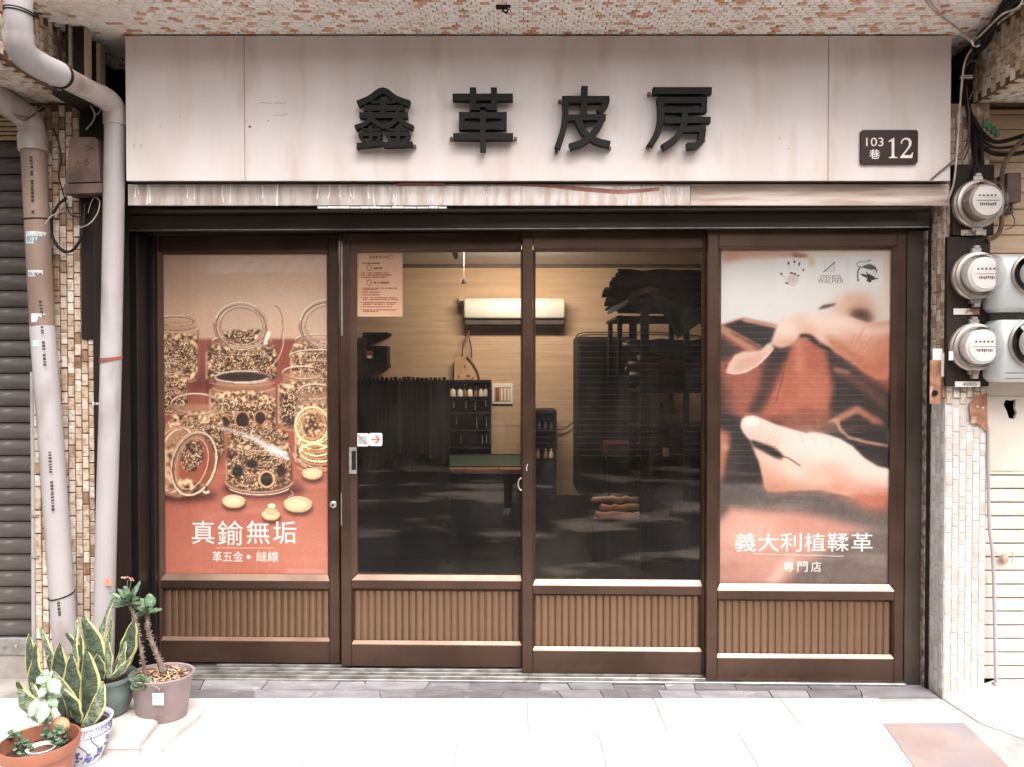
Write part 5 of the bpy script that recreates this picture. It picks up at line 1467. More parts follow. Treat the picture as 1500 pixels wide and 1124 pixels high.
M_SPECK = mat('speckled_plate', rgb(196, 180, 166), .6, .2, rgb(120, 100, 86), scale=90, lo=.5, hi=.6)
plate(1408, 336.5, 1445, 345, -.042, 'speckled metal label plate under the topmost meter', M_SPECK)
plate(1397, 452, 1435, 461, -.034, 'white and rusty label plate under the middle meter', mat('half_rusted_plate', rgb(220, 214, 208), .6, 0, rgb(150, 112, 90), scale=14, lo=.5, hi=.58))
plate(1399, 559, 1436, 567, -.0345, 'white number plate under the lowest meter', M_STICK, '40005', M_PRINTK)
plate(1390, 515, 1396.5, 528, -.075, 'small blank white tag beside the lowest meter', M_WHITE)
# small junk on the pillar face left of the boards
rb = thing('rusty_bracket', 'rusty flat bracket with a hole beside the lower meter board', 'bracket', tuple(P(1369, 560, -.02)))
M_RUSTD = mat('flaking_rust', rgb(176, 128, 102), .85, 0, rgb(120, 78, 58), scale=14, bump=.4, dirt=(rgb(206, 180, 160), 10, .58, .7))
a, b = P(1362, 592, -.012), P(1378, 528, -.012)
MB().box((a.x, -.014, a.z), (b.x, -.0076, b.z), .001).build('plate', M_RUSTD, rb)
q = P(1369.5, 576, -.016)
MB().lathe([(0, .004), (.013, .004), (.014, 0)], tuple(q), 16, RX).build('bolt_hole', M_BLACK, rb, 40)
for (x0, y0, x1, y1, lab) in ((1366, 511, 1380, 528, 'square white patch above the rusty bracket'), (1378.5, 517, 1386, 552, 'tall white patch beside the rusty bracket')):
    a, b = P(x0, y1, -.010), P(x1, y0, -.010)
    mark(MB().box((a.x, -.0125, a.z), (b.x, -.0077, b.z), .001).build('wall_patch', M_WHITE), lab, 'patch')
b2 = thing('hinge_remains', 'rusty hinge remains with two screws below the meter board', 'hinge', tuple(P(1432, 605, -.012)))
hp_ = [(1420, 592), (1432, 580), (1446, 577), (1447, 632), (1440, 628), (1436, 622), (1422, 620)]
MB().prism([pz(*q_, -.012) for q_ in hp_], -.0125, -.0076).build('plate', M_RUSTD, b2)
for (x, y) in ((1432, 596), (1440, 598)):
    q = P(x, y, -.013); MB().lathe([(0, .002), (.004, .0015), (.006, 0)], tuple(q), 12, RX).build('screw', M_STEEL, b2, 40)

# big grey meter boxes at the right edge
M_GREYBOX = mat('pale_grey_steel', rgb(204, 208, 208), .4, .1, rgb(188, 192, 192), scale=4, dirt=(rgb(150, 140, 132), 8, .66, .9))
def meter_box(y0, y1, mx, my, mr, label, text_=False):
    YB = -.15
    a, b = P(1464, y1, YB), P(1590, y0, YB)
    t = thing('meter_box', label, 'meter box', (a.x, YB, a.z), group='grey steel meter boxes at the right edge')
    r = .03
    MB().box((a.x, YB, a.z), (b.x, .028, b.z), .022).build('casing', M_GREYBOX, t, 50)
    c = P(mx, my, YB)
    MB().lathe([(0, .0), (mr * 1.08, .0), (mr * 1.08, .012), (mr, .016)], tuple(c), 36, RX).build('socket_ring', M_MRING, t, 35)
    MB().lathe([(0, .014), (mr * .7, .014), (mr * .7, .05), (0, .05)], tuple(c), 30, RX).build('meter_body', M_DIAL, t, 35)
    MB().lathe([(mr, .014), (mr * .98, .05), (mr * .8, .075), (mr * .4, .084), (0, .085)], tuple(c), 36, RX).build('glass_dome', M_DOME, t, 60)
    if text_:
        for dy in (547, 555):
            p_, q_ = P(1473, dy, YB), P(1510, dy - .8, YB)
            MB().box((p_.x, YB - .001, p_.z), (q_.x, YB - .0002, q_.z)).build('groove', M_PRINTK, t)
meter_box(372, 456, 1510, 402, .085, 'upper pale grey steel meter box, cut by the picture edge')
meter_box(468, 560, 1514, 503, .108, 'lower pale grey steel meter box with two grooves', True)

# neighbour's cladding, wall panel and shutter
YNB = .03
M_CREAMW = mat('cream_cladding', rgb(206, 180, 152), .6, 0, rgb(184, 156, 128), scale=4, stretch=(.6, 1, 5), dirt=(rgb(140, 108, 84), 6, .64, .85))
nc = thing('neighbour_cladding', 'warm cream horizontal boards right of the topmost meter', 'cladding', tuple(P(1480, 300, YNB)))
ys = [160, 168, 190, 222, 238, 262, 283, 307, 331, 345, 372, 400]
for ya, yb in zip(ys, ys[1:]):
    a, b = P(1446, yb, YNB), P(1640, ya, YNB)
    MB().box((2.2455, YNB, a.z + .003), (b.x, YNB + .02, b.z), .004).build('board', M_CREAMW, nc)
MB().box((2.2455, YNB + .02, P(1480, 575, YNB).z), (2.9, YNB + .035, 2.81)).build('backing', M_GROUT, nc)
M_PANEL = mat('cream_wall_panel', rgb(212, 203, 192), .7, 0, rgb(198, 187, 174), scale=4, dirt=(rgb(180, 156, 134), 5, .68, .9))
npn = thing('neighbour_cream_wall', 'smooth cream wall panel with a ragged hole below the grey boxes', 'wall panel', tuple(P(1480, 630, YNB)))
a, b = P(1446, 695, YNB), P(1640, 401, YNB)
hole = [P(1470 + dx, 585 + dy, YNB) for dx, dy in ((0, 8), (3, 1), (12, 2), (19, 0), (17, 12), (20, 20), (16, 29), (8, 28), (4, 16))]
# the panel is built round the hole as four pieces of one sheet
hx0, hx1 = min(p.x for p in hole), max(p.x for p in hole); hz0, hz1 = min(p.z for p in hole), max(p.z for p in hole)
mb = MB()
outer = [(2.2455, a.z), (b.x, a.z), (b.x, b.z), (2.2455, b.z)]
bmx = bmesh.new()
def ring(pts): return [bmx.verts.new((x, YNB, z)) for x, z in pts]
o_, h_2 = ring(outer), ring([(p.x, p.z) for p in hole])
ed = [bmx.edges.new((v[i], v[(i + 1) % len(v)])) for v in (o_, h_2) for i in range(len(v))]
bmesh.ops.triangle_fill(bmx, use_beauty=True, edges=ed)
ex = bmesh.ops.extrude_face_region(bmx, geom=bmx.faces[:])
for v in [g for g in ex['geom'] if isinstance(g, bmesh.types.BMVert)]: v.co.y += .015
bmx.verts.index_update()
mb.add([v.co[:] for v in bmx.verts], [tuple(v.index for v in f.verts) for f in bmx.faces]); bmx.free()
mb.build('sheet', M_PANEL, npn)
MB().box((2.2455, YNB + .06, a.z), (2.9, YNB + .08, b.z)).build('cavity_back', M_BLACK, npn)
for y in (581, 690):
    p_ = P(1446, y, YNB); MB().box((2.246, YNB - .002, p_.z - .0015), (b.x, YNB - .0005, p_.z + .0015)).build('joint_line', M_CREAMB, npn)
ns_ = thing('neighbour_shutter', 'cream ribbed roller shutter at the right edge', 'shutter', tuple(P(1480, 850, YNB)))
z0, z1 = .075, P(1480, 696, YNB).z
ns = 15; ph = (z1 - z0) / ns
prof = [(.02, .0), (.006, .002), (.0, ph * .08), (-.004, ph * .5), (.0, ph * .88), (.008, ph * .94), (.02, ph * .985)]
M_CREAMS = mat('cream_shutter', rgb(208, 201, 193), .5, 0, rgb(196, 187, 177), scale=5, stretch=(1, 1, 5))
mb = MB(); k = len(prof)
vs = [(2.2455, YNB + y, z) for y, z in prof] + [(3.0, YNB + y, z) for y, z in prof]
mb.add(vs, [(i, i + 1, i + 1 + k, i + k) for i in range(k - 1)] + [tuple(range(k)), tuple(range(k, 2 * k))])
first = mb.build('slat', M_CREAMS, ns_, 30)
for i in range(ns):
    o = first if i == 0 else first.copy()
    if i: COL.objects.link(o)
    o.location = (0, random.uniform(-.001, .001), z0 + i * ph)
cdr = thing('conduit', 'thin white conduit running down beside the cream shutter', 'conduit', tuple(P(1452, 1000, 0)))
MB().tube(curve(PP([(1447, 625, -.005), (1449, 760, -.008), (1455, 830, -.008), (1459, 1003, -.008)]), 6), .008, 10).build('tube', M_PVC, cdr, 50)
MB().tube(PP([(1455, 1003, -.01), (1468, 1004, -.01)]), .012, 10).build('foot', M_PVC, cdr, 50)
tp_ = thing('shutter_latch', 'small corroded latch hung on the cream shutter', 'latch', tuple(P(1470, 818, 0)))
c = P(1470, 818, YNB - .012)
MB().lathe([(0, .02), (.014, .018), (.02, .01), (.022, 0)], tuple(c), 16, RX).build('boss', mat('pinkish_brass', rgb(206, 180, 166), .5, .3, rgb(170, 140, 124), scale=30), tp_, 40)
MB().tube(curve(PP([(1455, 806, .0), (1462, 812, .0), (1470, 812, .0), (1480, 808, .0), (1484, 815, .0), (1482, 824, .0)]), 5), .003, 6).build('wire_loop', M_WIREW, tp_, 40)
# dark meter socket box, outlet and cables at the upper right
dkb = thing('switch_box', 'narrow dark brown switch box right of the topmost meter', 'switch box', tuple(P(1486, 275, -.05)))
a, b = P(1475.5, 296, -.05), P(1497, 253, -.05)
MB().box((a.x, -.05, a.z), (b.x, .029, b.z), .004).build('casing', mat('brown_bakelite', rgb(104, 78, 66), .5, 0, rgb(84, 62, 52), scale=9), dkb)
ot = thing('wall_outlet', 'small brown outlet below the narrow switch box', 'outlet', tuple(P(1478, 306, 0)))
a, b = P(1472, 313, .0), P(1485, 300, .0)
MB().box((a.x, .0, a.z), (b.x, .029, b.z), .003).build('casing', M_JB, ot)
q = P(1478, 307, -.001); MB().box((q.x - .012, -.0012, q.z - .006), (q.x - .005, .001, q.z + .006)).box((q.x + .004, -.0012, q.z - .006), (q.x + .011, .001, q.z + .006)).build('socket_slot', M_BLACK, ot)
G2 = 'loose cables by the meters'
cable('thick brown cable arching down past the topmost meter', [(1560, 150, -.05), (1498, 205, -.06), (1476, 232, -.06), (1468, 256, -.06), (1467, 300, -.05), (1467, 330, -.05), (1460, 345, -.045), (1446, 352, -.04)], .0105, M_WIREB, group=G2)
cable('thin brown wire curling below the wall outlet', [(1482, 313, .0), (1486, 322, -.01), (1484, 332, -.01), (1472, 337, -.01)], .0025, M_WIREB, group=G2)
bund = [[(1530, -30, -.55), (1478, 8, -.42), (1440, 56, -.18), (1422, 92, -.05), (1414, 130, -.02), (1418, 176, -.02), (1430, 214, -.03), (1436, 244, -.03)]]
labs = ['outermost black cable of the bundle dropping past the sign', 'second black cable of the bundle in the corner by the sign', 'inner black cable of the bundle against the right beam', 'lower black cable of the bundle turning to the topmost meter', 'thin black cable at the front of the bundle by the sign', 'black cable at the back of the bundle under the soffit', 'slack black cable bulging out of the bundle']
for k, lab in enumerate(labs):
    rr = random.Random(k)
    pts = [(x + rr.uniform(-9, 9), y + rr.uniform(-7, 7), Y + rr.uniform(-.015, .03)) for x, y, Y in bund[0]]
    if k == 3: pts = pts[:-1] + [(1424, 262, -.05), (1410, 284, -.05)]
    cable(lab, pts, rr.uniform(.006, .011), M_CABLE, group=G2)
for k, lab in enumerate(('black cable running right from the bundle behind the switch box', 'lower black cable running right from the bundle', 'black cable sagging to the right edge above the cream boards')):
    rr = random.Random(20 + k)
    cable(lab, [(1424 + 3 * k, 170 + 20 * k, -.02), (1440, 196 + 10 * k, -.03), (1462, 208 + 9 * k, -.035), (1510, 196 + 12 * k, -.04), (1580, 180, -.04)], rr.uniform(.006, .01), M_CABLE, group=G2)
cable('long pale cable from the soffit down past the end of the sign', [(1346, -14, -.5), (1368, 16, -.38), (1398, 38, -.22), (1414, 52, -.17), (1425, 66, -.14), (1416, 84, -.13), (1411, 104, -.13), (1406, 160, -.125), (1402, 220, -.125), (1398, 262, -.12), (1392, 285, -.09), (1386, 298, -.04)], .0042, M_WIREW, group=G2)
cable('second pale cable crossing the soffit beside the long one', [(1352, -14, -.5), (1376, 20, -.36), (1394, 36, -.24), (1408, 48, -.18), (1420, 60, -.15)], .0034, M_WIREW, group=G2)
cable('pale cable rising from the knot to the upper right', [(1425, 66, -.14), (1432, 56, -.2), (1444, 44, -.3), (1456, 32, -.36), (1470, 20, -.42), (1490, 12, -.5), (1498, 0, -.52), (1500, -20, -.55)], .0042, M_WIREW, group=G2)
cable('white knotted loop of cable at the corner of the soffit', [(1428, 68, -.16), (1424, 60, -.165), (1430, 55, -.165), (1434, 60, -.16), (1428, 67, -.155), (1434, 67, -.16), (1441, 62, -.165)], .0048, M_WHITE, group=G2)
cable('pale wire making a small arch beside the sign end', [(1416, 96, -.12), (1422, 90, -.12), (1432, 90, -.12), (1440, 98, -.1), (1436, 116, -.08), (1426, 132, -.06), (1420, 146, -.05)], .0032, M_WIREB, group=G2)
cable('brown cable slanting across the lower right corner of the sign', [(1364, 263, -.106), (1378, 251, -.108), (1394, 238, -.11), (1410, 222, -.09), (1418, 204, -.05), (1420, 160, -.03)], .0042, M_WIREB, group=G2)
cable('thin brown wire hanging straight beside the pillar top', [(1416, 126, -.03), (1420, 180, -.03), (1419, 215, -.03), (1412, 235, -.03)], .003, M_WIREB, group=G2)
gc = thing('green_connector', 'small green terminal connector among the cables', 'connector', tuple(P(1453, 188, -.07)))
M_GREENP = mat('green_plastic', rgb(72, 118, 92), .5, 0, rgb(56, 96, 76), scale=20)
for k in range(4):
    c = P(1443 + k * 6, 182 + k * 4.5, -.07)
    MB().box((c.x - .009, c.y - .01, c.z - .016), (c.x + .009, c.y + .012, c.z + .018), .003, None).build('terminal', M_GREENP, gc)
c = P(1415, 113, -.13)
ct = thing('cable_tie', 'dark clamp bar holding the cables beside the sign', 'clamp', tuple(c))
MB().box((c.x - .025, c.y - .006, c.z - .006), (c.x + .03, c.y + .01, c.z - .001), .001).box((c.x - .02, c.y - .006, c.z + .003), (c.x + .028, c.y + .01, c.z + .008), .001).build('bar', M_MRING, ct)
# ================================================================ plants in pots
M_SNAKE = bpy.data.materials.new('snake_plant_leaf'); M_SNAKE.use_nodes = True
def _snake(m, dark, mid, edge, bandy=1.0):
    nt = m.node_tree; N, L = nt.nodes, nt.links; bs = N['Principled BSDF']
    bs.inputs['Roughness'].default_value = .55
    uv = N.new('ShaderNodeTexCoord'); sp = N.new('ShaderNodeSeparateXYZ'); L.new(uv.outputs['UV'], sp.inputs[0])
    mp = N.new('ShaderNodeMapping'); mp.inputs['Scale'].default_value = (1.6, 15, 1); L.new(uv.outputs['UV'], mp.inputs[0])
    oi = N.new('ShaderNodeObjectInfo')
    ad = N.new('ShaderNodeVectorMath'); ad.operation = 'ADD'; L.new(mp.outputs[0], ad.inputs[0])
    cb = N.new('ShaderNodeCombineXYZ'); ml = N.new('ShaderNodeMath'); ml.operation = 'MULTIPLY'; ml.inputs[1].default_value = 37
    L.new(oi.outputs['Random'], ml.inputs[0]); L.new(ml.outputs[0], cb.inputs[1]); L.new(cb.outputs[0], ad.inputs[1])
    nz = N.new('ShaderNodeTexNoise'); nz.inputs['Scale'].default_value = 1.7; nz.inputs['Detail'].default_value = 5; nz.inputs['Distortion'].default_value = 1.2; L.new(ad.outputs[0], nz.inputs['Vector'])
    rp = N.new('ShaderNodeMapRange'); rp.inputs[1].default_value = .44; rp.inputs[2].default_value = .56; L.new(nz.outputs['Fac'], rp.inputs[0])
    mx = N.new('ShaderNodeMix'); mx.data_type = 'RGBA'; mx.inputs[6].default_value = dark; mx.inputs[7].default_value = mid; L.new(rp.outputs[0], mx.inputs[0])
    # yellow margin, wandering a little
    n2 = N.new('ShaderNodeTexNoise'); n2.inputs['Scale'].default_value = 6; L.new(uv.outputs['UV'], n2.inputs['Vector'])
    sb = N.new('ShaderNodeMath'); sb.operation = 'SUBTRACT'; sb.inputs[1].default_value = .5; L.new(sp.outputs[0], sb.inputs[0])
    ab = N.new('ShaderNodeMath'); ab.operation = 'ABSOLUTE'; L.new(sb.outputs[0], ab.inputs[0])
    a2 = N.new('ShaderNodeMath'); a2.operation = 'MULTIPLY_ADD'; a2.inputs[1].default_value = .07; L.new(n2.outputs['Fac'], a2.inputs[0]); L.new(ab.outputs[0], a2.inputs[2])
    r2 = N.new('ShaderNodeMapRange'); r2.inputs[1].default_value = .405; r2.inputs[2].default_value = .425; L.new(a2.outputs[0], r2.inputs[0])
    m2 = N.new('ShaderNodeMix'); m2.data_type = 'RGBA'; m2.inputs[7].default_value = edge; L.new(mx.outputs[2], m2.inputs[6]); L.new(r2.outputs[0], m2.inputs[0])
    L.new(m2.outputs[2], bs.inputs['Base Color'])
_snake(M_SNAKE, rgb(50, 62, 48), rgb(84, 97, 74), rgb(198, 192, 134))
M_SNAKE_PALE = bpy.data.materials.new('snake_plant_leaf_pale'); M_SNAKE_PALE.use_nodes = True
_snake(M_SNAKE_PALE, rgb(74, 88, 68), rgb(138, 150, 122), rgb(206, 200, 148))
M_SOIL = mat('potting_soil', rgb(72, 56, 46), .95, 0, rgb(44, 34, 29), scale=40, bump=.8, bscale=120)
M_MULCH = [mat('mulch_%s' % n, c, .9, 0, d, scale=30) for n, c, d in (('tan', rgb(176, 140, 112), rgb(146, 110, 84)), ('brown', rgb(116, 84, 66), rgb(86, 60, 46)), ('pale', rgb(206, 182, 158), rgb(180, 150, 124)))]

def blade(base, tip, w, bend, face, curl=.25, belly=.45, m=None, name='leaf', parent=None, nv=14, nu=6, tw=0.0):
    """long leaf from base to tip: w widest width, bend sideways bow vector, face the direction its front looks"""
    base, tip, bend = Vector(base), Vector(tip), Vector(bend)
    vs, fs, uvs = [], [], []
    for j in range(nv + 1):
        t = j / nv
        c = base.lerp(tip, t) + bend * (4 * t * (1 - t)) * 1.0
        t2 = min(1, t + .02); t0 = max(0, t - .02)
        ax = ((base.lerp(tip, t2) + bend * 4 * t2 * (1 - t2)) - (base.lerp(tip, t0) + bend * 4 * t0 * (1 - t0))).normalized()
        f = Matrix.Rotation(tw * (t - .4), 3, ax) @ Vector(face)
        side = ax.cross(f).normalized(); nrm = side.cross(ax).normalized()
        # narrow at the foot, full in the middle, pointed
        if t < belly: wd = .42 + .58 * math.sin(t / belly * math.pi / 2)
        else: wd = max(0.0, math.cos((t - belly) / (1 - belly) * math.pi / 2)) ** .85
        wd = max(wd, .015) * w / 2
        wav = 1 + .05 * math.sin(t * 21 + w * 300)
        for i in range(nu + 1):
            u = i / nu * 2 - 1
            vs.append(c + side * u * wd * wav + nrm * (-(u * u) * wd * curl * 2 + .004 * math.sin(t * 17 + u * 2)))
            uvs.append((i / nu, t))
    for j in range(nv):
        for i in range(nu):
            a = j * (nu + 1) + i
            fs.append((a, a + 1, a + nu + 2, a + nu + 1))
    mb = MB().add(vs, fs, None, uvs)
    o = mb.build(name, m, parent, 180)
    md = o.modifiers.new('thickness', 'SOLIDIFY'); md.thickness = .003; md.offset = 0
    return o

def snake_plant(label, leaves, base_z, Yb, loc, group):
    t = thing('snake_plant', label, 'potted plant', loc, group=group)
    for k, (bx, by, tx_, ty_, w, dyb, dyt, bd, pale) in enumerate(leaves):
        b_ = P(bx, by, Yb + dyb); b_.z = min(b_.z, base_z + .03) if b_.z < base_z + .2 else b_.z
        tp2 = P(tx_, ty_, Yb + dyt)
        wm = w / F * (Yb + DIST)
        rr = random.Random(k * 7 + 3)
        blade(b_, tp2, wm * 1.12, Vector((bd, rr.uniform(-.01, .01), 0)), Vector((rr.uniform(-.35, .35), -1, .1)), rr.uniform(.12, .35), rr.uniform(.42, .58), M_SNAKE_PALE if pale else M_SNAKE, parent=t, tw=rr.uniform(-.9, .9))
    return t

# blue and white porcelain pot
YB_ = -.57
zt = .17
cb = P(121, 1056, YB_); cb.z = 0
pot = thing('porcelain_pot', 'blue and white porcelain pot with a painted vine', 'plant pot', tuple(cb))
M_PORC = mat('porcelain', rgb(222, 222, 226), .18, 0, rgb(208, 210, 220), scale=8, coat=.4)
M_BLUE = mat('cobalt_glaze', rgb(70, 82, 140), .2, 0, rgb(98, 110, 164), scale=40, coat=.4)
rb_ = .100
def pr(z):      # porcelain profile radius
    t = z / zt
    return .062 + (.040 * math.sin(min(1, t * 1.15) * math.pi / 2)) if t < .82 else .102 - .010 * math.sin((t - .82) / .18 * math.pi) * 1
prof = [(0, 0), (.06, 0)] + [(pr(z), z) for z in np.linspace(.004, zt - .012, 14)] + [(.108, zt - .008), (.110, zt), (.104, zt + .003), (.097, zt - .002), (.093, zt - .03), (0, zt - .03)]
MB().lathe(prof, tuple(cb), 44).build('body', M_PORC, pot, 50)
def on_pot(an, z, out=.0012):
    r_ = pr(z) + out
    return Vector((cb.x + r_ * math.sin(an), cb.y - r_ * math.cos(an), z))
def pstroke(pts, th=.0016):
    return MB().tube([on_pot(a_, z_) for a_, z_ in pts], th, 5)
mb = MB()
for k in range(28):     # key-fret border
    a0 = k * 2 * math.pi / 28
    s = .085
    mb.tube([on_pot(a0 + x * s * 2, zt - .042 + y * .024) for x, y in ((0, 0), (0, 1), (.85, 1), (.85, .25), (.35, .25), (.35, .62), (.6, .62))], .0013, 4)
for z_ in (zt - .012, zt - .046): mb.tube([on_pot(a_, z_) for a_ in np.linspace(0, 6.283, 49)[:-1]], .0016, 4, closed=True)
mb.build('fret_border', M_BLUE, pot)
mb = MB()
rr = random.Random(4)
for cl in range(9):
    ca = -1.3 + cl * .42; cz = .035 + .06 * rr.random()
    for q in range(7):
        a_, z_ = ca + rr.uniform(-.13, .13), cz + rr.uniform(-.018, .018)
        c_ = on_pot(a_, z_, .0004); n_ = Vector((math.sin(a_), -math.cos(a_), 0))
        s1 = Vector((math.cos(a_), math.sin(a_), 0))
        rp_ = rr.uniform(.005, .010)
        mb.add([c_ + n_ * .0008 + s1 * rp_ * math.cos(t) + Vector((0, 0, rp_ * math.sin(t))) for t in np.linspace(0, 6.283, 9)[:-1]], [tuple(range(8))])
mb.build('painted_flowers', M_BLUE, pot, kind='stuff')
mb = MB()
for s_ in (.5, 1.0): mb.tube([on_pot(s_ + .2 * math.sin(t * 5), .02 + t * .11, .0015) for t in np.linspace(0, 1, 14)], .0016, 5)
mb.build('painted_vine', mat('dark_glaze', rgb(66, 66, 74), .25, 0, rgb(90, 90, 100), scale=40), pot)
MB().lathe([(0, zt - .018), (.05, zt - .022), (.094, zt - .028)], tuple(cb), 24).build('soil', M_SOIL, pot, 60)

# green glazed bowl pot (behind)
cg = P(157, 985, -.27); zg = .215
hg = .05          # stands on a block
gpot = thing('green_bowl_pot', 'dull green glazed bowl pot on the concrete block', 'plant pot', (cg.x, cg.y, .05))
M_GREENG = mat('dull_green_glaze', rgb(108, 122, 118), .35, 0, rgb(84, 98, 94), scale=12, bump=.1, bscale=30, dirt=(rgb(140, 146, 142), 25, .64, .8), coat=.2)
rg = .112
MB().lathe([(0, 0), (.068, 0), (.082, .012), (.098, .05), (.106, .10), (.108, .145), (.114, .15), (.120, .158), (.118, .168), (.108, .170), (.102, .160), (.098, .135), (0, .135)], (cg.x, cg.y, .052), 44).build('body', M_GREENG, gpot, 50)
MB().lathe([(0, .142), (.06, .140), (.099, .136)], (cg.x, cg.y, .052), 24).build('soil', M_SOIL, gpot, 60)
# oval mauve pot
cm = P(237, 990, -.24)
mpot = thing('mauve_planter', 'mauve plastic planter with a hanging tag and bark mulch', 'plant pot', (cm.x, cm.y, .02))
M_MAUVE = mat('mauve_plastic', rgb(164, 146, 146), .5, 0, rgb(146, 128, 128), scale=6, dirt=(rgb(196, 184, 182), 9, .62, .85))
hm = .19
MB().lathe([(0, 0), (.100, 0), (.106, .008), (.128, hm - .02), (.131, hm - .018), (.136, hm - .006), (.140, hm), (.138, hm + .004), (.128, hm + .002), (.124, hm - .03), (0, hm - .03)], (cm.x, cm.y, .026), 48, ell=(1.0, .82)).build('body', M_MAUVE, mpot, 50)
MB().lathe([(0, hm - .016), (.07, hm - .02), (.122, hm - .026)], (cm.x, cm.y, .026), 24, ell=(1, .82)).build('soil', M_SOIL, mpot, 60)
rr = random.Random(9)
chips = [MB(), MB(), MB()]
for k in range(260):
    a_, r_ = rr.uniform(0, 6.283), math.sqrt(rr.random()) * .112
    x, y = cm.x + r_ * math.cos(a_), cm.y + r_ * math.sin(a_) * .82
    M4 = Matrix.Translation((x, y, .026 + hm - .016 + rr.uniform(0, .016))) @ Matrix.Rotation(rr.uniform(0, 6.3), 4, 'Z') @ Matrix.Rotation(rr.uniform(-.7, .7), 4, 'X') @ Matrix.Rotation(rr.uniform(-.6, .6), 4, 'Y')
    l = rr.uniform(.006, .02)
    chips[k % 3].box((-l, -.003, -.002), (l, .003, .002), .0008, M4)
for c_, m_ in zip(chips, M_MULCH): c_.build('mulch', m_, mpot, kind='stuff')
a, b = P(221, 1035.5, -.365), P(237.5, 1017.5, -.365)
tgy = cm.y - .82 * .131 - .004
tag_ = MB().box((a.x * 1, tgy, a.z), (b.x, tgy + .0012, b.z)).build('tag', mat('tag_paper', rgb(206, 216, 212), .6, 0, rgb(170, 186, 182), scale=50), mpot)
rr = random.Random(2)
ln = MB()
for k in range(4):
    zz = b.z - (k + 1) * (b.z - a.z) / 5.2
    ln.box((a.x + .006, tgy - .0006, zz), (a.x + .006 + rr.uniform(.015, .034), tgy - .0002, zz + .003))
ln.build('tag_print', M_TEAL, tag_)
MB().tube(curve([(a.x * .45 + b.x * .55, tgy, b.z), (a.x * .4 + b.x * .6, tgy - .002, b.z + .02), (cm.x - .01, tgy + .002, .026 + hm + .002)], 5), .001, 5).build('tag_string', M_WIREW, tag_)
# orange pot in front
YO = -.80
co = P(58, 1083, YO); co.z = 0
opot = thing('orange_pot', 'orange plastic flower pot cut by the lower picture edge', 'plant pot', tuple(co))
M_ORANGE = mat('orange_plastic', rgb(164, 104, 81), .5, 0, rgb(150, 92, 71), scale=6, dirt=(rgb(206, 160, 138), 8, .58, .85))
ho = .2
MB().lathe([(0, 0), (.098, 0), (.118, ho - .045), (.127, ho - .043), (.134, ho - .004), (.132, ho), (.126, ho), (.122, ho - .03), (.116, ho - .055), (0, ho - .055)], tuple(co), 48).build('body', M_ORANGE, opot, 40)
MB().lathe([(0, ho - .036), (.06, ho - .042), (.116, ho - .05)], tuple(co), 24).build('soil', M_SOIL, opot, 60)

# paving blocks under the pots
M_BLOCK = mat('pale_concrete_block', rgb(206, 200, 194), .9, 0, rgb(184, 176, 170), scale=8, bump=.5, bscale=70, dirt=(rgb(150, 128, 118), 7, .66, .82))
q = [G(182, 1050, .025), G(286, 1046, .025), G(283, 1052, .025), G(234, 1094, .025), G(210, 1096, .025), G(176, 1090, .025)]
mark(MB().slab([(q[0].x, q[0].y + .14), (q[1].x + .02, q[1].y + .06), (q[2].x + .01, q[2].y), (q[3].x, q[3].y), (q[4].x, q[4].y), (q[5].x, q[5].y)], .0, .025).build('paving_slab', M_BLOCK), 'thin pale slab under the mauve planter', 'slab')
zt2 = .077
q = [G(138, 1018, .05), G(182, 1018, .05), G(186, 1034, .05), G(231, 1058, .05), G(205, 1089, .05), G(150, 1089, .05)]
t = thing('concrete_block', 'thick chipped pale concrete block between the pots', 'block', (q[4].x, q[4].y, 0))
MB().slab([(q[0].x, q[0].y), (q[1].x, q[1].y), (q[2].x, q[2].y), (q[3].x, q[3].y), (q[4].x, q[4].y), (q[5].x, q[5].y)], .026, .0515).slab([(q[0].x + .01, q[0].y - .01), (q[1].x - .01, q[1].y - .01), (q[3].x - .02, q[3].y), (q[4].x - .006, q[4].y + .006), (q[5].x, q[5].y + .006)], .0, .0258).build('block', M_BLOCK, t)

# the plants
front = [(66, 1046, 42, 929, 20, .02, .03, -.012, False), (92, 1036, 87, 942, 27, 0, 0, -.012, False), (104, 1056, 104, 958, 23, -.03, -.05, .0, False), (88, 1030, 57, 917, 12, .06, .08, .01, True),
         (108, 1020, 113, 908, 13, .05, .06, -.004, True), (122, 1062, 125, 951, 27, -.02, -.03, .012, False), (62, 1050, 53, 942, 23, -.02, -.02, -.016, False), (64, 1048, 24, 998, 15, -.02, -.05, -.02, False),
         (118, 1060, 75, 980, 13, -.04, -.08, .012, True), (120, 1072, 150, 998, 20, -.05, -.06, .02, True), (114, 1058, 88, 1009, 18, -.05, -.09, .014, False), (70, 1056, 28, 1008, 24, -.05, -.08, -.022, True),
         (78, 1050, 46, 1000, 15, -.04, -.06, -.01, True), (112, 1050, 118, 930, 13, .05, .05, .01, False), (100, 1046, 70, 964, 15, .04, .03, -.01, False)]
snake_plant('larger snake plant with yellow edged leaves in the blue porcelain pot', front, zt - .03, YB_, (cb.x, cb.y, zt - .02), 'snake plants in pots')
back = [(150, 985, 120, 902, 25, -.05, -.06, .008, False), (166, 982, 196, 908, 22, -.03, -.04, .01, False), (176, 984, 191, 924, 14, .0, .0, .014, False), (150, 976, 164, 903, 8, .02, .03, .0, True), (142, 976, 168, 872, 11, .03, .05, -.02, True),
        (157, 988, 157, 936, 11, -.05, -.06, .0, True), (162, 990, 192, 964, 10, -.05, -.08, .006, True), (134, 976, 95, 926, 12, .01, -.02, -.004, False), (148, 988, 142, 958, 15, -.06, -.08, .0, False), (168, 988, 184, 940, 9, -.04, -.05, .008, True)]
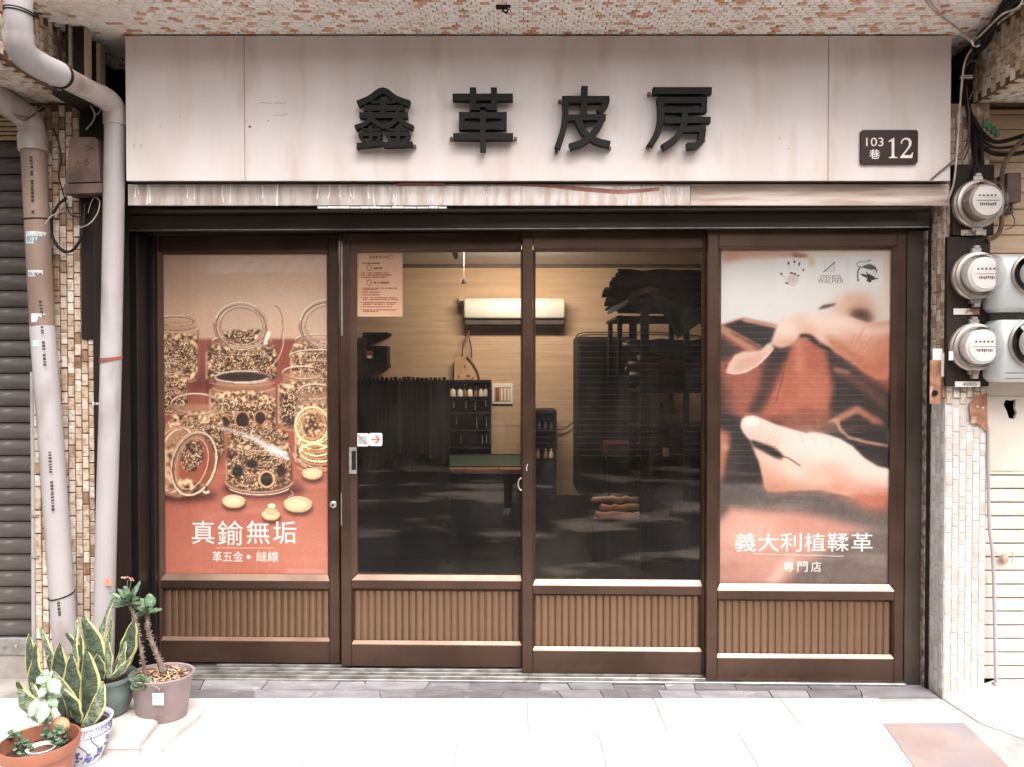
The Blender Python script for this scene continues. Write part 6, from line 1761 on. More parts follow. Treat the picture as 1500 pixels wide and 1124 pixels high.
snake_plant('smaller snake plant in the dull green bowl pot', back, .19, -.27, (cg.x, cg.y, .19), 'snake plants in pots')

# crown of thorns in the mauve planter
ctp = thing('crown_of_thorns', 'spiny two stemmed crown of thorns with pink flowers in the mauve planter', 'potted plant', (cm.x, cm.y, .18))
M_STEM = mat('spiny_stem', rgb(132, 114, 102), .8, 0, rgb(92, 76, 68), scale=30, bump=.5, bscale=80)
M_SPINE = mat('pale_spine', rgb(178, 164, 152), .7, 0, rgb(140, 124, 112), scale=30)
M_LEAF = mat('soft_green_leaf', rgb(112, 136, 108), .45, 0, rgb(88, 112, 86), scale=14, rand=.12)
M_LEAFP = mat('pale_green_leaf', rgb(176, 196, 172), .5, 0, rgb(146, 172, 146), scale=14, rand=.1)
M_PINK = mat('pink_petal', rgb(226, 170, 152), .6, 0, rgb(214, 140, 122), scale=20)
def stem(pts, r0, r1, Y):
    c3 = curve([P(x, y, Y + d) for x, y, d in pts], 8)
    m = len(c3)
    o = MB().tube(c3, [r0 + (r1 - r0) * k / (m - 1) for k in range(m)], 9).build('stem', M_STEM, ctp, 60)
    sp = MB(); rr = random.Random(int(r0 * 1e5))
    for k in range(m * 4):
        i = rr.randrange(m); p_ = c3[i]; an = rr.uniform(0, 6.283)
        d = Vector((math.cos(an), math.sin(an), rr.uniform(-.1, .5))).normalized()
        rr_ = r0 + (r1 - r0) * i / (m - 1)
        sp.tube([p_ + d * rr_ * .6, p_ + d * (rr_ + rr.uniform(.005, .011))], [.0018, .0003], 4)
    sp.build('spines', M_SPINE, o, kind='stuff')
    return c3
s1 = stem([(213, 990, 0), (208, 960, .0), (203, 935, .0), (198, 908, .01), (189, 885, .01)], .0085, .006, -.26)
s2 = stem([(239, 992, 0), (234, 970, .0), (224, 945, 0), (217, 922, 0), (216, 898, .01)], .013, .0075, -.22)
def sprig(c, spec, m=None):
    rr = random.Random(len(spec) + 2)
    for (tx_, ty_, w, dy) in spec:
        tip = P(tx_, ty_, c.y + dy)
        L_ = (tip - c).length
        blade(c, tip, w / F * 3.2, Vector((0, 0, .006)), Vector((rr.uniform(-.3, .3), -.75, .75)), .15, .62, m or M_LEAF, parent=ctp, nv=8, nu=4)
sprig(s1[-1], [(176, 874, 7, -.05), (160, 868, 6, .0), (162, 880, 6, -.06), (164, 890, 8, -.03), (182, 858, 10, .0), (196, 862, 8, -.04), (206, 851, 7, .02), (204, 876, 7, -.05), (198, 868, 9, .03), (207, 886, 6, .03), (172, 862, 6, .05), (188, 870, 9, -.08)])
sprig(s2[-1], [(219, 869, 15, .02), (226, 874, 12, .05), (194, 883, 12, -.01), (200, 891, 10, -.05), (232, 895, 8, -.02), (238, 893, 7, .04), (192, 904, 9, .0), (214, 888, 12, -.06), (224, 896, 8, -.06), (206, 876, 10, .04)])
fl = [P(181, 846, -.25), P(186, 846, -.26), P(192.5, 848, -.25), P(194, 850, -.24)]
for p_ in fl:
    rr = random.Random(int(p_.x * 1e4))
    mb = MB()
    for k in range(2):
        an = rr.uniform(-.5, .5) + k * math.pi
        mb.add([p_ + Vector((math.cos(an + e) * r_ * .009, -.003 * r_, math.sin(an + e) * r_ * .007 + .001)) for e, r_ in ((0, 0), (.9, .8), (.4, 1.1), (-.4, 1.1), (-.9, .8))], [(0, 1, 2, 3, 4)])
    mb.build('flower', M_PINK, ctp)
MB().tube(curve([s1[-1], P(186, 866, -.25), P(187, 850, -.255)], 4), .0015, 5).build('flower_stalk', M_LEAF, ctp, 60)
MB().tube(curve([s1[-1], P(189, 866, -.25), P(193, 851, -.25)], 4), .0012, 5).build('flower_stalk', M_LEAF, ctp, 60)

def bushy(name, label, centre, rad, n, m, w, parent_loc, seed):
    t = thing(name, label, 'potted plant', parent_loc)
    rr = random.Random(seed)
    protos = []
    c = Vector(centre)
    for k in range(n):
        an, el = rr.uniform(0, 6.283), rr.uniform(.1, 1.3)
        d = Vector((math.cos(an) * math.cos(el), math.sin(an) * math.cos(el), math.sin(el)))
        tip = c + Vector((d.x * rad[0], d.y * rad[1], d.z * rad[2])) * rr.uniform(.6, 1.05)
        root_ = c + (tip - c) * rr.uniform(.35, .6)
        ax = (tip - root_)
        L_ = max(ax.length, w * 1.1)
        blade(root_, root_ + ax.normalized() * L_, w * rr.uniform(.75, 1.15), Vector((0, 0, -.003)), Vector((rr.uniform(-.4, .4), -.6, 1)), .15, .55, m, parent=t, nv=6, nu=4)
    st = MB()
    for k in range(5):
        an = rr.uniform(0, 6.283)
        st.tube(curve([c + Vector((0, 0, -.02)), c + Vector((math.cos(an) * rad[0] * .4, math.sin(an) * rad[1] * .4, rad[2] * .5))], 3), .0016, 5)
    st.build('stems', M_STEM, t)
    return t
cc = P(207, 996, -.33)
bushy('leafy_herb', 'little clump of scalloped green leaves at the edge of the mauve planter', cc + Vector((0, 0, -.03)), (.055, .04, .06), 30, M_LEAF, .024, tuple(cc), 3)
# plants in the orange pot
sd = thing('pale_leaf_seedling', 'upright seedling with large pale leaves in the orange pot', 'potted plant', (co.x + .01, co.y, .15))
b0 = P(68, 1066, YO + .02); t0_ = P(70, 1000, YO + .03)
st3 = curve([Vector((b0.x, b0.y, .15)), b0, P(68, 1030, YO + .02), t0_], 6)
MB().tube(st3, .0065, 8).build('stem', mat('green_brown_stem', rgb(120, 124, 96), .7, 0, rgb(96, 92, 72), scale=20), sd, 60)
for (bx, by, tx_, ty_, w, d) in ((69, 1000, 86, 1018, 20, -.03), (69, 1000, 52, 1002, 15, -.02), (68, 998, 62, 985, 12, .0), (70, 998, 74, 986, 10, .03), (69, 1010, 56, 1024, 15, -.03), (69, 1026, 40, 1052, 26, -.04), (69, 1028, 58, 1062, 22, -.06), (69, 1030, 84, 1036, 13, -.03), (69, 1040, 60, 1036, 14, .03), (69, 1020, 90, 1022, 16, .03)):
    blade(P(bx, by, YO + .02), P(tx_, ty_, YO + .02 + d), w / F * 2.72, Vector((0, 0, .012)), Vector((.1, -.8, .6)), .1, .5, M_LEAFP, parent=sd, nv=8, nu=4)
def trailing(label, spots, seed):
    t = thing('trailing_herb', label, 'potted plant', tuple(P(*spots[0][:2], YO)), group='small trailing herbs in the orange pot')
    rr = random.Random(seed)
    for (x, y, n) in spots:
        for k in range(n):
            c_ = P(x + rr.uniform(-7, 7), y + rr.uniform(-6, 6), YO + rr.uniform(-.05, .03))
            d = Vector((rr.uniform(-1, 1), rr.uniform(-1, .2), rr.uniform(-.1, .6))).normalized()
            blade(c_, c_ + d * rr.uniform(.012, .02), .013, Vector((0, 0, .002)), Vector((rr.uniform(-.4, .4), -.6, .8)), .1, .55, M_LEAF, parent=t, nv=5, nu=4)
    MB().tube(curve([P(a_, b_, YO - .01) for a_, b_, _ in spots], 5), .0015, 5).build('stems', M_STEM, t)
trailing('trailing small leaved herb over the left rim of the orange pot', [(24, 1076, 12), (32, 1088, 12), (34, 1102, 14), (28, 1104, 8), (42, 1090, 8)], 1)
trailing('trailing small leaved herb at the right side of the orange pot', [(84, 1070, 12), (90, 1082, 12), (78, 1078, 12), (70, 1076, 8), (86, 1092, 8)], 2)
cs = P(88, 1064, YO + .06)
sto = MB()
prof = []
rr = random.Random(5)
sto.lathe([(0, -.035)] + [(.036 * math.sin(a_) * (1 + .06 * math.sin(3 * a_)), -.035 * math.cos(a_)) for a_ in np.linspace(.3, 2.85, 9)] + [(0, .036)], tuple(cs), 18, Matrix.Rotation(.7, 4, 'Y') @ Matrix.Rotation(.3, 4, 'X'), ell=(1.0, .8))
mark(sto.build('stone', mat('orange_stone', rgb(214, 168, 130), .8, 0, rgb(190, 134, 96), scale=14, bump=.3, bscale=50), None, 60), 'smooth orange tan stone in the orange pot', 'stone')
cu = P(61, 1096, YO - .03); cu.z = .155
cup = thing('small_white_cup', 'small white cup of soil sunk in the orange pot', 'cup', tuple(cu))
MB().lathe([(0, -.03), (.04, -.03), (.047, .03), (.049, .032), (.046, .034), (.042, .028), (.041, .02), (0, .02)], tuple(cu), 30).build('body', M_WHITE, cup, 40)
MB().lathe([(0, .026), (.04, .021)], tuple(cu), 18).build('soil', M_MULCH[1], cup, 60)
mk = MB()
rr = random.Random(8)
bk = P(100, 1078, YO + .03)
for k in range(26):
    p_ = bk + Vector((rr.uniform(-.014, .014), rr.uniform(-.02, .02), rr.uniform(-.05, .02)))
    mk.tube([p_, p_ + Vector((rr.uniform(-.01, .01), rr.uniform(-.01, .01), rr.uniform(.01, .04)))], [.0022, .0008], 4)
mark(mk.build('dried_roots', M_MULCH[1]), 'clump of dry brown roots at the right rim of the orange pot', 'dried plant', kind=None)
# ================================================================ inside the shop
ZI, ZC, YW = .02, 2.635, 4.0
M_IFLOOR = mat('dark_shop_floor', rgb(50, 43, 38), .5, 0, rgb(38, 33, 29), scale=4, dirt=(rgb(84, 72, 62), 2.5, .56, .72))
structure(MB().box((-2.9, .36, -.2), (3.2, YW, ZI)), 'shop_floor', M_IFLOOR)
structure(MB().box((-2.9, .36, ZC), (3.2, YW, ZC + .1)), 'shop_ceiling', mat('shop_ceiling_white', rgb(226, 220, 214), .8, 0, rgb(214, 208, 202), scale=3))
M_IWALL = mat('tan_wallpaper', rgb(196, 166, 136), .75, 0, rgb(182, 151, 120), scale=2.5, stretch=(.6, 1, 7), dirt=(rgb(180, 150, 112), 3, .62, .9))
structure(MB().box((-2.9, YW, -.2), (3.2, YW + .1, ZC + .1)), 'shop_back_wall', M_IWALL)
structure(MB().box((-3.0, .5, -.2), (-2.9, YW + .1, ZC + .1)), 'shop_left_wall', M_IWALL)
structure(MB().box((3.2, .5, -.2), (3.3, YW + .1, ZC + .1)), 'shop_right_wall', M_IWALL)
structure(MB().box((-2.89, YW - .03, ZC - .034), (3.19, YW - .001, ZC - .001)), 'ceiling_trim', mat('dark_trim', rgb(96, 76, 62), .6, 0, rgb(80, 62, 50), scale=8))
structure(MB().box((-2.89, YW - .015, ZI), (3.19, YW - .001, .3)), 'skirting', mat('dark_skirting', rgb(60, 48, 42), .6, 0, rgb(48, 38, 34), scale=8))
# wallpaper lap joints: thin horizontal strips of panelling
wj = bpy.data.objects['shop_back_wall']
for k in range(14):
    z = 1.0 + k * .118
    MB().box((-2.88, YW - .003, z), (3.18, YW - .0005, z + .1165), .0006).build('wall_strip', M_IWALL, wj, local=True)

# the shop's own lamp, on the ceiling above the door glass
lampt = thing('ceiling_lamp', 'lit flat lamp panel on the shop ceiling in front of the air conditioner', 'lamp', (.05, 2.9, ZC))
MB().box((-.45, 2.78, ZC - .012), (.55, 3.02, ZC - .001), .003).build('frame', M_WHITE, lampt)
MB().box((-.42, 2.80, ZC - .014), (.52, 3.0, ZC - .0125)).build('diffuser', mat('lit_panel', (1, .92, .8, 1), .5, emit=((1, .86, .68, 1), 4.0)), lampt)
ld = bpy.data.lights.new('lamp_light', 'AREA'); ld.shape = 'RECTANGLE'; ld.size = .94; ld.size_y = .2; ld.energy = 18; ld.color = (1, .87, .70)
lo_ = bpy.data.objects.new('lamp_light', ld); COL.objects.link(lo_); lo_.parent = lampt; lo_.location = (0, 0, -.022); lo_.rotation_euler = (math.radians(35), 0, 0)

def ibox(mb, x0, y0, x1, y1, Y, dep, ch=.003):
    a, b = P(x0, y1, Y), P(x1, y0, Y)
    return mb.box((a.x, Y, a.z), (b.x, Y + dep, b.z), ch)
# air conditioner
M_ACW = mat('appliance_white', rgb(232, 226, 214), .45, 0, rgb(224, 217, 204), scale=4)
ac = thing('air_conditioner', 'white wall air conditioner high on the shop back wall', 'air conditioner', tuple(P(752, 455, 3.78)))
ibox(MB(), 679, 437, 828, 467, 3.78, .215, .02).build('casing', M_ACW, ac, 50)
ibox(MB(), 681, 468, 827, 476, 3.82, .17, .006).build('air_outlet', mat('dark_vent', rgb(74, 60, 50), .6, 0, rgb(60, 48, 40), scale=9), ac)
ibox(MB(), 686, 440.5, 826, 441.3, 3.7785, .002, 0).build('seam', M_IWALL, ac)
ibox(MB(), 672, 435, 679, 450, 3.9, .09, .002).build('pipe_cover', M_IWALL, ac)
ibox(MB(), 673, 441, 678.5, 449, 3.82, .1, .002).build('side_vent', M_BLACK, ac)
# pull cord
pc = thing('pull_cord', 'thin pull cord with a black bell shaped end', 'pull cord', tuple(P(680, 412, 2.9)))
c = P(679.5, 414, 2.9)
MB().tube([c, Vector((c.x, c.y, ZC))], .0025, 6).build('cord', M_WIREW, pc)
MB().lathe([(0, -.01), (.022, -.01), (.016, .012), (.006, .034), (0, .036)], tuple(c), 14).build('bell', M_BLACK, pc, 50)
hs = thing('hanging_swatch', 'small brown leather swatch hanging by the top of the notice door', 'leather swatch', tuple(P(667, 372, 1.2)))
pts = [(661, 366), (668, 366), (671.5, 374), (670, 379.5), (666, 380), (663, 374)]
MB().prism([pz(x, y, 1.2) for x, y in pts], 1.2, 1.204).build('swatch', mat('tan_leather', rgb(168, 116, 90), .55, 0, rgb(140, 92, 70), scale=9, bump=.2), hs)
MB().tube([P(665, 367, 1.2), P(665, 330, 1.2)], .001, 5).build('string', M_WIREB, hs)
# hanging leather bag with handprints
bg = thing('leather_bag', 'pale leather bag with long straps hanging on the shop wall', 'bag', tuple(P(684, 525, 3.95)))
M_BAG = mat('pale_leather', rgb(196, 160, 124), .6, 0, rgb(172, 134, 100), scale=6, bump=.15)
M_BAGDK = mat('brown_leather', rgb(112, 76, 58), .55, 0, rgb(88, 58, 44), scale=8, bump=.2)
MB().prism([pz(x, y, 3.9) for x, y in ((666, 527), (669, 523), (684, 523), (690, 530), (698, 543), (703, 561), (665, 561))], 3.9, 3.97).build('body', M_BAG, bg)
for pts in ([(677, 527), (678, 508), (683, 492), (686, 487)], [(691, 525), (690, 508), (687, 494), (686, 487)], [(686, 487), (689, 479), (688, 470)]):
    MB().tube(curve([P(x, y, 3.91) for x, y in pts], 5), .009, 6).build('strap', M_BAGDK, bg, 50)
MB().tube(curve([P(x, y, 3.895) for x, y in ((684, 523), (691, 531), (699, 545), (703, 561))], 5), .012, 6).build('edge_trim', M_BAGDK, bg, 50)
mb = MB()
for (x, y, w, h) in ((681, 537, 2, 5), (672, 552, 2, 4), (686, 551, 6, 3), (684, 557, 2, 4), (689, 557, 2, 4), (680, 557, 2, 3), (693, 555, 2, 4)): ibox(mb, x - w / 2, y - h / 2, x + w / 2, y + h / 2, 3.898, .001, 0)
mb.build('hand_print', M_BAGDK, bg)
# small wall box
wb = thing('wall_box', 'small black wall shelf holding a dark box on the back wall', 'wall shelf', tuple(P(547, 515, 3.8)))
ibox(MB(), 531, 487, 568, 491, 3.75, .24).build('top_board', M_DKWOOD, wb)
ibox(MB(), 531, 491, 535, 538, 3.75, .24).build('side', M_DKWOOD, wb)
ibox(MB(), 535, 507, 567, 534, 3.8, .18).build('box', M_BLACK, wb)
ibox(MB(), 525, 533, 566, 538, 3.72, .27).build('bottom_board', M_DKWOOD, wb)
ibox(MB(), 533, 514, 546, 526, 3.79, .008).build('label', mat('dull_red_card', rgb(140, 84, 70), .6, 0, rgb(110, 64, 54), scale=20), wb)
ibox(MB(), 538, 521, 544, 525, 3.785, .004, .001).build('badge', M_WHITE, wb)

# rack of hanging straps
M_STRAPS = [mat('strap_leather_%s' % n, c, .45, 0, d, scale=7, stretch=(1, 1, .3)) for n, c, d in (('black', rgb(24, 20, 18), rgb(18, 15, 14)), ('dark_brown', rgb(40, 29, 24), rgb(30, 22, 19)), ('brown', rgb(104, 70, 52), rgb(84, 56, 42)), ('maroon', rgb(84, 48, 40), rgb(66, 38, 33)))]
rk = thing('strap_rack', 'dark rail rack along the left of the shop hung with leather straps', 'rack', tuple(P(588, 690, 2.4)))
a, b = P(505, 561, 2.4), P(656, 561, 2.4)
MB().tube([a, b], .012, 8).build('rail', M_BLACK, rk, 50)
for x in (a.x + .02, b.x): MB().box((x - .012, 2.388, ZI), (x + .012, 2.412, a.z + .01)).build('post', M_BLACK, rk)
MB().box((a.x, 2.52, ZI), (b.x, 2.55, a.z + .02)).build('back_board', M_BLACK, rk)
MB().box((a.x, 2.30, .3), (b.x, 2.5, .33)).build('shelf', M_DKWOOD, rk)
rr = random.Random(6)
cols = ['black', 'dark brown', 'brown', 'maroon']
nst = 22
for k in range(nst):
    x = a.x + .05 + (b.x - a.x - .08) * k / (nst - 1)
    ci = 2 if k in (11, 18) else 3 if k in (16,) else rr.choice([0, 0, 1, 1])
    zl = a.z - rr.uniform(.55, .72)
    y = 2.4
    w = .022 + .012 * rr.random()
    mb = MB()
    pts = curve([(x, y - .016, zl), (x, y - .018, a.z - .1), (x, y - .014, a.z + .004), (x, y, a.z + .016), (x, y + .014, a.z), (x, y + .018, zl + .05)], 4)
    vs = [(p.x + e * w / 2, p.y, p.z) for p in pts for e in (-1, 1)]
    mb.add(vs, [(2 * i, 2 * i + 1, 2 * i + 3, 2 * i + 2) for i in range(len(pts) - 1)])
    o = mb.build('leather_strap', M_STRAPS[ci])
    md = o.modifiers.new('thickness', 'SOLIDIFY'); md.thickness = .004
    od = 'first second third fourth fifth sixth seventh eighth ninth tenth eleventh twelfth thirteenth fourteenth fifteenth sixteenth seventeenth eighteenth nineteenth twentieth twenty-first twenty-second'.split()[k]
    mark(o, '%s leather strap on the rail rack, %s from the notice side' % (('black', 'dark brown', 'warm brown', 'maroon')[ci], od), 'strap', 'leather straps hanging on the rail')

# bottle shelf and work table
bs_ = thing('bottle_shelf', 'black wall shelf unit with a top row of small bottles', 'shelf', tuple(P(685, 665, 3.75)))
ibox(MB(), 648, 557, 719, 559.5, 3.72, .27).build('top', M_BLACK, bs_)
ibox(MB(), 648, 559.6, 719, 690, 3.94, .05).build('back', M_BLACK, bs_)
for x0, x1 in ((648, 650), (716.5, 719)): ibox(MB(), x0, 559.6, x1, 690, 3.72, .21).build('side', M_BLACK, bs_)
for y in (581, 605, 630, 655): ibox(MB(), 650.3, y, 716.2, y + 2.5, 3.73, .2).build('shelf_board', M_BLACK, bs_)
M_BOT = [mat('bottle_%s' % n, c, .35, 0, d, scale=20) for n, c, d in (('cream', rgb(214, 200, 182), rgb(198, 182, 160)), ('white', rgb(228, 222, 214), rgb(216, 208, 198)), ('tan', rgb(150, 112, 86), rgb(128, 92, 70)))]
def bottle(x, y0, y1, Y, w, m, label, group, cap=None):
    a, b = P(x, y1, Y), P(x, y0, Y)
    h = b.z - a.z; r = w / F * (Y + DIST) / 2
    t = thing('bottle', label, 'bottle', (a.x, Y, a.z), group=group)
    MB().lathe([(0, 0), (r, 0), (r, h * .58), (r * .45, h * .76), (r * .42, h * .84), (0, h * .84)], tuple(a), 12).build('body', m, t, 40)
    MB().lathe([(0, h * .84), (r * .5, h * .84), (r * .48, h), (0, h)], tuple(a), 12).build('cap', cap or m, t, 40)
BL = ['leftmost tan bottle, first in the top row of the bottle shelf', 'cream bottle second in the top row of the bottle shelf', 'white bottle standing third in the top row of the bottle shelf', 'tan bottle just left of the middle of the bottle row', 'white bottle at the middle right of the bottle row', 'dark tan bottle between two pale ones in the bottle row', 'cream bottle next to last in the bottle row', 'cream bottle at the right end of the bottle row']
for k, (x, w, mi) in enumerate(((655, 7, 2), (663.5, 9, 0), (674, 8, 1), (681, 6, 2), (688.5, 8, 1), (697, 5, 2), (704.5, 7, 0), (711.5, 7, 0))):
    bottle(x, 563 + (k % 3), 580.8, 3.80, w, M_BOT[mi], BL[k], 'small bottles on the shop shelves', M_BOT[1] if k % 2 else M_BLACK)
rr = random.Random(3)
hooks = MB()
for y, xs_ in ((585, (664, 682, 696, 711)), (609, (668, 698, 712)), (634, (675, 706, 712))):
    for x in xs_:
        L_ = rr.uniform(8, 18); w = rr.uniform(.6, 1.6)
        ibox(hooks, x, y + 2, x + w, y + 2 + L_, 3.76, .01, 0)
mark(hooks.build('hanging_tools', M_STEEL), 'thin metal tools hanging in the black bottle shelf unit', 'tools')
tb = thing('work_table', 'low work table with a green mat and wooden front edge', 'table', tuple(G(700, 688, .75)))
a, b = G(575, 687, .75), G(768, 664, .75)
xa_, xb_ = G(575, 687, .75).x, G(768, 687, .75).x
MB().box((xa_, a.y, .70), (xb_, b.y, .745), .004).build('top', M_DKWOOD, tb)
M_EDGEW = mat('reddish_wood', rgb(150, 96, 72), .45, 0, rgb(122, 74, 56), scale=5, stretch=(.4, 1, 1))
x = xa_
for wd in (.30, .29, .285, .28): 
    x1 = min(x + wd, xb_)
    MB().box((x + .003, a.y - .022, .708), (x1 - .003, a.y + .1, .7505), .003).build('edge_board', M_EDGEW, tb); x = x1
a2, b2_ = G(606, 684, .7535), G(766, 667, .7535)
MB().box((a2.x, a2.y + .06, .7455), (b2_.x * .99, b2_.y, .7535), .002).build('cutting_mat', mat('green_cutting_mat', rgb(58, 74, 58), .6, 0, rgb(50, 65, 52), scale=6), tb)
for xx in (xa_ + .05, xb_ - .06):
    for yy in (a.y + .05, b.y - .06): MB().box((xx - .025, yy - .025, ZI), (xx + .025, yy + .025, .70)).build('leg', M_DKWOOD, tb)
MB().box((xa_ + .02, a.y + .15, .1), (xb_ - .02, a.y + .18, .70)).build('modesty_panel', M_BLACK, tb)
# framed sheet on the wall
fm = thing('wall_chart', 'small white framed colour chart on the shop wall beside the bottle shelf', 'wall chart', tuple(P(738, 577, 3.97)))
ibox(MB(), 721, 562, 751, 592, 3.975, .02).build('frame', M_ACW, fm)
ibox(MB(), 724, 567, 748, 589, 3.9735, .001, 0).build('sheet', M_BAG, fm)
ibox(MB(), 726, 568, 731, 588, 3.9722, .001, 0).build('swatch_band', M_EDGEW, fm)
for x in (735, 740, 745): ibox(MB(), x - 1.2, 569, x + 1.2, 587, 3.9722, .001, 0).build('swatch_band', M_ACW, fm)
# small black cabinet
kb = thing('black_cabinet', 'narrow black shelf cabinet against the back wall behind the door stiles', 'cabinet', tuple(P(795, 735, 3.5)))
ibox(MB(), 768, 601, 815.5, 604, 3.5, .4).build('top', M_BLACK, kb)
for x0, x1 in ((768, 770), (812.5, 815.5)): ibox(MB(), x0, 604.2, x1, 737, 3.5, .4).build('side', M_BLACK, kb)
ibox(MB(), 770.2, 604.2, 812.3, 737, 3.87, .03).build('back', M_BLACK, kb)
for y in (630, 672): ibox(MB(), 770.3, y, 812.2, y + 2.5, 3.52, .34).build('shelf_board', M_BLACK, kb)
ibox(MB(), 770.3, 676, 811, 729, 3.5, .02).build('door', M_DKWOOD, kb)
for k, x in enumerate((790, 799, 807.5)):
    bottle(x, 618, 629.8, 3.6, 4.6, M_BOT[1], ['white tube bottle nearest the door stile in the black cabinet', 'middle white tube bottle in the black cabinet', 'white tube bottle furthest from the stile in the black cabinet'][k], 'small bottles on the shop shelves')
for k, x in enumerate((788.5, 799.5, 807.5)):
    bottle(x, 657, 671.8, 3.6, 6.0, M_BOT[(2, 2, 0)[k]], ['tan jar nearest the door stile on the lower cabinet shelf', 'middle tan jar on the lower cabinet shelf', 'cream jar on the lower cabinet shelf'][k], 'small bottles on the shop shelves')
cable('dark cable looping along the shop wall round the big rack', [(1040, 494, 3.96), (960, 487, 3.96), (905, 487.5, 3.96), (862, 487, 3.96), (846, 491, 3.96), (842, 505, 3.96), (840.5, 550, 3.96), (843, 590, 3.96), (842, 614, 3.96), (830, 626, 3.96), (816, 630, 3.96)], .006, M_CABLE, group=None)

# big rack of leather at the right
M_HIDE = [mat('hide_%s' % n, c, .5, 0, d, scale=6, bump=.25, bscale=30) for n, c, d in (('black', rgb(22, 19, 18), rgb(17, 15, 14)), ('dark_brown', rgb(32, 24, 20), rgb(24, 18, 16)), ('red', rgb(92, 32, 28), rgb(70, 25, 23)), ('tan', rgb(190, 132, 98), rgb(164, 108, 78)), ('olive', rgb(142, 112, 74), rgb(112, 88, 58)), ('grey', rgb(86, 80, 78), rgb(70, 65, 63)))]
cab = thing('tall_cabinet', 'tall dark cabinet behind the leather rack', 'cabinet', tuple(P(885, 725, 3.3)))
ibox(MB(), 846, 493, 926, 722, 3.3, .5, .006).build('carcass', M_DKWOOD, cab)
for x0, x1 in ((850, 886), (888.5, 923)): ibox(MB(), x0, 500, x1, 716, 3.285, .013, .004).build('door', M_BLACK, cab)
rk2 = thing('leather_rack', 'open dark rack stacked with leather rolls right of the cabinet', 'rack', tuple(P(970, 740, 2.3)))
for (x0, x1, y0) in ((905, 911.5, 462), (939, 950.5, 455), (1003, 1010, 455), (1062, 1070, 455)):
    for Yp_ in (2.2, 2.75):
        aa, bb = P(x0, 600, 2.2).x, P(x1, 600, 2.2).x
        MB().box((aa, Yp_, ZI if x0 > 910 else P(905, 494, 2.2).z - .3), (bb, Yp_ + .05, P(905, y0, 2.2).z), .002).build('post', M_BLACK, rk2)
xl_, xr_ = P(903, 500, 2.2).x, P(1075, 500, 2.2).x
xm_ = P(938, 500, 2.2).x
for (y, x0) in ((463, xl_), (572, xm_), (626, xm_), (702, xm_)):
    z = P(900, y, 2.2).z; MB().box((x0, 2.19, z - .022), (xr_, 2.82, z), .002).build('shelf_board', M_BLACK, rk2)
for y0, y1 in ((500, 571), (630, 738)):
    a, b = P(938, y1, 2.85), P(1075, y0, 2.85)
    MB().box((a.x, 2.83, a.z), (b.x, 2.845, b.z)).build('back_panel', M_BLACK, rk2)
def roll(label, x0, x1, y, Y, r, mi, seed, group, ends=None, tilt=0.0):
    """a rolled hide lying along the rack: a wound sheet with an open spiral end"""
    rr = random.Random(seed)
    a, b = P(x0, y, Y), P(x1, y + tilt, Y)
    nseg, ntheta = 10, 40
    vs, fs = [], []
    wob = [rr.uniform(-.012, .012) for _ in range(nseg + 1)]; wz = [rr.uniform(-.008, .008) for _ in range(nseg + 1)]
    for i in range(nseg + 1):
        t = i / nseg
        c = a.lerp(b, t) + Vector((0, wob[i], wz[i]))
        for k in range(ntheta + 1):
            u = k / ntheta
            an = u * 2 * math.pi * 2.3 + seed
            rad = r * (1 - .55 * u) * (1 + .06 * math.sin(an * 2 + i))
            sh = -.02 * math.sin(u * 9 + seed) * (1 if i == 0 else 0) - u * .02 * (1 if i == 0 else 0)
            vs.append(c + Vector((sh, rad * math.cos(an), rad * math.sin(an))))
    for i in range(nseg):
        for k in range(ntheta):
            q = i * (ntheta + 1) + k
            fs.append((q, q + 1, q + ntheta + 2, q + ntheta + 1))
    o = MB().add(vs, fs).build('leather_roll', M_HIDE[mi], None, 60)
    md = o.modifiers.new('thickness', 'SOLIDIFY'); md.thickness = .006
    return mark(o, label, 'leather roll', group)
GR_ = 'leather rolls on the rack'
roll('topmost black leather roll, heaped over the others on the rack', 908, 1075, 405, 2.35, .062, 0, 1, GR_, tilt=4)
roll('black leather roll whose end juts left under the topmost roll', 899, 1075, 414, 2.25, .052, 0, 2, GR_)
roll('dark brown leather roll whose end reaches furthest left on the rack', 887, 1070, 429, 2.3, .055, 1, 3, GR_)
roll('black leather roll low at the left of the heap on the rack', 890, 1070, 442, 2.22, .045, 0, 4, GR_)
roll('dark brown leather roll at the back of the heap on the rack', 906, 1070, 432, 2.5, .085, 1, 5, GR_)
roll('black leather roll resting directly on the top shelf of the rack', 908, 1070, 452, 2.32, .055, 0, 6, GR_)
roll('pale grey leather roll sticking out below the black heap', 893, 940, 452, 2.2, .02, 5, 7, GR_, tilt=-12)
mark(MB().tube(curve([P(x, y, 2.17) for x, y in ((890, 459), (900, 452), (912, 446), (921, 439))], 5), [.010, .014, .018, .02, .02, .02, .02, .02, .02, .02, .02, .02, .018, .014, .01, .008][:16], 8).build('white_paper_roll', M_WHITE, None, 60), 'crumpled white paper roll poking from the leather heap', 'paper roll')
mark(MB().tube(curve([P(x, y, 2.16) for x, y in ((924, 446), (927, 436), (936, 428), (950, 425), (962, 428))], 5), .026, 10).build('olive_leather_fold', M_HIDE[4], None, 60), 'olive tan fold of leather arching over the rack post', 'leather fold')
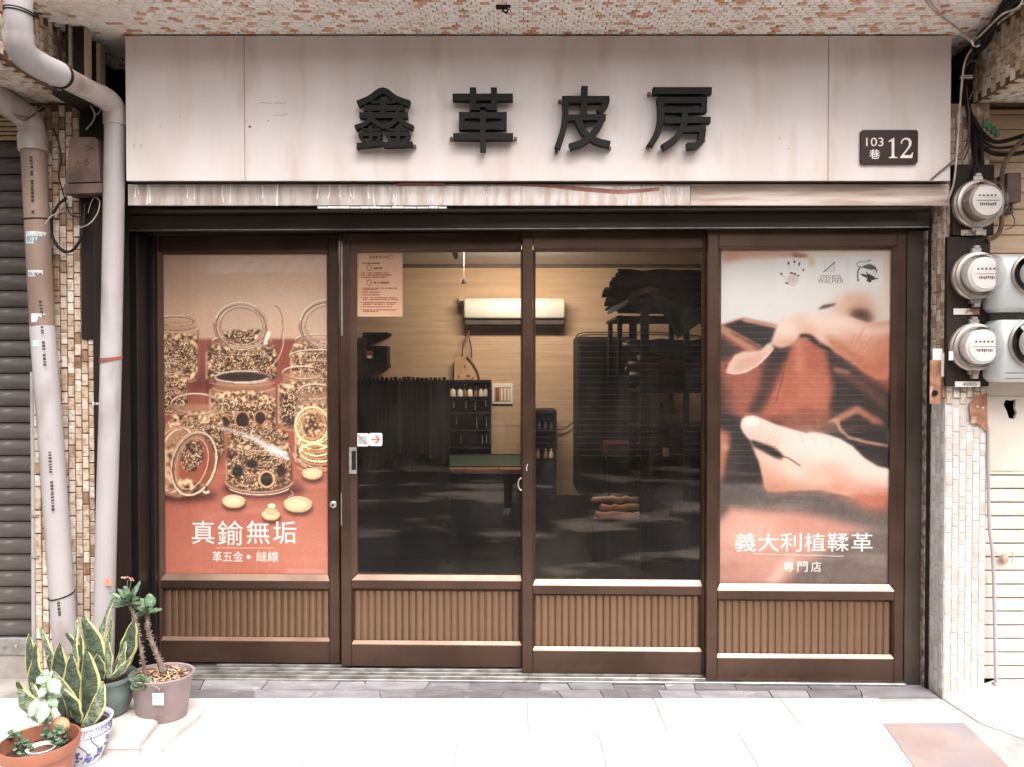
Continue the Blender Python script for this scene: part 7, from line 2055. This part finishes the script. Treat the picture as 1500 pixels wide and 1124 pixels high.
# green plastic sheet hanging over the rolls
gs = MB()
M_GRP = mat('green_plastic_sheet', rgb(84, 92, 66), .3, 0, rgb(58, 72, 58), scale=4, bump=.3, bscale=12)
g0 = [(950, 426), (972, 434), (1000, 452), (1034, 440), (1060, 436)]
g1 = [(958, 446), (978, 468), (992, 497), (1030, 470), (1060, 455)]
nn = 6
for k in range(4):
    for j in range(nn):
        def pp(i, jj):
            t = jj / nn
            x = g0[i][0] + (g1[i][0] - g0[i][0]) * t; y = g0[i][1] + (g1[i][1] - g0[i][1]) * t
            return P(x, y, 2.13 + .02 * math.sin(i * 2.2 + jj * .9))
        gs.add([pp(k, j), pp(k + 1, j), pp(k + 1, j + 1), pp(k, j + 1)], [(0, 1, 2, 3)])
o = mark(gs.build('plastic_sheet', M_GRP, None, 60), 'dull green plastic sheet hanging over the leather rolls', 'plastic sheet')
md = o.modifiers.new('thickness', 'SOLIDIFY'); md.thickness = .003
for k, (y, r, mi, lab) in enumerate(((512, .05, 0, 'black leather roll on the upper part of the middle rack shelf'), (505, .05, 1, 'dark brown leather roll at the back of the middle rack shelf'), (536, .048, 2, 'dark red leather roll lying at the front of the middle rack shelf'), (552, .05, 0, 'black leather roll under the red one on the middle rack shelf'), (556, .06, 1, 'dark brown leather roll behind the red one on the middle rack shelf'))):
    roll(lab, 916 + 3 * k, 1072, y, (2.3, 2.45, 2.22, 2.3, 2.5)[k], r, mi, 20 + k, GR_)
bk_ = thing('rack_box', 'dark chest standing on the lower shelf of the leather rack', 'chest', tuple(P(1000, 690, 2.4)))
ibox(MB(), 956, 642, 1072, 699, 2.3, .45, .006).build('chest_body', M_DKWOOD, bk_)
ibox(MB(), 957, 664, 1071, 666, 2.292, .007, .001).build('lid_edge', M_BAGDK, bk_)
ibox(MB(), 971, 656, 980, 669, 2.288, .006, .001).build('paper_label', M_BAG, bk_)
c = P(969, 625.5, 2.35)
bt = thing('oil_bottle', 'dark slim necked bottle standing in the rack gap', 'bottle', tuple(c))
MB().lathe([(0, 0), (.032, 0), (.034, .07), (.026, .10), (.010, .13), (.008, .19), (0, .195)], tuple(c), 16).build('glass', M_BLACK, bt, 40)
tn = thing('tin_box', 'brown tin on the rack shelf beside the slim bottle', 'tin', tuple(P(986, 625, 2.4)))
ibox(MB(), 975, 604, 996, 622, 2.4, .12, .01).build('tin_body', M_BAGDK, tn)
ibox(MB(), 975, 602, 996, 604, 2.4, .12, .004).build('lid', M_DKWOOD, tn)
rc = mark(MB().slab([(P(888, 650, 2.9).x, 2.8), (P(936, 650, 2.9).x, 2.75), (P(936, 650, 2.9).x, 3.1), (P(888, 650, 2.9).x, 3.15)], P(900, 668, 2.8).z, P(900, 650, 2.8).z).build('folded_red_leather', M_HIDE[2]), 'folded dark red leather on the stool by the cabinet', 'leather')
stl = thing('stool', 'black stool under the folded red leather by the cabinet', 'stool', tuple(P(912, 720, 2.95)))
xa2, xb2 = P(886, 650, 2.9).x, P(938, 650, 2.9).x
zs_ = P(900, 668, 2.8).z - .002
MB().box((xa2, 2.74, zs_ - .03), (xb2, 3.16, zs_)).build('seat', M_BLACK, stl)
for xx in (xa2 + .02, xb2 - .02):
    for yy in (2.77, 3.13): MB().box((xx - .015, yy - .015, ZI), (xx + .015, yy + .015, zs_ - .03)).build('leg', M_BLACK, stl)
# rolls on the floor
crate = thing('floor_crate', 'low dark crate on the shop floor holding tan leather rolls', 'crate', tuple(P(910, 770, 2.6)))
zf = P(905, 766, 2.45).z
MB().box((P(868, 766, 2.45).x, 2.45, ZI), (P(1040, 766, 2.45).x, 3.0, zf), .004).build('crate_body', M_DKWOOD, crate)
roll('uppermost tan leather roll on the crate by the rack', 871, 936, 731.5, 2.62, .026, 3, 31, 'tan leather rolls on the floor crate')
roll('middle tan leather roll on the crate by the rack', 884, 938, 744, 2.56, .030, 3, 32, 'tan leather rolls on the floor crate')
roll('thick reddish tan leather roll lowest on the crate by the rack', 876, 940, 757, 2.52, .040, 3, 33, 'tan leather rolls on the floor crate')
gbag = MB()
c = P(1000, 722, 2.35)
gbag.lathe([(0, -.09), (.16, -.085), (.2, -.03), (.19, .04), (.1, .075), (0, .07)], tuple(c), 22, ell=(1.1, .6))
mark(gbag.build('grey_sack', M_HIDE[5], None, 60), 'soft grey sack slumped on the bottom of the leather rack', 'sack')
# ================================================================ across the street, seen only in the door glass
YO_ = -9.0
ob = thing('opposite_building', 'grey rendered building across the street reflected in the door glass', 'building', (0, YO_, 0))
M_OPP = mat('grey_render', rgb(112, 102, 94), .9, 0, rgb(92, 84, 77), scale=1.5, bump=.2)
MB().box((-14, YO_ - 6, -.1), (-2.4, YO_, 5.0)).box((-2.399, YO_ - 6, -.1), (3.2, YO_, 4.3)).box((3.201, YO_ - 6, -.1), (16, YO_, 5.0)).build('wall', M_OPP, ob)
M_OSH = mat('dark_street_shutter', rgb(84, 80, 78), .6, .1, rgb(70, 67, 65), scale=3)
M_OLIP = mat('pale_slat_edge', rgb(214, 210, 206), .6, 0, rgb(200, 196, 190), scale=5)
for x0, x1 in ((-1.15, 2.2), (2.6, 5.7)):
    pn = MB().box((x0, YO_ + .002, .02), (x1, YO_ + .03, 2.5)).build('shutter', M_OSH, ob)
    sl0 = None
    for k in range(22):
        z = .08 + k * .107
        if sl0 is None:
            sl0 = MB().box((x0 + .02, YO_ + .031, 0), (x1 - .02, YO_ + .045, .014)).build('slat_edge', M_OLIP, pn); o = sl0
        else:
            o = sl0.copy(); COL.objects.link(o)
        o.location = (0, 0, z)
MB().box((-6.2, YO_ + .002, .4), (-2.2, YO_ + .03, 2.6)).build('window_band', mat('dark_glazing', rgb(50, 52, 54), .15, 0, rgb(44, 46, 48), scale=2), ob)
aw = thing('striped_awning', 'blue and white striped awning over the opposite shop window', 'awning', (-4.6, YO_ + .5, 3.5))
M_ST = [M_WHITE, mat('pale_blue_canvas', rgb(170, 178, 204), .8, 0, rgb(160, 168, 194), scale=4)]
for k in range(16):
    x = -5.9 + k * .17
    MB().add([(x, YO_ + .9, 3.20), (x + .168, YO_ + .9, 3.20), (x + .168, YO_ + .01, 3.62), (x, YO_ + .01, 3.62), (x, YO_ + .9, 3.22), (x + .168, YO_ + .9, 3.22), (x + .168, YO_ + .01, 3.64), (x, YO_ + .01, 3.64)],
             [(0, 1, 2, 3), (4, 5, 6, 7), (0, 1, 5, 4), (2, 3, 7, 6), (0, 3, 7, 4), (1, 2, 6, 5)]).build('stripe', M_ST[k % 2], aw)

# the photographer, whose reflection shows in the glass
def photographer():
    x0, y0 = -.10, -3.80
    J = [('pelvis', (0, 0, .94), .13), ('waist', (0, .01, 1.06), .115), ('chest', (0, .0, 1.26), .135), ('neck', (0, .0, 1.44), .055), ('head', (0, .02, 1.53), .085), ('crown', (0, .01, 1.64), .075),
         ('hipL', (-.09, 0, .90), .09), ('kneeL', (-.10, .03, .50), .062), ('ankleL', (-.11, .0, .09), .042), ('toeL', (-.13, .15, .035), .035),
         ('hipR', (.09, 0, .90), .09), ('kneeR', (.11, .06, .50), .062), ('ankleR', (.13, .04, .09), .042), ('toeR', (.17, .19, .035), .035),
         ('shL', (-.17, 0, 1.37), .06), ('elL', (-.23, .12, 1.20), .042), ('wrL', (-.09, .20, 1.44), .03), ('haL', (-.06, .205, 1.50), .03),
         ('shR', (.17, 0, 1.37), .06), ('elR', (.23, .12, 1.20), .042), ('wrR', (.09, .20, 1.44), .03), ('haR', (.06, .205, 1.50), .03)]
    ix = {n: i for i, (n, _, _) in enumerate(J)}
    E = [('pelvis', 'waist'), ('waist', 'chest'), ('chest', 'neck'), ('neck', 'head'), ('head', 'crown'), ('pelvis', 'hipL'), ('hipL', 'kneeL'), ('kneeL', 'ankleL'), ('ankleL', 'toeL'), ('pelvis', 'hipR'), ('hipR', 'kneeR'), ('kneeR', 'ankleR'), ('ankleR', 'toeR'),
         ('chest', 'shL'), ('shL', 'elL'), ('elL', 'wrL'), ('wrL', 'haL'), ('chest', 'shR'), ('shR', 'elR'), ('elR', 'wrR'), ('wrR', 'haR')]
    me = bpy.data.meshes.new('person')
    me.from_pydata([(x0 + p[0], y0 + p[1], p[2]) for _, p, _ in J], [(ix[a], ix[b]) for a, b in E], [])
    o = put('person', me)
    md = o.modifiers.new('skin', 'SKIN')
    for i, (n, _, r) in enumerate(J):
        sv = me.skin_vertices[0].data[i]; sv.radius = (r * (1.35 if n in ('pelvis', 'waist', 'chest') else 1), r); sv.use_root = (n == 'pelvis')
    o.modifiers.new('smooth', 'SUBSURF').levels = 2
    dg = bpy.context.evaluated_depsgraph_get()
    m2 = bpy.data.meshes.new_from_object(o.evaluated_get(dg))
    bpy.data.objects.remove(o)
    o = put('person', m2)
    m2.shade_smooth()
    at = m2.color_attributes.new('tint', 'FLOAT_COLOR', 'POINT')
    dat = []
    for v in m2.vertices:
        z = v.co.z; ax = abs(v.co.x - x0)
        if z < .1: c = rgb(226, 222, 218)
        elif z < .98: c = rgb(44, 44, 50)
        elif z > 1.43 or (v.co.y - y0 > .15 and z > 1.3): c = rgb(196, 158, 136)
        else: c = rgb(50, 44, 42)
        dat.append(c)
    at.data.foreach_set('color', np.array(dat, dtype=np.float32).ravel())
    m2.materials.clear(); m2.materials.append(mat('person_clothes', (1, 1, 1, 1), .8, 0, attr='tint'))
    mark(o, 'person in dark clothes and white shoes photographing the shop, mirrored in the glass', 'person')
    MB().lathe([(.088, .0), (.098, .06), (.085, .12), (.04, .15), (0, .155)], (x0, y0 - .005, 1.53), 20, ell=(.95, 1.05)).build('hair', M_BLACK, o, 60)
    ph_ = thing('phone', 'black phone held up by the photographer', 'phone', (x0, y0 + .235, 1.5))
    MB().box((x0 - .06, y0 + .232, 1.46), (x0 + .075, y0 + .241, 1.535), .004).build('casing', M_BLACK, ph_)
photographer()
tote = thing('tote_bag', 'pale translucent tote bag hanging from the photographer\'s arm', 'bag', (-.30, -3.72, 1.0))
MB().box((-.40, -3.72, .78), (-.24, -3.64, 1.02), .02).build('body', M_LABELW, tote)
MB().tube(curve([(-.38, -3.68, 1.01), (-.33, -3.68, 1.22), (-.27, -3.68, 1.01)], 6), .006, 6).build('handle', M_LABELW, tote)
